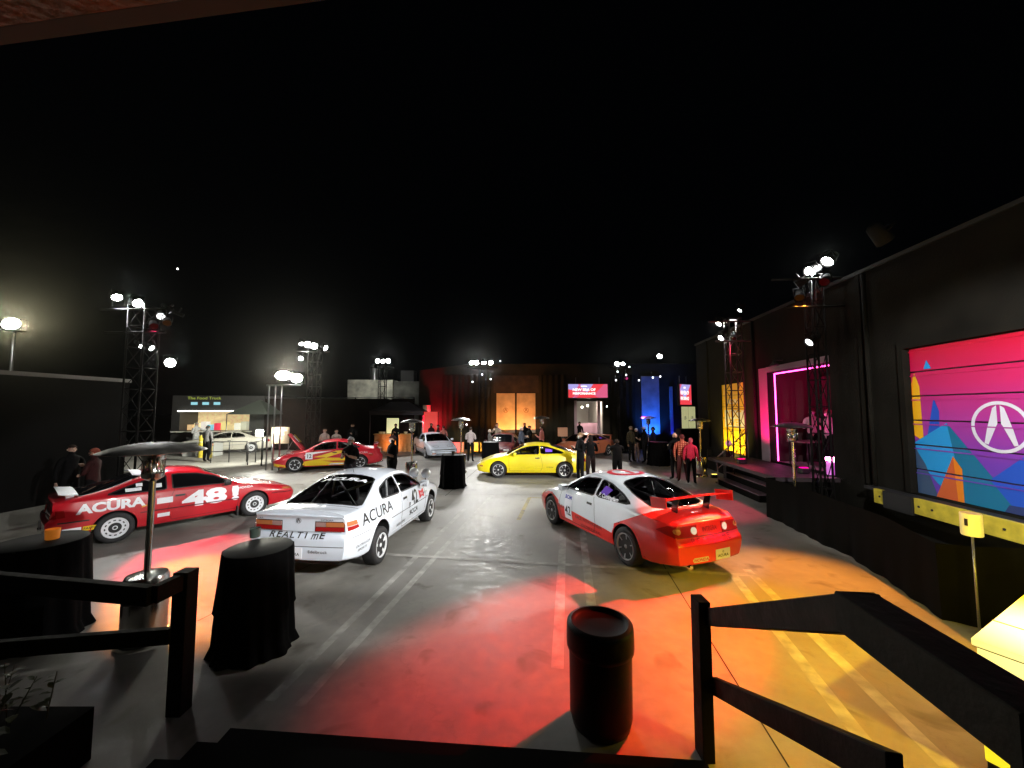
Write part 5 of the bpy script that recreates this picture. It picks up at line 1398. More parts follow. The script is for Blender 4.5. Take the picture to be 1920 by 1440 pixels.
t3 = P(849, 913); cocktail(t3, 'high table under a black cloth between the white hatchback and yellow car', seed=5)
cocktail(P(920, 872), 'high table under a black cloth in front of the maroon coupe', seed=6)
cocktail(P(1236, 872), 'high table under a black cloth behind the guests near the blue wall', seed=7, r=.45)
def candle(pos, label, m, glow=0, s=1.0):
    t = thing('candle_glass', label, 'candle holder', tuple(pos), 0)
    b = NB(); lathe(b, [(.045 * s, .0), (.05 * s, .005), (.055 * s, .10 * s), (.051 * s, .10 * s), (.045 * s, .012), (.001, .012)], 20); obj('glass', b, m, t, smooth=40)
    b = NB(); lathe(b, [(.001, .013), (.038 * s, .013), (.038 * s, .05 * s), (.001, .05 * s)], 16); obj('wax', b, mat('wax', (.8, .45, .15), .5, emit=(1, .3, .04), es=glow), t, smooth=40)
    return t
candle((P(98, 1010, 1.11).x, P(98, 1010, 1.11).y, 1.106), 'amber candle glass on the leftmost black table', mat('amber_glass', (.7, .25, .05), .1, spec=.6, emit=(1, .3, .03), es=.18), .8, 1.2)
candle((P(478, 1008, 1.09).x, P(478, 1008, 1.09).y, 1.096), 'dark unlit candle glass on the table before the white number 42 car', mat('green_glass', (.05, .07, .06), .1), 0, 1.1)
candle((t3.x, t3.y, 1.106), 'small candle glass on the table beyond the white number 42 car', mat('green_glass2', (.1, .08, .06), .1), .3, 1.0)

# ------------------------------------------------------------------ dustbin
db = thing('trash_bin', 'tall round black dustbin with domed rim in the foreground on the red lit floor', 'bin', tuple(P(1127, 1354)))
db.scale = (1.12, 1.12, .94)
M['bin'] = mat('black_bin_plastic', (.004, .004, .004), .5, spec=.15)
b = NB(); lathe(b, [(.19, .0), (.215, .02), (.232, .10), (.235, .60), (.24, .66)], 40); obj('body', b, M['bin'], db, smooth=40)
b = NB(); lathe(b, [(.24, .655), (.252, .665), (.254, .70), (.252, .84), (.248, .868), (.238, .880), (.215, .885), (.205, .870), (.19, .855), (.08, .85), (.001, .85)], 40); obj('rim_lid', b, M['bin'], db, smooth=50)


# ------------------------------------------------------------------ people
SK = {'a': (.42, .25, .17), 'b': (.30, .16, .10), 'c': (.50, .32, .24)}
for k, v in SK.items(): M['skin_' + k] = mat('skin_' + k, v, .55)
CM = {}
def cloth(col, nm='cloth'):
    k = (nm,) + tuple(col)
    if k not in CM: CM[k] = mat(nm + '_fabric', col, .9, spec=.15, var=.2, scale=20, bump=.15, bscale=40)
    return CM[k]
def plaid():
    m = mat('red_check', (.7, .03, .02), .8); nt = m.node_tree; b = nt.nodes['Principled BSDF']; tc = nt.nodes.new('ShaderNodeTexCoord')
    outs = []
    for ax, (sc) in (('X', 60), ('Z', 60)):
        w = nt.nodes.new('ShaderNodeTexWave'); w.bands_direction = ax; w.inputs['Scale'].default_value = 4.2; nt.links.new(tc.outputs['Object'], w.inputs['Vector']); outs.append(w)
    a = nt.nodes.new('ShaderNodeMath'); a.operation = 'MULTIPLY'; nt.links.new(outs[0].outputs['Fac'], a.inputs[0]); nt.links.new(outs[1].outputs['Fac'], a.inputs[1])
    r = nt.nodes.new('ShaderNodeValToRGB'); r.color_ramp.elements[0].color = (.35, .012, .01, 1); r.color_ramp.elements[1].color = (.85, .35, .18, 1); r.color_ramp.elements[1].position = .8
    nt.links.new(a.outputs[0], r.inputs[0]); nt.links.new(r.outputs[0], b.inputs['Base Color']); return m
def hand_bm(bm, at, d, up, s=1.0, mi=2):
    """palm with four unequal bent fingers and a thumb; d points along the fingers"""
    d = d.normalized(); sd = d.cross(up).normalized(); n = sd.cross(d).normalized()
    at = Vector(at)
    def tb(p, q, r1, r2): bar(bm, p, q, r1, 6, r2, mi)
    A = at; B = at + d * .085 * s
    vs = []
    for P0, w in ((A, .026), (B, .040)):
        vs.append([bm.verts.new(P0 + sd * a * w * s + n * c * .013 * s) for a, c in ((-1, -1), (1, -1), (1, 1), (-1, 1))])
    bm.faces.new(vs[0]).material_index = mi; bm.faces.new(vs[1][::-1]).material_index = mi
    for k in range(4): bm.faces.new((vs[0][k], vs[1][k], vs[1][(k + 1) % 4], vs[0][(k + 1) % 4])).material_index = mi
    for i, L in enumerate((.062, .072, .068, .052)):
        o = B + sd * (-.030 + .02 * i) * s - d * .006 * s; m1 = o + (d * .85 - n * .5).normalized() * L * .55 * s; e = m1 + (d * .4 - n * .9).normalized() * L * .45 * s
        tb(o, m1, .010 * s, .009 * s); tb(m1, e, .009 * s, .007 * s)
    o = A + sd * (-.028) * s + d * .02 * s; m1 = o + (-sd * .7 + d * .7).normalized() * .04 * s; tb(o, m1, .013 * s, .011 * s); tb(m1, m1 + d * .028 * s - n * .012 * s, .011 * s, .008 * s)
def person(pos, face, label, h=1.74, pose='stand', top=(.02, .02, .022), legs=(.015, .016, .02), skin='a', hair=(.03, .02, .015), sleeves=1.0, hat=None, mask=None, long_hair=False, build=1.0, top_m=None, group='guests standing in the yard', sit=False, z=0, bag=None, hold='phone', coat=False, lean=0.0):
    """face: heading in degrees the person looks towards (0 = +x, -90 = towards the camera)"""
    s = h / 1.74; rnd = random.Random(label)
    t = thing('person', label, 'person', (pos[0], pos[1], z), R(face) + PI / 2, group)   # model faces -y
    V = {}; E = []; Rr = {}; bone = []
    def j(n, p, rx, ry=None): V[n] = Vector(p) * s; Rr[n] = (rx * s, (ry or rx) * s)
    bw = build; st = .10 + rnd.uniform(0, .03)
    j('pel', (0, 0, .96), .155 * bw, .115 * bw); j('spn', (0, -.005, 1.14), .145 * bw, .11 * bw); j('chs', (0, -.005 - lean * .5, 1.32), .165 * bw, .12 * bw); j('nkb', (0, .005 - lean, 1.46), .085 * bw, .075); j('nck', (0, 0 - lean, 1.52), .055, .055)
    j('hd0', (0, -.01 - lean, 1.60), .070, .082); j('hd1', (0, -.005 - lean, 1.67), .078, .094); j('hd2', (0, -.0 - lean, 1.725), .058, .072)
    for sg, q in ((1, 'l'), (-1, 'r')):
        j('hp' + q, (sg * .085, 0, .90), .105 * bw, .105 * bw); fw = rnd.uniform(-.03, .03)
        if sit: j('kn' + q, (sg * .12, -.42, .52), .07); j('an' + q, (sg * .12, -.45, .10), .048); j('to' + q, (sg * .13, -.60, .045), .042, .035)
        else: j('kn' + q, (sg * st, -.02 + fw, .50), .070 * bw, .072 * bw); j('an' + q, (sg * (st + .01), .01 + fw, .10), .046); j('to' + q, (sg * (st + .04), -.15 + fw, .04), .044, .034)
        j('sh' + q, (sg * .175 * bw, .005 - lean, 1.40), .068)
    def arm(q, el, wr, hd): j('el' + q, el, .046 * (1.15 if sleeves else 1)); j('wr' + q, wr, .034); Hd[q] = Vector(hd)
    Hd = {}
    dn = lambda sg, q: arm(q, (sg * (.235 * bw), .03 - lean, 1.12), (sg * .25, -.04 - lean, .88), (sg * .02, -.15, -1))
    up = lambda sg, q: arm(q, (sg * (.235 * bw), -.03 - lean, 1.14), (sg * .09, -.27 - lean, 1.24), (-sg * .4, -.5, .75))
    face_h = lambda sg, q: arm(q, (sg * .25, -.16 - lean, 1.24), (sg * .10, -.28 - lean, 1.44), (-sg * .3, -.3, .9))
    if pose == 'stand': dn(1, 'l'); dn(-1, 'r')
    elif pose == 'phone': up(1, 'l'); up(-1, 'r')
    elif pose == 'photo': face_h(1, 'l'); face_h(-1, 'r')
    elif pose == 'one': up(1, 'l'); dn(-1, 'r')
    elif pose == 'reach': arm('l', (.33, -.12, 1.30), (.50, -.25, 1.28), (.6, -.6, 0)); up(-1, 'r')
    elif pose == 'crossed': arm('l', (.25, -.06, 1.16), (-.04, -.19, 1.18), (-1, -.1, .1)); arm('r', (-.25, -.06, 1.15), (.05, -.17, 1.14), (1, -.1, .1))
    for a, b_ in (('pel', 'spn'), ('spn', 'chs'), ('chs', 'nkb'), ('nkb', 'nck'), ('nck', 'hd0'), ('hd0', 'hd1'), ('hd1', 'hd2')): E.append((a, b_))
    for q in 'lr':
        E += [('pel', 'hp' + q), ('hp' + q, 'kn' + q), ('kn' + q, 'an' + q), ('an' + q, 'to' + q), ('nkb', 'sh' + q), ('sh' + q, 'el' + q), ('el' + q, 'wr' + q)]
    names = list(V); me = bpy.data.meshes.new('body'); me.from_pydata([V[n] for n in names], [(names.index(a), names.index(b_)) for a, b_ in E], [])
    o = bpy.data.objects.new('tmp', me); COL.objects.link(o); sk = o.modifiers.new('s', 'SKIN')
    for i, n in enumerate(names):
        sv = me.skin_vertices[0].data[i]; sv.radius = Rr[n]; sv.use_root = (n == 'pel')
    sk.use_smooth_shade = True; sb = o.modifiers.new('u', 'SUBSURF'); sb.levels = 1
    dg = bpy.context.evaluated_depsgraph_get(); ev = o.evaluated_get(dg); bm = bmesh.new(); bm.from_mesh(ev.to_mesh()); ev.to_mesh_clear()
    bpy.data.objects.remove(o); bpy.data.meshes.remove(me)
    def segd(p, a, b_):
        ab = b_ - a; tt = max(0, min(1, (p - a).dot(ab) / ab.length_squared)); return (p - a - ab * tt).length, tt
    TOP, LEG, SKN, SHO = 0, 1, 2, 3
    for f in bm.faces:
        c = f.calc_center_median(); best = min(((segd(c, V[a], V[b_])[0] / max(Rr[a][0], .04), a, b_, segd(c, V[a], V[b_])[1]) for a, b_ in E), key=lambda k: k[0]); _, a, b_, tt = best
        if a in ('nck', 'hd0', 'hd1') or (a == 'nkb' and b_ == 'nck' and tt > .5): mi = SKN
        elif a.startswith('el'): mi = TOP if (sleeves >= 1 or tt < (sleeves - .5) * 2) else SKN
        elif a.startswith('sh'): mi = TOP if sleeves > .1 else SKN
        elif a.startswith('an'): mi = SHO
        elif a.startswith(('hp', 'kn')) or b_.startswith('hp'): mi = SHO if c.z < .07 * s else LEG
        else: mi = TOP if c.z > (.93 if not coat else .80) * s else LEG
        if coat and mi == LEG and c.z > .62 * s: mi = TOP
        f.material_index = mi; f.smooth = True
    # face: nose, brow, ears
    hy = V['hd1'].y
    def blob(cx, cyy, cz, rx, ry, rz, mi):
        r = bmesh.ops.create_icosphere(bm, subdivisions=1, radius=1); 
        for v in r['verts']: v.co = Vector((v.co.x * rx * s + cx * s, v.co.y * ry * s + cyy, v.co.z * rz * s + cz * s))
        for v in r['verts']:
            for f in v.link_faces: f.material_index = mi; f.smooth = True
    blob(0, hy - .095 * s, 1.635, .013, .02, .024, SKN); blob(.078, hy + .01, 1.64, .012, .02, .03, SKN); blob(-.078, hy + .01, 1.64, .012, .02, .03, SKN)
    for sg in (1, -1): blob(sg * .03, hy - .083 * s, 1.662, .014, .010, .008, 4)
    blob(0, hy - .086 * s, 1.590, .024, .010, .007, 5)
    for q, sg in (('l', 1), ('r', -1)): hand_bm(bm, V['wr' + q], Hd[q], Vector((0, 0, 1)) if abs(Hd[q].normalized().z) < .8 else Vector((sg, 0, 0)), s)
    body = obj('body', bm, [top_m or cloth(top), cloth(legs), M['skin_' + skin], M['black'], M['black'], mat('lips', (.30, .12, .10), .5) if 'lips' not in M else M['lips']], t)
    # hair cap
    def cap(name, m, z0, grow, down_back=0.0, brim=False):
        b2 = NB(); rings = []; c0 = Vector((0, V['hd1'].y + .008 * s, 1.665 * s))
        for i in range(7):
            th = i / 6 * (PI * .56); ring = []
            for k in range(16):
                a = 2 * PI * k / 16; back = max(0, math.sin(a))
                zz = math.cos(th) * .095 - (back * down_back * (i / 6) ** 2); rr = math.sin(th)
                y = math.sin(a) * rr * (.098 + grow); x = math.cos(a) * rr * (.080 + grow)
                if math.sin(a) < -.3 and i == 6: zz += .045
                if math.sin(a) < -.3 and i == 5: zz += .01
                ring.append(b2.verts.new((c0.x + x * s, c0.y + y * s, c0.z + (zz + z0) * s)))
            rings.append(ring)
        for A, B in zip(rings, rings[1:]):
            for k in range(16): b2.faces.new((A[k], B[k], B[(k + 1) % 16], A[(k + 1) % 16]))
        bmesh.ops.remove_doubles(b2, verts=b2.verts, dist=.0005)
        if brim: 
            pts = [(-.07, -.08), (.07, -.08), (.05, -.165), (-.05, -.165)]; b2.faces.new([b2.verts.new((x * s, c0.y + y * s, c0.z + .035 * s)) for x, y in pts])
        obj(name, b2, m, t, smooth=60)
    if hair: cap('hair', cloth(hair, 'hair'), .004, .006, .30 if long_hair else .05)
    if hat: cap('cap', cloth(hat, 'hat'), .012, .014, 0, True)
    if mask:
        b2 = NB(); 
        rows = []
        for zz, w_, dp in ((1.645, .062, .100), (1.61, .066, .112), (1.57, .05, .095), (1.545, .03, .07)):
            rows.append([b2.verts.new((w_ * k / 2 * s, hy - (dp - .035 * (k / 2) ** 2) * s, zz * s)) for k in range(-2, 3)])
        for A, B in zip(rows, rows[1:]):
            for k in range(4): b2.faces.new((A[k], B[k], B[k + 1], A[k + 1]))
        obj('face_mask', b2, cloth(mask, 'mask'), t, smooth=60)
    if pose in ('phone', 'photo', 'one') and hold:
        pz = (V['wrl'].z + (.10 if pose != 'photo' else .10) * s); py = V['wrl'].y - .06 * s; px = 0 if pose != 'one' else V['wrl'].x - .04
        ph = thing('phone', 'dark phone held by the ' + label, 'phone', (0, 0, 0))
        a = R(face) + PI / 2; ph.location = (pos[0] + px * math.cos(a) - py * math.sin(a), pos[1] + px * math.sin(a) + py * math.cos(a), z + pz); ph.rotation_euler = (0, 0, a)
        b2 = NB(); box(b2, -.075 if pose == 'photo' else -.036, .075 if pose == 'photo' else .036, -.005, .005, -.036 if pose == 'photo' else -.07, .036 if pose == 'photo' else .07, bev=.003); obj('phone_body', b2, M['gloss_black'], ph)
        ph['label'] = 'phone held by ' + ' '.join(label.split()[:11])
    return t
M['lips'] = mat('lips', (.30, .12, .10), .5)
K = (.004, .004, .0045)
person(P(655, 932), -100, 'man in black T-shirt with white cap and mask before the flame painted car', 1.78, 'phone', K, (.02, .02, .025), 'a', sleeves=.4, hat=(.75, .75, .78), mask=(.7, .72, .75), build=1.12)
person(P(734, 926), -140, 'heavy man in black T-shirt and dark cap reading his phone by the flame car tail', 1.80, 'phone', K, K, 'a', sleeves=.4, hat=(.05, .02, .02), mask=(.7, .72, .75), build=1.25)
person(P(882, 866), 85, 'man in pale shirt and black trousers seen from behind left of the yellow car', 1.74, 'phone', (.42, .36, .36), K, 'a', build=1.08, hold=None)
person(P(1089, 907), -160, 'masked man in black coat standing at the yellow car rear wheel', 1.80, 'phone', K, K, 'c', mask=(.75, .74, .72), hair=(.2, .12, .06), build=1.0, hold=None)
person(P(1108, 904), 95, 'long haired guest in black jacket seen from behind at the yellow car tail', 1.70, 'phone', K, (.03, .02, .02), 'a', hair=(.02, .012, .01), long_hair=True, build=1.15, hold=None)
person(P(1158, 899), 80, 'broad person in black leaning forward to photograph the salmon coupe', 1.50, 'photo', K, K, 'c', build=1.45, lean=.06, coat=True)
person(P(1281, 904), 70, 'person in red and orange checked jacket with bare hands seen from behind', 1.72, 'stand', (.7, .05, .03), (.10, .03, .03), 'a', top_m=plaid(), build=1.2, hair=(.10, .02, .02))
person(P(1267, 900), 100, 'dark dressed person with light hair to the left of the checked jacket', 1.74, 'one', K, K, 'c', hair=(.5, .3, .2), hold=None)
person(P(1297, 908), 60, 'person in plain pinkish red jacket to the right of the checked jacket', 1.62, 'stand', (.60, .03, .07), K, 'a', build=1.0, hair=(.45, .08, .1))
G2 = 'guests gathered by the blue wall'
person(P(1184, 866), -60, 'tall person in dark jacket and grey cap at the left of the blue wall group', 1.78, 'stand', (.04, .035, .02), K, 'b', hat=(.15, .14, .1), group=G2)
person(P(1194, 865), -120, 'person with white cap and pale forearm in the blue wall group', 1.66, 'one', K, (.15, .10, .09), 'c', hat=(.7, .7, .7), sleeves=.4, group=G2, hold=None)
person(P(1209, 868), 150, 'broad person in black with a white cap at the centre of the blue wall group', 1.78, 'crossed', K, K, 'a', build=1.3, hat=(.65, .63, .6), group=G2)
person(P(1226, 868), 170, 'dark dressed person at the right of the blue wall group, arm hanging', 1.76, 'stand', (.015, .015, .04), K, 'b', build=1.15, sleeves=.4, group=G2)
G3 = 'guests round the maroon coupe'
person(P(1016, 862), 160, 'person in salmon pink shirt to the right of the maroon coupe', 1.76, 'one', (.62, .22, .20), K, 'a', build=1.1, group=G3, hold=None)
person(P(978, 864), -30, 'grey haired person in dark blue jacket behind the yellow car bonnet', 1.72, 'one', (.06, .07, .10), K, 'c', hair=(.55, .52, .5), group=G3, hold=None)
person(P(993, 858), -150, 'black dressed person between the grey haired guest and the salmon shirt', 1.74, 'crossed', K, K, 'a', group=G3)
person(P(984, 852), -90, 'tallest black dressed person behind the grey haired guest', 1.84, 'stand', K, K, 'a', group=G3, hair=(.2, .1, .05))
person(P(932, 853), -100, 'person in beige top lifting a phone behind the maroon coupe', 1.84, 'photo', (.42, .34, .26), K, 'c', group=G3)
person(P(918, 862), 20, 'light haired person in grey at the left of the maroon coupe', 1.58, 'phone', (.12, .11, .10), K, 'c', hair=(.5, .42, .35), group=G3, hold=None)
person(P(1087, 841), -90, 'black silhouetted person in the far lit doorway', 1.80, 'stand', K, K, 'b', group=None)
person((PD(608, 840, 18.4).x, 18.4), -90, 'person in pale vest and dark trousers behind the flame car windscreen', 1.76, 'one', (.45, .36, .32), K, 'c', sleeves=0, group='guests behind the flame car', hold=None)
person((PD(630, 840, 18.6).x, 18.6), -80, 'person in white shirt front under dark coat behind the flame car roof', 1.70, 'stand', (.4, .34, .30), K, 'c', group='guests behind the flame car')
person((PD(660, 840, 20.5).x, 20.5), -90, 'tall person in black beyond the man with the white cap', 1.9, 'one', K, K, 'c', group='guests behind the flame car', hold=None)
person(P(741, 852), -95, 'bartender silhouette behind the orange bar counter', 1.80, 'one', K, K, 'b', group='people at the bar', hold=None)
person(P(808, 848), -120, 'person in black standing before the red lit wall', 1.78, 'stand', (.03, .01, .01), K, 'b', group='people at the bar')
person(P(821, 850), -160, 'person behind the white hatchback roof nearest the red wall', 1.70, 'stand', (.05, .02, .02), K, 'c', group='people at the bar')
person(P(831, 853), 120, 'person in red tinted shirt behind the white hatchback mirror', 1.68, 'one', (.35, .12, .10), K, 'c', group='people at the bar', hold=None)
person(P(387, 866), 80, 'person in grey hooded top seen from behind beside the yellow bollards', 1.82, 'one', (.14, .14, .14), K, 'b', hair=(.02, .02, .02), group='people by the food truck', build=1.2, hold=None)
person(P(366, 850), -20, 'person in white top ordering at the food truck window', 1.85, 'reach', (.55, .56, .56), (.4, .42, .42), 'c', hair=(.3, .3, .28), group='people by the food truck')
person((-10.9, 9.6), -20, 'dimly lit person in black at the far left beyond the red number 48 car', 1.76, 'one', K, K, 'c', group='guests in the shadow on the left', hold=None)
person((-9.9, 9.2), -160, 'dimly lit person with reddish hair in shadow by the left heater', 1.72, 'crossed', (.03, .01, .01), K, 'a', hair=(.2, .05, .03), group='guests in the shadow on the left')
pz = .98
q = WP(LW + .75, 10.9); person((q.x, q.y), 170, 'person in white top in the pink doorway, facing the greeter', 1.66, 'phone', (.6, .5, .55), K, 'c', hair=(.3, .05, .1), z=pz, group='people in the pink doorway', mask=(.8, .7, .75), hold=None)
q = WP(LW + .9, 11.8); person((q.x, q.y), -130, 'greeter in pink lit top leaning on the table inside the doorway', 1.68, 'reach', (.5, .3, .36), K, 'c', hat=(.1, .02, .03), z=pz, group='people in the pink doorway', mask=(.8, .7, .75))
# ------------------------------------------------------------------ more yard things
# bar with canopy
bt = thing('bar_counter', 'orange lit wooden bar counter under a dark canopy', 'bar', tuple(P(738, 846)), 0)
M['bar_wood'] = mat('bar_front', (.60, .26, .08), .5, var=.15)
b = NB(); box(b, -1.15, 1.15, -.25, .25, 0, 1.06); obj('front', b, M['bar_wood'], bt)
b = NB(); box(b, -1.22, 1.22, -.32, .32, 1.062, 1.11, bev=.01); obj('counter_top', b, mat('bar_top', (.75, .45, .15), .4), bt)
def small(name, label, cat, pos, prof, m, group=None):
    t = thing(name, label, cat, pos, 0, group); b = NB(); lathe(b, prof, 14); obj(name + '_body', b, m, t, smooth=40); return t
bp_ = P(738, 846)
for i, (dx, lab) in enumerate(((-.85, 'white bowl at the left end of the bar'), (-.65, 'white stacked cups near the left end of the bar'), (.25, 'lit candle in the middle of the bar'), (.75, 'pale ice bucket near the right end of the bar'))):
    small('bar_item', lab, 'bar item', (bp_.x + dx, bp_.y, 1.112), [(.07, 0), (.11, .06), (.12, .12), (.001, .12)] if i != 2 else [(.04, 0), (.04, .16), (.001, .18)], mat('bar_item_m%d' % i, (.8, .75, .6), .5, emit=(1, .6, .2), es=1.5 if i == 2 else 0.1))
cp = thing('canopy_tent', 'dark peaked canopy tent over the bar', 'tent', (bp_.x + .2, bp_.y + .3, 0))
b = NB(); top_ = b.verts.new((0, .6, 3.45)); A = [b.verts.new(v) for v in ((-1.7, -.6, 2.55), (1.7, -.6, 2.55), (1.7, 1.8, 2.55), (-1.7, 1.8, 2.55))]
for k in range(4): b.faces.new((A[k], A[(k + 1) % 4], top_))
obj('roof_cloth', b, mat('dark_canvas', (.03, .025, .03), .6), cp)
b = NB()
for k in range(4):
    a, c = A_[0] if False else ((-1.7, -.6), (1.7, -.6), (1.7, 1.8), (-1.7, 1.8))[k], ((1.7, -.6), (1.7, 1.8), (-1.7, 1.8), (-1.7, -.6))[k]
    b.faces.new([b.verts.new(v) for v in ((a[0], a[1], 2.55), (c[0], c[1], 2.55), (c[0], c[1], 2.30), (a[0], a[1], 2.30))])
obj('valance', b, mat('dark_canvas2', (.03, .025, .03), .6), cp)
for x, y in ((-1.65, -.55), (1.65, -.55), (1.65, 1.75), (-1.65, 1.75)): b = NB(); bar(b, (x, y, 0), (x, y, 2.55), .025); obj('pole', b, M['grey_metal'], cp)
# back bar panels lit
for i, (x, w, h, col, es, lab) in enumerate(((-6.9 - .65, .75, .95, (.75, .75, .40), .75, 'pale yellow lit menu panel behind the bar'), (-5.15, .85, 1.35, (.8, .06, .05), .5, 'red lit art panel right of the bar'))):
    t = thing('lit_panel', lab, 'panel', (x * 24.0 / 24, 24.4, 1.15), 0)
    b = NB(); box(b, -w / 2, w / 2, 0, .05, 0, h, bev=.006); obj('panel_face', b, mat('panel_lit%d' % i, col, .5, emit=col, es=es), t)
    b = NB(); box(b, -w / 2, w / 2, .0505, .08, -1.14, h); obj('stand', b, M['black'], t)
# coloured low walls glowing in front of the back building
for i, (x0, x1, lab) in enumerate(((-4.45, -3.05, 'low red lit wall right of the white hatchback'), (-2.6, -1.9, 'low amber lit wall right of the man in the pale shirt'))):
    t = thing('low_wall', lab, 'low wall', ((x0 + x1) / 2, 24.3, 0)); b = NB(); w = (x1 - x0) / 2; box(b, -w, w, 0, .3, 0, .60); obj('wall_body', b, mat('pale_render%d' % i, (.3, .28, .26), .7), t); b = NB(); box(b, -w - .03, w + .03, -.03, .33, .601, .66); obj('coping', b, M['wall'], t)

# yellow bollards and barrier rails
for px, lab in ((376, 'yellow steel bollard left of the pair near the food truck'), (393, 'yellow steel bollard right of the pair, next to the hooded person')):
    t = thing('bollard', lab, 'bollard', tuple(P(px, 858)), 0, 'yellow bollards'); b = NB(); lathe(b, [(.11, 0), (.11, 1.15), (.09, 1.2), (.001, 1.22)], 18); obj('post', b, M['yellow_steel'], t, smooth=40); b = NB(); lathe(b, [(.115, .8), (.115, .9)], 18); obj('band', b, mat('reflective', (.6, .55, .2), .4), t)
def barrier(a, c, label):
    t = thing('barrier', label, 'barrier', (a.x, a.y, 0), math.atan2(c.y - a.y, c.x - a.x), 'black pipe barriers by the cream car'); L = (c - a).length
    for k, x in enumerate((0, L / 2, L)): b = NB(); bar(b, (x, 0, 0), (x, 0, 1.05), .025); obj('post', b, M['black'], t)
    for z in (1.03, .55): b = NB(); bar(b, (0, 0, z), (L, 0, z), .02); obj('rail', b, M['black'], t)
barrier(P(395, 868), P(462, 866), 'black pipe barrier section in front of the cream car door'); barrier(P(464, 872), P(492, 862), 'black pipe barrier section at the tail of the cream car')
# easel sign
es_ = thing('easel_sign', 'framed notice on a stand beside the bright floodlight and flame car', 'sign', tuple(P(524, 866)), R(8))
b = NB(); box(b, -.42, .42, -.02, .02, .92, 1.75, bev=.008); obj('board', b, mat('notice_paper', (.55, .42, .30), .6, var=.4, scale=3), es_)
for s in (-1, 1): b = NB(); bar(b, (s * .38, .03, 0), (s * .38, .03, .95), .02); obj('leg', b, M['grey_metal'], es_)
for k in range(3): b = NB(); box(b, -.3, .3 - .1 * k, -.024, -.0205, 1.55 - k * .2, 1.62 - k * .2); obj('notice_line', b, mat('notice_ink%d' % k, (.75, .65, .55), .6), es_)

# food truck
ft = thing('food_truck', 'black food truck with lit serving window and menu boards at the back left', 'truck', (PD(408, 800, 25).x, 25, 0), R(4))
tk = mat('truck_body', (.04, .04, .04), .4, var=.2); W_ = 2.85
b = NB(); box(b, -W_, W_, 0, 2.2, .55, 1.25); box(b, -W_, W_, 0, 2.2, 2.5, 3.55); box(b, -W_, -W_ + .5, 0, 2.2, 1.25, 2.5); box(b, W_ - .9, W_, 0, 2.2, 1.25, 2.5); bmesh.ops.remove_doubles(b, verts=b.verts, dist=1e-4); obj('body', b, tk, ft)
b = NB(); box(b, -W_ + .5, W_ - .9, 1.6, 1.66, 1.25, 2.5); obj('inner_wall', b, mat('glowing_galley_wall', (.5, .40, .22), .6, var=.5, scale=5, emit=(.8, .6, .3), es=.7), ft)  # brightness of the lit galley put into the wall as its own glow
b = NB(); box(b, -W_ + .3, W_ - .7, -.42, -.002, 1.20, 1.26); obj('serving_shelf', b, mat('shelf', (.7, .7, .62), .4), ft)
b = NB(); box(b, -W_ + .4, W_ - .8, -.08, -.02, 2.52, 2.57); obj('strip_light', b, emis('strip_light', (1, .98, .85), 8), ft)
for i in range(9):
    b = NB(); x = -W_ + .62 + i * .42; box(b, x, x + .34, .5, .9, 1.3, 1.3 + .35 + .1 * (i % 3)); obj('glowing_goods', b, mat('goods%d' % i, [(.6, .4, .2), (.7, .6, .35), (.6, .55, .5), (.2, .5, .6), (.7, .04, .08), (.6, .5, .2), (.5, .4, .2), (.6, .6, .5), (.4, .4, .3)][i], .5, emit=[(.6, .4, .2), (.7, .6, .35), (.6, .55, .5), (.2, .5, .6), (.7, .04, .08), (.6, .5, .2), (.5, .4, .2), (.6, .6, .5), (.4, .4, .3)][i], es=.8), ft)  # goods glow by themselves in place of galley light
for i, x in enumerate((-1.5, -.8, -.1)):
    b = NB(); box(b, x - .2, x + .2, -.03, -.002, 2.95, 3.13, bev=.01); obj('menu_screen', b, emis('menu_blue%d' % i, (.35, .75, .85), .9), ft)
vs, fs = flat_text('The Food Truck', .25, .004, 1.25); bm = NB(); vv = [bm.verts.new((a - .9, -.008, 3.38 + c)) for a, c in vs]
for f in fs: bm.faces.new([vv[i] for i in f])
obj('lettering', bm, emis('sign_yellow', (.5, .6, .1), .6), ft)
for x in (-1.9, 1.8):
    for yy in (.1, 2.0): b = NB(); lathe(b, [(.001, -.12), (.38, -.12), (.42, -.05), (.42, .1), (.001, .1)], 20, axis='y', c=(x, yy, .42)); obj('wheel', b, M['rubber'], ft, smooth=40)
b = NB(); box(b, -1.2, 1.0, -.012, -.002, .62, 1.15); obj('menu_board', b, mat('menu_board', (.35, .35, .33), .5, var=.5, scale=6), ft)
pt = thing('popup_tent', 'dark pitched tent beside the food truck with one lamp under it', 'tent', (PD(480, 800, 24.5).x, 24.8, 0))
b = NB(); A2 = [b.verts.new(v) for v in ((-1.3, -1.2, 2.35), (1.3, -1.2, 2.35), (1.3, 1.2, 2.35), (-1.3, 1.2, 2.35))]; tp = b.verts.new((0, 0, 3.3))
for k in range(4): b.faces.new((A2[k], A2[(k + 1) % 4], tp))
obj('roof_cloth', b, mat('tent_cloth', (.05, .06, .05), .7), pt)
for x, y in ((-1.25, -1.15), (1.25, -1.15), (1.25, 1.15), (-1.25, 1.15)): b = NB(); bar(b, (x, y, 0), (x, y, 2.35), .025); obj('pole', b, M['grey_metal'], pt)
tb = thing('buffet_table', 'white clothed table in front of the food truck', 'table', (PD(375, 800, 22).x, 22.3, 0)); b = NB(); box(b, -.9, .9, -.35, .35, .0, .76, bev=.02); obj('table_cloth', b, mat('white_cloth', (.5, .52, .5), .8), tb); b = NB(); box(b, -.95, .95, -.4, .4, .761, .79); obj('table_top', b, mat('white_top', (.65, .66, .64), .5), tb)
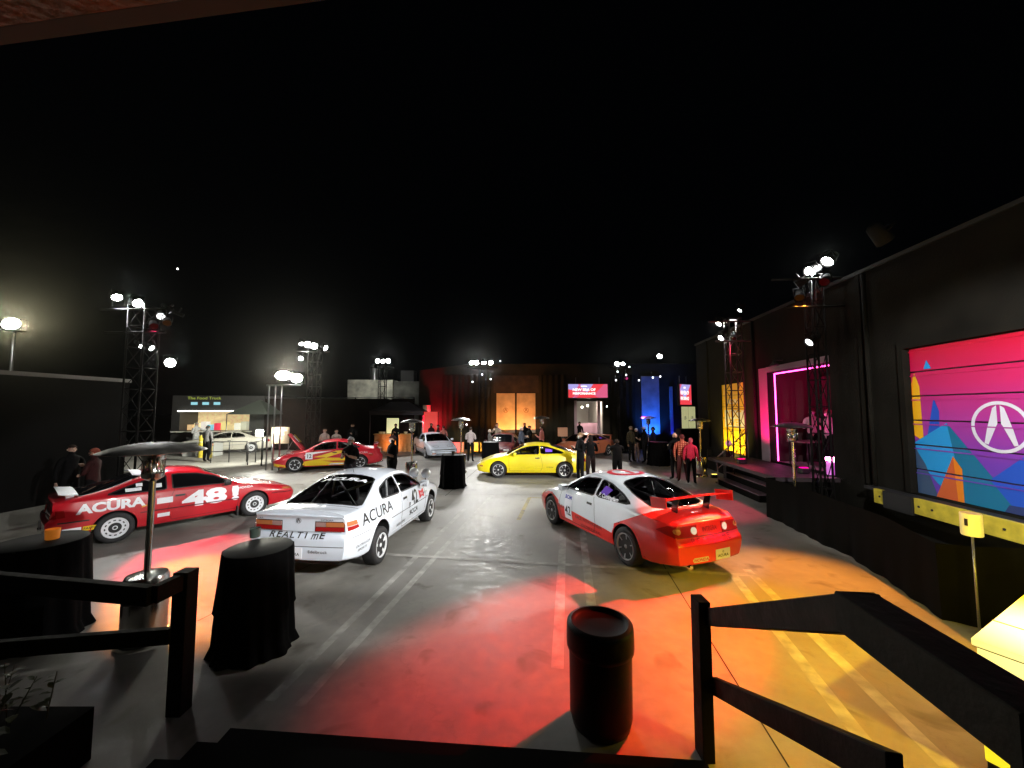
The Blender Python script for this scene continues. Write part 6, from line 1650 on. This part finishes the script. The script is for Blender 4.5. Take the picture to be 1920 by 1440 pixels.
# small utility box near the screen; chairs with a vest; sanitiser post
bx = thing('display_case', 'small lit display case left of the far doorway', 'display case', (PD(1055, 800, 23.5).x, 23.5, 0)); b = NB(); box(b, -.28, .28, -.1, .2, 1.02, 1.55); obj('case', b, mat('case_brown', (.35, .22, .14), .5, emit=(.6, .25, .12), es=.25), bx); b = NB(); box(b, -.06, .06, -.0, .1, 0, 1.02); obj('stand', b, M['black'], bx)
sp_ = thing('sanitiser_post', 'black post with an oval pink lit panel at the foot of the steps', 'post', tuple(P(1368, 905))); b = NB(); box(b, -.16, .16, -.1, .1, 0, 1.15, bev=.01); obj('post', b, M['black'], sp_); b = NB(); lathe(b, [(.001, -.03), (.10, -.03), (.11, -.01), (.11, .01), (.001, .02)], 20, axis='y', c=(0, -.02, 1.42)); o = obj('oval_panel', b, mat('pink_white_panel', (.8, .5, .65), .5, emit=(1, .3, .6), es=.5), sp_); o.scale = (1, 1, 1.0)
def chair(pos, rz, label):
    t = thing('folding_chair', label, 'chair', tuple(pos), rz, 'black folding chairs by the platform')
    b = NB(); box(b, -.21, .21, -.2, .2, .43, .46, bev=.01); obj('seat', b, M['black'], t)
    b = NB(); box(b, -.21, .21, .2, .23, .62, .88, bev=.01); obj('backrest', b, M['black'], t)
    for s in (-1, 1):
        b = NB(); bar(b, (s * .2, .22, .9), (s * .2, -.22, 0), .012); obj('leg', b, M['black'], t); b = NB(); bar(b, (s * .18, -.18, .45), (s * .18, .24, 0), .012); obj('leg', b, M['black'], t)
    return t
chair(P(1336, 880), R(160), 'black folding chair nearest the checked jacket heater'); chair(P(1357, 884), R(190), 'black folding chair with a yellow vest over its back')
v = thing('safety_vest', 'yellow safety vest hanging over a folding chair back', 'vest', (P(1357, 884).x, P(1357, 884).y, .0), R(190)); b = NB(); box(b, -.2, .2, .19, .245, .50, .95, bev=.012); obj('vest_cloth', b, mat('hi_vis', (.6, .7, .05), .8), v)

# ------------------------------------------------------------------ light towers and lamps
M['truss'] = mat('black_truss', (.006, .006, .006), .8, spec=.15); M['truss_alu'] = mat('alu_truss', (.05, .05, .05), .6, metal=.2)
LENS = emis('lamp_lens_white', (1, 1, .97), 60); LENSB = emis('lamp_lens_strong', (1, .97, .85), 160); LENSD = emis('lamp_lens_dim', (1, 1, 1), 6)
def tower(pos, h, label, m=None, w=.40, rz=0, bars=(1.6,)):
    t = thing('truss_tower', label, 'light tower', (pos[0], pos[1], 0), rz, 'lighting truss towers round the yard'); m = m or M['truss']
    for x in (-1, 1):
        for y in (-1, 1): b = NB(); bar(b, (x * w / 2, y * w / 2, 0.03), (x * w / 2, y * w / 2, h), .025, 8); obj('chord', b, m, t)
    b = NB(); n = int(h / .62)
    for i in range(n):
        z0, z1 = .1 + i * (h - .1) / n, .1 + (i + 1) * (h - .1) / n
        c = [(-w / 2, -w / 2), (w / 2, -w / 2), (w / 2, w / 2), (-w / 2, w / 2)]
        for k in range(4):
            a, d = c[k], c[(k + 1) % 4]
            if i % 2: a, d = d, a
            bar(b, (a[0], a[1], z0), (d[0], d[1], z1), .011, 5); bar(b, (a[0], a[1], z1), (d[0], d[1], z1), .011, 5)
    tag(obj('bracing', b, m, t), kind='stuff')
    b = NB(); box(b, -.55, .55, -.55, .55, 0, .03); obj('base_plate', b, m, t)
    for k, L in enumerate(bars): b = NB(); z = h - .15 - .7 * k; bar(b, (-L / 2, -.25, z), (L / 2, -.25, z), .03); obj('crossbar', b, m, t)
    return t
def lamp(pos, aim, lens, label, r=.10, group='stage lamps on the towers', name='stage_lamp'):
    pos = Vector(pos); aim = Vector(aim); d = (aim - pos).normalized()
    t = thing(name, label, 'lamp', tuple(pos), 0, group); q = d.to_track_quat('-Z', 'Y'); t.rotation_mode = 'XYZ'; t.rotation_euler = q.to_euler()
    b = NB(); lathe(b, [(r * .5, .28), (r * .9, .24), (r * 1.1, .02), (r * 1.16, -.05), (r * 1.1, -.05), (r * 1.02, .0), (.001, .0)], 18); obj('housing', b, M['truss'], t, smooth=40)
    b = NB(); lathe(b, [(.001, -.012), (r, -.012), (r, -.004), (.001, -.004)], 18); obj('lens', b, lens, t)
    b = NB(); bar(b, (-r * 1.2, 0, .1), (-r * 1.2, .2, .1), .012); bar(b, (r * 1.2, 0, .1), (r * 1.2, .2, .1), .012); bar(b, (-r * 1.2, .2, .1), (r * 1.2, .2, .1), .012); obj('yoke', b, M['truss'], t)
    return t
def spot(pos, aim, power, col=(1, 1, 1), deg=40, blend=.15, size=.06, name='spot'):
    l = bpy.data.lights.new(name, 'SPOT'); l.energy = power; l.color = col; l.spot_size = R(deg); l.spot_blend = blend; l.shadow_soft_size = size
    o = bpy.data.objects.new(name, l); COL.objects.link(o); pos = Vector(pos); aim = Vector(aim); d = (aim - pos).normalized()
    o.location = pos + d * .06; o.rotation_euler = d.to_track_quat('-Z', 'Y').to_euler(); return o
def fixture(pos, aim, power, label, col=(1, 1, 1), deg=40, blend=.15, lens=None, r=.10, size=.08):
    lamp(pos, aim, lens or LENS, label, r); return spot(pos, aim, power, col, deg, blend, size)
W1 = (1.0, .985, .95)
# tower 1 : left
T1 = PD(268, 640, 11.6); T1.z = 0
tower(T1, 5.8, 'tall lighting tower at the left with lamps above the black wall', w=.5, bars=(2.2, 1.8)); 
T2 = PD(592, 640, 18.8); T2.z = 0; tower(T2, 5.6, 'lighting tower behind the flame car with a row of lamps on top', w=.45, m=M['truss_alu'])
T3 = PD(718, 680, 25); T3.z = 0; tower(T3, 5.5, 'lighting tower before the weathered grey block', w=.4)
T4 = PD(905, 680, 24); T4.z = 0; tower(T4, 5.4, 'lighting tower with two pairs of lamps left of the orange doors', w=.4, bars=(1.9,))
T5 = PD(1165, 680, 24); T5.z = 0; tower(T5, 5.4, 'lighting tower between the far screen and blue wall', w=.4)
T6 = WP(6.55, 13.6); tower(T6, 5.9, 'lighting tower standing in front of the yellow banner door', w=.42, rz=-A_, m=mat('truss_pinkish', (.03, .01, .015), .6), bars=(1.8, 1.4))
T7 = WP(6.6, 9.45); tower(T7, 6.0, 'near lighting tower at the edge of the pink doorway', w=.27, rz=-A_, bars=(2.2, 1.6))
TR = WP(6.3, -1.0); tower(TR, 6.0, 'lighting tower behind the camera on the right', w=.4, rz=-A_)
TL = Vector((-9.5, 1.2, 0)); tower(TL, 6.0, 'lighting tower outside the view on the left', w=.4)

cA = Vector((-6.9, 8.9, .6)); cB = Vector((-2.7, 7.6, .6)); cC = Vector((2.2, 8.2, .6)); cD = Vector((0.6, 16, .5)); cE = Vector((-7, 15, .5))
# -- visible lamps (photo pixel, depth, aim, power, colour, cone)
def vis(px, py, D, aim, power, label, col=W1, deg=38, blend=.2, r=.10, lens=None):
    p = PD(px, py, D)
    if power: return fixture(p, aim, power, label, col, deg, blend, lens, r)
    lamp(p, aim, lens or LENS, label, r)
CAMT = Vector((0, 0, 2.6))
vis(219, 557, 11.5, cA, 1300, 'white lamp at the top left end of the left tower', deg=36, r=.12)
vis(258, 568, 11.4, cB + Vector((.4, .5, 0)), 1700, 'second bright white lamp on top of the left tower', deg=30, r=.12)
vis(318, 583, 12.2, cE, 0, 'small white lamp at the right end of the left tower', r=.07)
vis(341, 591, 12.2, (2, 20, 0), 0, 'smallest tilted lamp at the far right end of the left tower', r=.05, lens=LENSD)
vis(264, 648, 11.6, (-4, 10, 0), 0, 'lamp lower on the left tower by its mast', r=.06)
vis(283, 652, 11.6, (-2, 12, 0), 0, 'lamp lower on the left tower right of its mast', r=.08)
vis(319, 680, 11.9, CAMT, 0, 'lowest lamp of the left tower, facing the camera', r=.13)
vis(565, 644, 18.6, cE, 1750, 'leftmost of the top row lamps on the tower behind the flame car', deg=50)
vis(577, 646, 18.6, CAMT, 0, 'second of the top row lamps on the tower behind the flame car', r=.14)
vis(589, 649, 18.6, CAMT, 0, 'third of the top row lamps on the tower behind the flame car', r=.14)
vis(610, 652, 18.6, cD, 1500, 'rightmost lamp on the tower behind the flame car', deg=34, r=.12)
vis(564, 672, 18.6, cA, 0, 'single lamp below the row on the tower behind the flame car', r=.10)
for i, x in enumerate((708, 718, 728)): vis(x, 677, 24.8, CAMT if i != 1 else (-3, 18, 0), 0 if i != 1 else 1600, ['left', 'middle', 'right'][i] + ' lamp of the three on the tower before the grey block', r=.13, deg=50)
for i, x in enumerate((884, 893, 907, 920)): vis(x, 680, 23.8, [cD, (-1, 12, 0), (0, 20, 0), cD][i], [0, 1800, 1400, 1500][i], ['outer left', 'inner left', 'inner right', 'outer right'][i] + ' lamp of four on the tower left of the orange doors', r=.13, deg=[38, 50, 44, 40][i], lens=LENS)
vis(1157, 682, 23.8, cD, 1500, 'left lamp on the tower right of the far screen', r=.13, deg=36); vis(1168, 682, 23.8, (3, 18, 0), 1250, 'right lamp on the tower right of the far screen', r=.11, deg=40)
vis(1237, 668, 21, (2.5, 15, 0), 1250, 'single lamp high above the blue wall', r=.13, deg=36)
vis(1388, 581, 13.9, (3, 14, 0), 900, 'highest lamp on the tower before the yellow banner', r=.08, deg=50)
vis(1348, 606, 13.6, (1, 12, 0), 750, 'middle lamp on the tower before the yellow banner', r=.10, deg=50)
vis(1352, 633, 13.6, (0, 11, 0), 0, 'lower lamp on the tower before the yellow banner', r=.09)
vis(1552, 489, 9.3, cC + Vector((-.2, .2, 0)), 650, 'highest and brightest lamp on the near tower by the pink doorway', r=.13, deg=44)
vis(1519, 509, 9.4, cB, 750, 'middle lamp on the near tower by the pink doorway', r=.12, deg=34)
vis(1497, 532, 9.5, cD, 450, 'lowest of the three lamps on the near tower by the pink doorway', r=.09, deg=40)
# small sparkles
for i, (x, y, D, lab) in enumerate(((445 + 441, 716, 23, 'tiny downlight lowest left on the tower left of the orange doors'), (904, 702, 23, 'tiny downlight in the middle of the tower left of the orange doors'), (920, 711, 23, 'tiny downlight right on the tower left of the orange doors'), (938, 677, 23.5, 'tiny lamp right of the four lamps above the orange doors'), (1158, 697, 23, 'tiny lamp under the pair right of the far screen'), (1174, 703, 23, 'tiny lamp lower right under the pair by the far screen'), (1155, 713, 23, 'lowest tiny lamp right of the far screen'), (1180, 688, 22, 'tiny lamp level with the blue truss glow'), (1198, 713, 22, 'tiny lamp over the blue wall panel'), (1224, 708, 22, 'tiny lamp right of the blue wall panel'), (1238, 706, 22, 'tiny lamp between the blue panel and square screen'), (1138, 762, 24, 'tiny lamp at the right of the far doorway'), (875, 796, 23, 'tiny lamp behind the man in the pale shirt'), (333, 504, 40, 'tiny lone aircraft light high in the dark sky'))):
    t = thing('small_lamp' if i < 13 else 'sky_light', lab, 'lamp', tuple(PD(x, y, D)), 0, 'tiny lamps on the far rigs' if i < 13 else None); b = NB(); r = .045 if D < 30 else .09; lathe(b, [(.001, -r), (r * .7, -r * .7), (r, 0), (r * .7, r * .7), (.001, r)], 10); obj('bulb', b, LENSD, t, smooth=60)
    if i < 13: b = NB(); bar(b, (0, .02, r * .5), (0, .25, .35), .01); obj('bracket', b, M['truss'], t)

# floodlight mast right of the food truck and flood at far left
fm = thing('flood_mast', 'tall floodlight mast with very bright twin heads between food truck and flame car', 'floodlight', (PD(517, 720, 17).x, 17, 0))
hz = PD(517, 712, 17).z
for k, x in enumerate((-.28, 0, .28)): b = NB(); bar(b, (x, 0, 0), (x, 0, hz - .25), .03); obj('mast_tube', b, M['grey_metal'], fm)
b = NB(); bar(b, (-.4, 0, hz - .25), (1.1, 0, hz - .25), .03); obj('crossbar', b, M['grey_metal'], fm)
for k, (px, py, w) in enumerate(((531, 704, .34), (556, 709, .24))):
    p = PD(px, py, 16.8); b = NB(); lathe(b, [(.001, -.24), (.14, -.23), (.19, -.2), (.19, -.18), (.001, -.18)], 24, axis='y', c=(0, 0, 0)); bmesh.ops.scale(b, vec=(w / .19, 1, 1), verts=b.verts); bmesh.ops.translate(b, vec=(p.x - fm.location.x, 0, p.z), verts=b.verts); o = obj('flood_head', b, LENSB, fm)
    b = NB(); box(b, p.x - fm.location.x - w - .03, p.x - fm.location.x + w + .03, -.175, -.05, p.z - .24, p.z + .20, bev=.02); obj('flood_housing', b, M['truss'], o)
spot(PD(540, 706, 16.5), (0, 0, 5.2), 20000, (1, .95, .78), 20, 1, .3); spot(PD(540, 706, 16.5), (-3, 6, .5), 500, (1, .95, .78), 110, .6, .25)
f2 = thing('flood_mast', 'bright floodlight on a pole at the far left above the black wall', 'floodlight', (PD(20, 700, 14.5).x, 14.5, 0)); p = PD(25, 608, 14.3)
b = NB(); bar(b, (0, 0, 0), (0, 0, p.z - .3), .05); obj('mast_tube', b, M['grey_metal'], f2)
b = NB(); lathe(b, [(.001, -.32), (.14, -.31), (.2, -.28), (.2, -.26), (.001, -.26)], 24, axis='y'); bmesh.ops.scale(b, vec=(1.7, 1, 1), verts=b.verts); bmesh.ops.translate(b, vec=(p.x - f2.location.x, 0, p.z), verts=b.verts); obj('flood_head', b, LENSB, f2)
b = NB(); box(b, p.x - f2.location.x - .36, p.x - f2.location.x + .36, -.255, -.05, p.z - .24, p.z + .2, bev=.02); obj('flood_housing', b, M['truss'], f2)
spot(PD(25, 608, 14.0), (0, 0, 5.2), 15000, (1, .93, .6), 20, 1, .3)
f3 = thing('floor_flood', 'low glaring floodlight at the tail of the cream car', 'floodlight', (PD(490, 812, 18.2).x, 18.2, 0)); p = PD(490, 812, 18)
b = NB(); bar(b, (0, .1, 0), (0, .1, p.z - .1), .03); obj('stand', b, M['black'], f3); b = NB(); box(b, -.16, .16, -.14, -.1, p.z - .14, p.z + .14, bev=.02); obj('flood_head', b, LENSB, f3); b = NB(); box(b, -.18, .18, -.095, .05, p.z - .16, p.z + .16, bev=.02); obj('flood_housing', b, M['truss'], f3)
spot((p.x, p.y - .2, p.z), (0, 0, 3.4), 2500, (1, 1, .8), 20, 1, .15); spot((p.x, p.y - .2, p.z), (-7, 12, 0), 250, (1, 1, .9), 100, .6, .1)
# light for the cream car and food truck
T8 = PD(560, 690, 19.5); spot((p.x + .2, p.y + .3, 3.8), (PD(430, 850, 22).x, 21.5, .3), 3500, (1, .98, .85), 100, .5, .2)

# beams of the lamps that face the camera
for px, py, D_, pw in ((238, 562, 11.3, 450), (319, 680, 11.7, 350), (588, 648, 18.4, 1400), (718, 677, 24.6, 1100), (900, 680, 23.6, 1600), (1162, 682, 23.6, 900), (1237, 668, 20.8, 700), (1535, 500, 9.1, 250), (1350, 610, 13.4, 200)):
    spot(PD(px, py, D_), (0, 0, 3.3), pw, (.93, 1, .98), 10, 1, .15)
fixture(Vector((TL.x - .2, TL.y, 5.8)), cC + Vector((.1, 0, .5)), 4200, 'white lamp on the left side tower aimed at the red and white car', W1, 12, .3)
fixture(Vector((T5.x + .3, T5.y, 4.6)), PD(1217, 786, 19.9), 900, 'pink gelled lamp on the tower right of the far screen', (1, .05, .3), 12, .5, emis('lens_pk', (1, .1, .4), .5))
# lamps on the rear row of cars and the far guests
fixture(Vector((TR.x - .5, TR.y, 5.5)), (-3.9, 21.5, .6), 8000, 'white lamp on the tower behind the camera aimed at the white hatchback', W1, 13, .4)
fixture(Vector((TR.x + .1, TR.y, 5.6)), (4.6, 21.2, .6), 9000, 'white lamp on the tower behind the camera aimed at the salmon coupe', (1, .9, .85), 15, .4)
fixture(Vector((TL.x + .3, TL.y, 5.5)), (-.2, 21.2, .6), 7000, 'white lamp on the left side tower aimed at the maroon coupe', W1, 12, .4)
fixture((-9.3, 26, 5.6), (-11.4, 31, 4.2), 500, 'lamp lighting the grey block beyond the back fence', (1, 1, .9), 90, .6)
# -- coloured floor washes (all from tower lamps)
RED = (1, .03, .03); AMB = (1, .30, .02); YEL = (1, .62, .02); MAG = (1, .0, .25)
def up7(dx, z): return WP(6.35, 9.2 + dx, z)
fixture(up7(-.5, 5.6), (1.25, 4.9, 0), 14500, 'red gelled lamp on the near tower', (1, .02, .012), 22, .6, emis('lens_red', RED, .02))
fixture(up7(.4, 5.5), (3.7, 5.2, 0), 4200, 'amber gelled lamp on the near tower', AMB, 38, .6, emis('lens_amber', AMB, .02))
fixture(up7(.1, 4.3), (1.0, 8.6, .2), 2300, 'lower white lamp half way up the near tower', (1, .98, .90), 46, .12, emis('lens_w', (1, 1, 1), 3), size=.03)
fixture(Vector((TR.x, TR.y, 5.6)), (3.5, 3.4, 0), 8500, 'yellow gelled lamp on the tower behind the camera', (1, .60, .0), 33, .6, emis('lens_yellow', YEL, 2))
fixture(Vector((TR.x - .4, TR.y, 5.7)), cB + Vector((.1, -.3, .4)), 4200, 'white lamp on the tower behind the camera aimed at the white race car', W1, 17, .25)
fixture(Vector((TR.x + .3, TR.y, 5.8)), cC + Vector((.3, -.2, .4)), 4600, 'white lamp on the tower behind the camera aimed at the red and white car', W1, 16, .25)
fixture(Vector((TR.x - .1, TR.y, 5.9)), cA + Vector((0, 0, .2)), 7000, 'white lamp on the tower behind the camera aimed at the red hatchback', W1, 22, .3)
fixture(Vector((TR.x - .2, TR.y, 5.3)), (0.6, 15.6, .8), 14000, 'white lamp on the tower behind the camera aimed at the yellow coupe', W1, 14, .3)
fixture(Vector((T1.x + .7, T1.y, 5.3)), (-4.8, 6.0, 0), 8000, 'amber gelled lamp at the right end of the left tower', (1, .28, .02), 13, .5, emis('lens_amber2', AMB, .02))
fixture(Vector((T1.x + .3, T1.y, 5.2)), (-5.3, 6.9, 0), 10000, 'crimson gelled lamp on the left tower', (1, .02, .06), 17, .4, emis('lens_red2', RED, .02))
fixture(Vector((TL.x + .2, TL.y, 5.9)), (-7, 15.3, .5), 9000, 'white lamp on the left side tower aimed at the flame car', W1, 24, .3)
fixture(Vector((T1.x + .5, T1.y, 5.5)), (-2.4, 2.95, 0), 160, 'faint white lamp on the left tower aimed at the stair landing', W1, 16, .3, emis('lens_faint', (1, 1, 1), 2))
# red carpet glow by the steps, far orange floor
fixture(Vector((T6.x, T6.y, 5.2)), (5.6, 11.2, 0), 1300, 'crimson gelled lamp on the tower before the yellow banner', (1, .05, .12), 34, .5, emis('lens_red3', RED, .02))
fixture(Vector((T6.x - .3, T6.y, 5.4)), (4.2, 16.2, 0), 2200, 'orange gelled lamp on the tower before the yellow banner', (1, .35, .05), 44, .5, emis('lens_or3', AMB, .02))
# wall washes
def wash(pos, aim, p_, col, deg=60, blend=.8): return spot(pos, aim, p_, col, deg, blend, .1)
uplight_m = emis('uplight_glow', (1, .6, .3), 2)
def uplight(pos, aim, p_, col, label, deg=70):
    t = thing('uplight', label, 'uplight', tuple(pos), 0, 'small floor uplights'); b = NB(); box(b, -.12, .12, -.08, .08, 0, .14, bev=.02); obj('case', b, M['black'], t); b = NB(); box(b, -.09, .09, -.05, .05, .1405, .15); obj('lens', b, emis('uplens', col, 3), t)
    return wash(Vector(pos) + Vector((0, 0, .2)), aim, p_, col, deg)
uplight((-.45, YB - 1.3, 1.0 * 0), (-.42, YB, 2.6), 600, (1, .36, .09), 'orange uplight below the left orange door', 90); uplight((.95, YB - 1.3, 0), (.95, YB, 2.7), 520, (1, .36, .09), 'orange uplight below the right orange door', 90)
uplight((9.3, YB - 1.0, 0), (9.35, YB, 2.4), 900, (.01, .12, 1), 'blue uplight at the foot of the blue wall', 80); uplight((10.75, YB - .6, 0), (10.75, YB, 2.2), 120, (.01, .03, 1), 'blue uplight at the foot of the narrow blue column', 60)
uplight((-5.2, YB - .9, 0), (-5.2, YB, 3.0), 2600, (1, .0, .03), 'red uplight at the far left end of the back building', 75)
uplight((-3.7, 23.4, 0), (-3.7, 24.6, .2), 260, (1, .04, .03), 'red uplight in front of the low red wall', 120); uplight((-2.25, 23.4, 0), (-2.25, 24.6, .2), 220, (1, .45, .03), 'amber uplight before the low amber wall', 120)
uplight((bp_.x, bp_.y - .9, 0), (bp_.x, bp_.y, .6), 45, (1, .38, .06), 'amber uplight before the bar counter', 120)
q = WP(LW - .75, 15.1, 0); uplight((q.x, q.y, .0), WP(LW, 15.1, 2.3), 650, (1, .72, .12), 'yellow uplight below the yellow banner door', 110)
uplight(WP(5.95, 12.1, .97), WP(LW, 12.75, 2.5), 900, (1, .0, .16), 'crimson uplight on the platform facing the pink doorway', 62); uplight(WP(6.7, 10.3, .97), WP(LW, 11.2, 3.9), 170, (1, .0, .25), 'crimson uplight before the middle of the pink doorway', 90)
# mural wash: off-view lamp added to brighten the mural door
fixture(WP(4.2, 2.6, 4.6), WP(LW, 5.8, 2.4), 1500, 'added off-view white lamp brightening the mural door', (1, .97, .95), 62, .5)
fixture(WP(5.0, 5.6, 5.2) * 1.0, WP(LW, 5.9, 3.0), 0.01, 'unlit spare lamp above the mural door', (1, 1, 1), 40, .3, M['black'])
# pink room
l = bpy.data.lights.new('pink_room', 'POINT'); l.energy = 26; l.color = (1, .02, .28); l.shadow_soft_size = .12; o = bpy.data.objects.new('pink_room', l); COL.objects.link(o); o.location = WP(LW + .7, 10.2, 3.4)
l = bpy.data.lights.new('pink_floor', 'POINT'); l.energy = 12; l.color = (1, .05, .40); l.shadow_soft_size = .08; o = bpy.data.objects.new('pink_floor', l); COL.objects.link(o); o.location = WP(LW + .1, 9.95, 1.5)
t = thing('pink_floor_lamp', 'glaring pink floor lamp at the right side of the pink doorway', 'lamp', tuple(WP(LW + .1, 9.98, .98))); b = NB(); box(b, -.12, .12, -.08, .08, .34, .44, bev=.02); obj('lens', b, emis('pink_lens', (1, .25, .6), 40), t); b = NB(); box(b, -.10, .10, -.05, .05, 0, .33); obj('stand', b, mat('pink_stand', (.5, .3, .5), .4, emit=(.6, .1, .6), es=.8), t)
t = thing('reception_table', 'small table with papers just inside the pink doorway', 'table', tuple(WP(LW + .45, 11.35, .98)), R(20)); b = NB(); box(b, -.5, .5, -.3, .3, .72, .75); obj('table_top', b, mat('table_dark', (.1, .05, .06), .5), t)
for x in (-.45, .45):
    for y in (-.25, .25): b = NB(); bar(b, (x, y, 0), (x, y, .72), .015); obj('leg', b, M['black'], t)
# far doorway interior
l = bpy.data.lights.new('far_room', 'POINT'); l.energy = 120; l.color = (1, .85, .7); l.shadow_soft_size = .1; o = bpy.data.objects.new('far_room', l); COL.objects.link(o); o.location = (5.2, YB + .9, 2.9)
# yellow glow of the light box on things around it
l = bpy.data.lights.new('box_glow', 'POINT'); l.energy = 120; l.color = (1, .72, .03); l.shadow_soft_size = .25; o = bpy.data.objects.new('box_glow', l); COL.objects.link(o); o.location = (4.55, 3.3, 1.35)
# ------------------------------------------------------------------ thin haze added to stand in for lens glare round the lamps
hm = bpy.data.materials.new('glare_haze'); hm.use_nodes = True; nt = hm.node_tree; nt.nodes.clear()
o_ = nt.nodes.new('ShaderNodeOutputMaterial'); v_ = nt.nodes.new('ShaderNodeVolumePrincipled')
v_.inputs['Density'].default_value = .0001; v_.inputs['Anisotropy'].default_value = .95; v_.inputs['Color'].default_value = (.9, .9, .85, 1)
nt.links.new(v_.outputs[0], o_.inputs['Volume'])
b = NB(); box(b, -45, 45, -12, 60, -1, 9); tag(obj('haze', b, hm), kind='stuff')
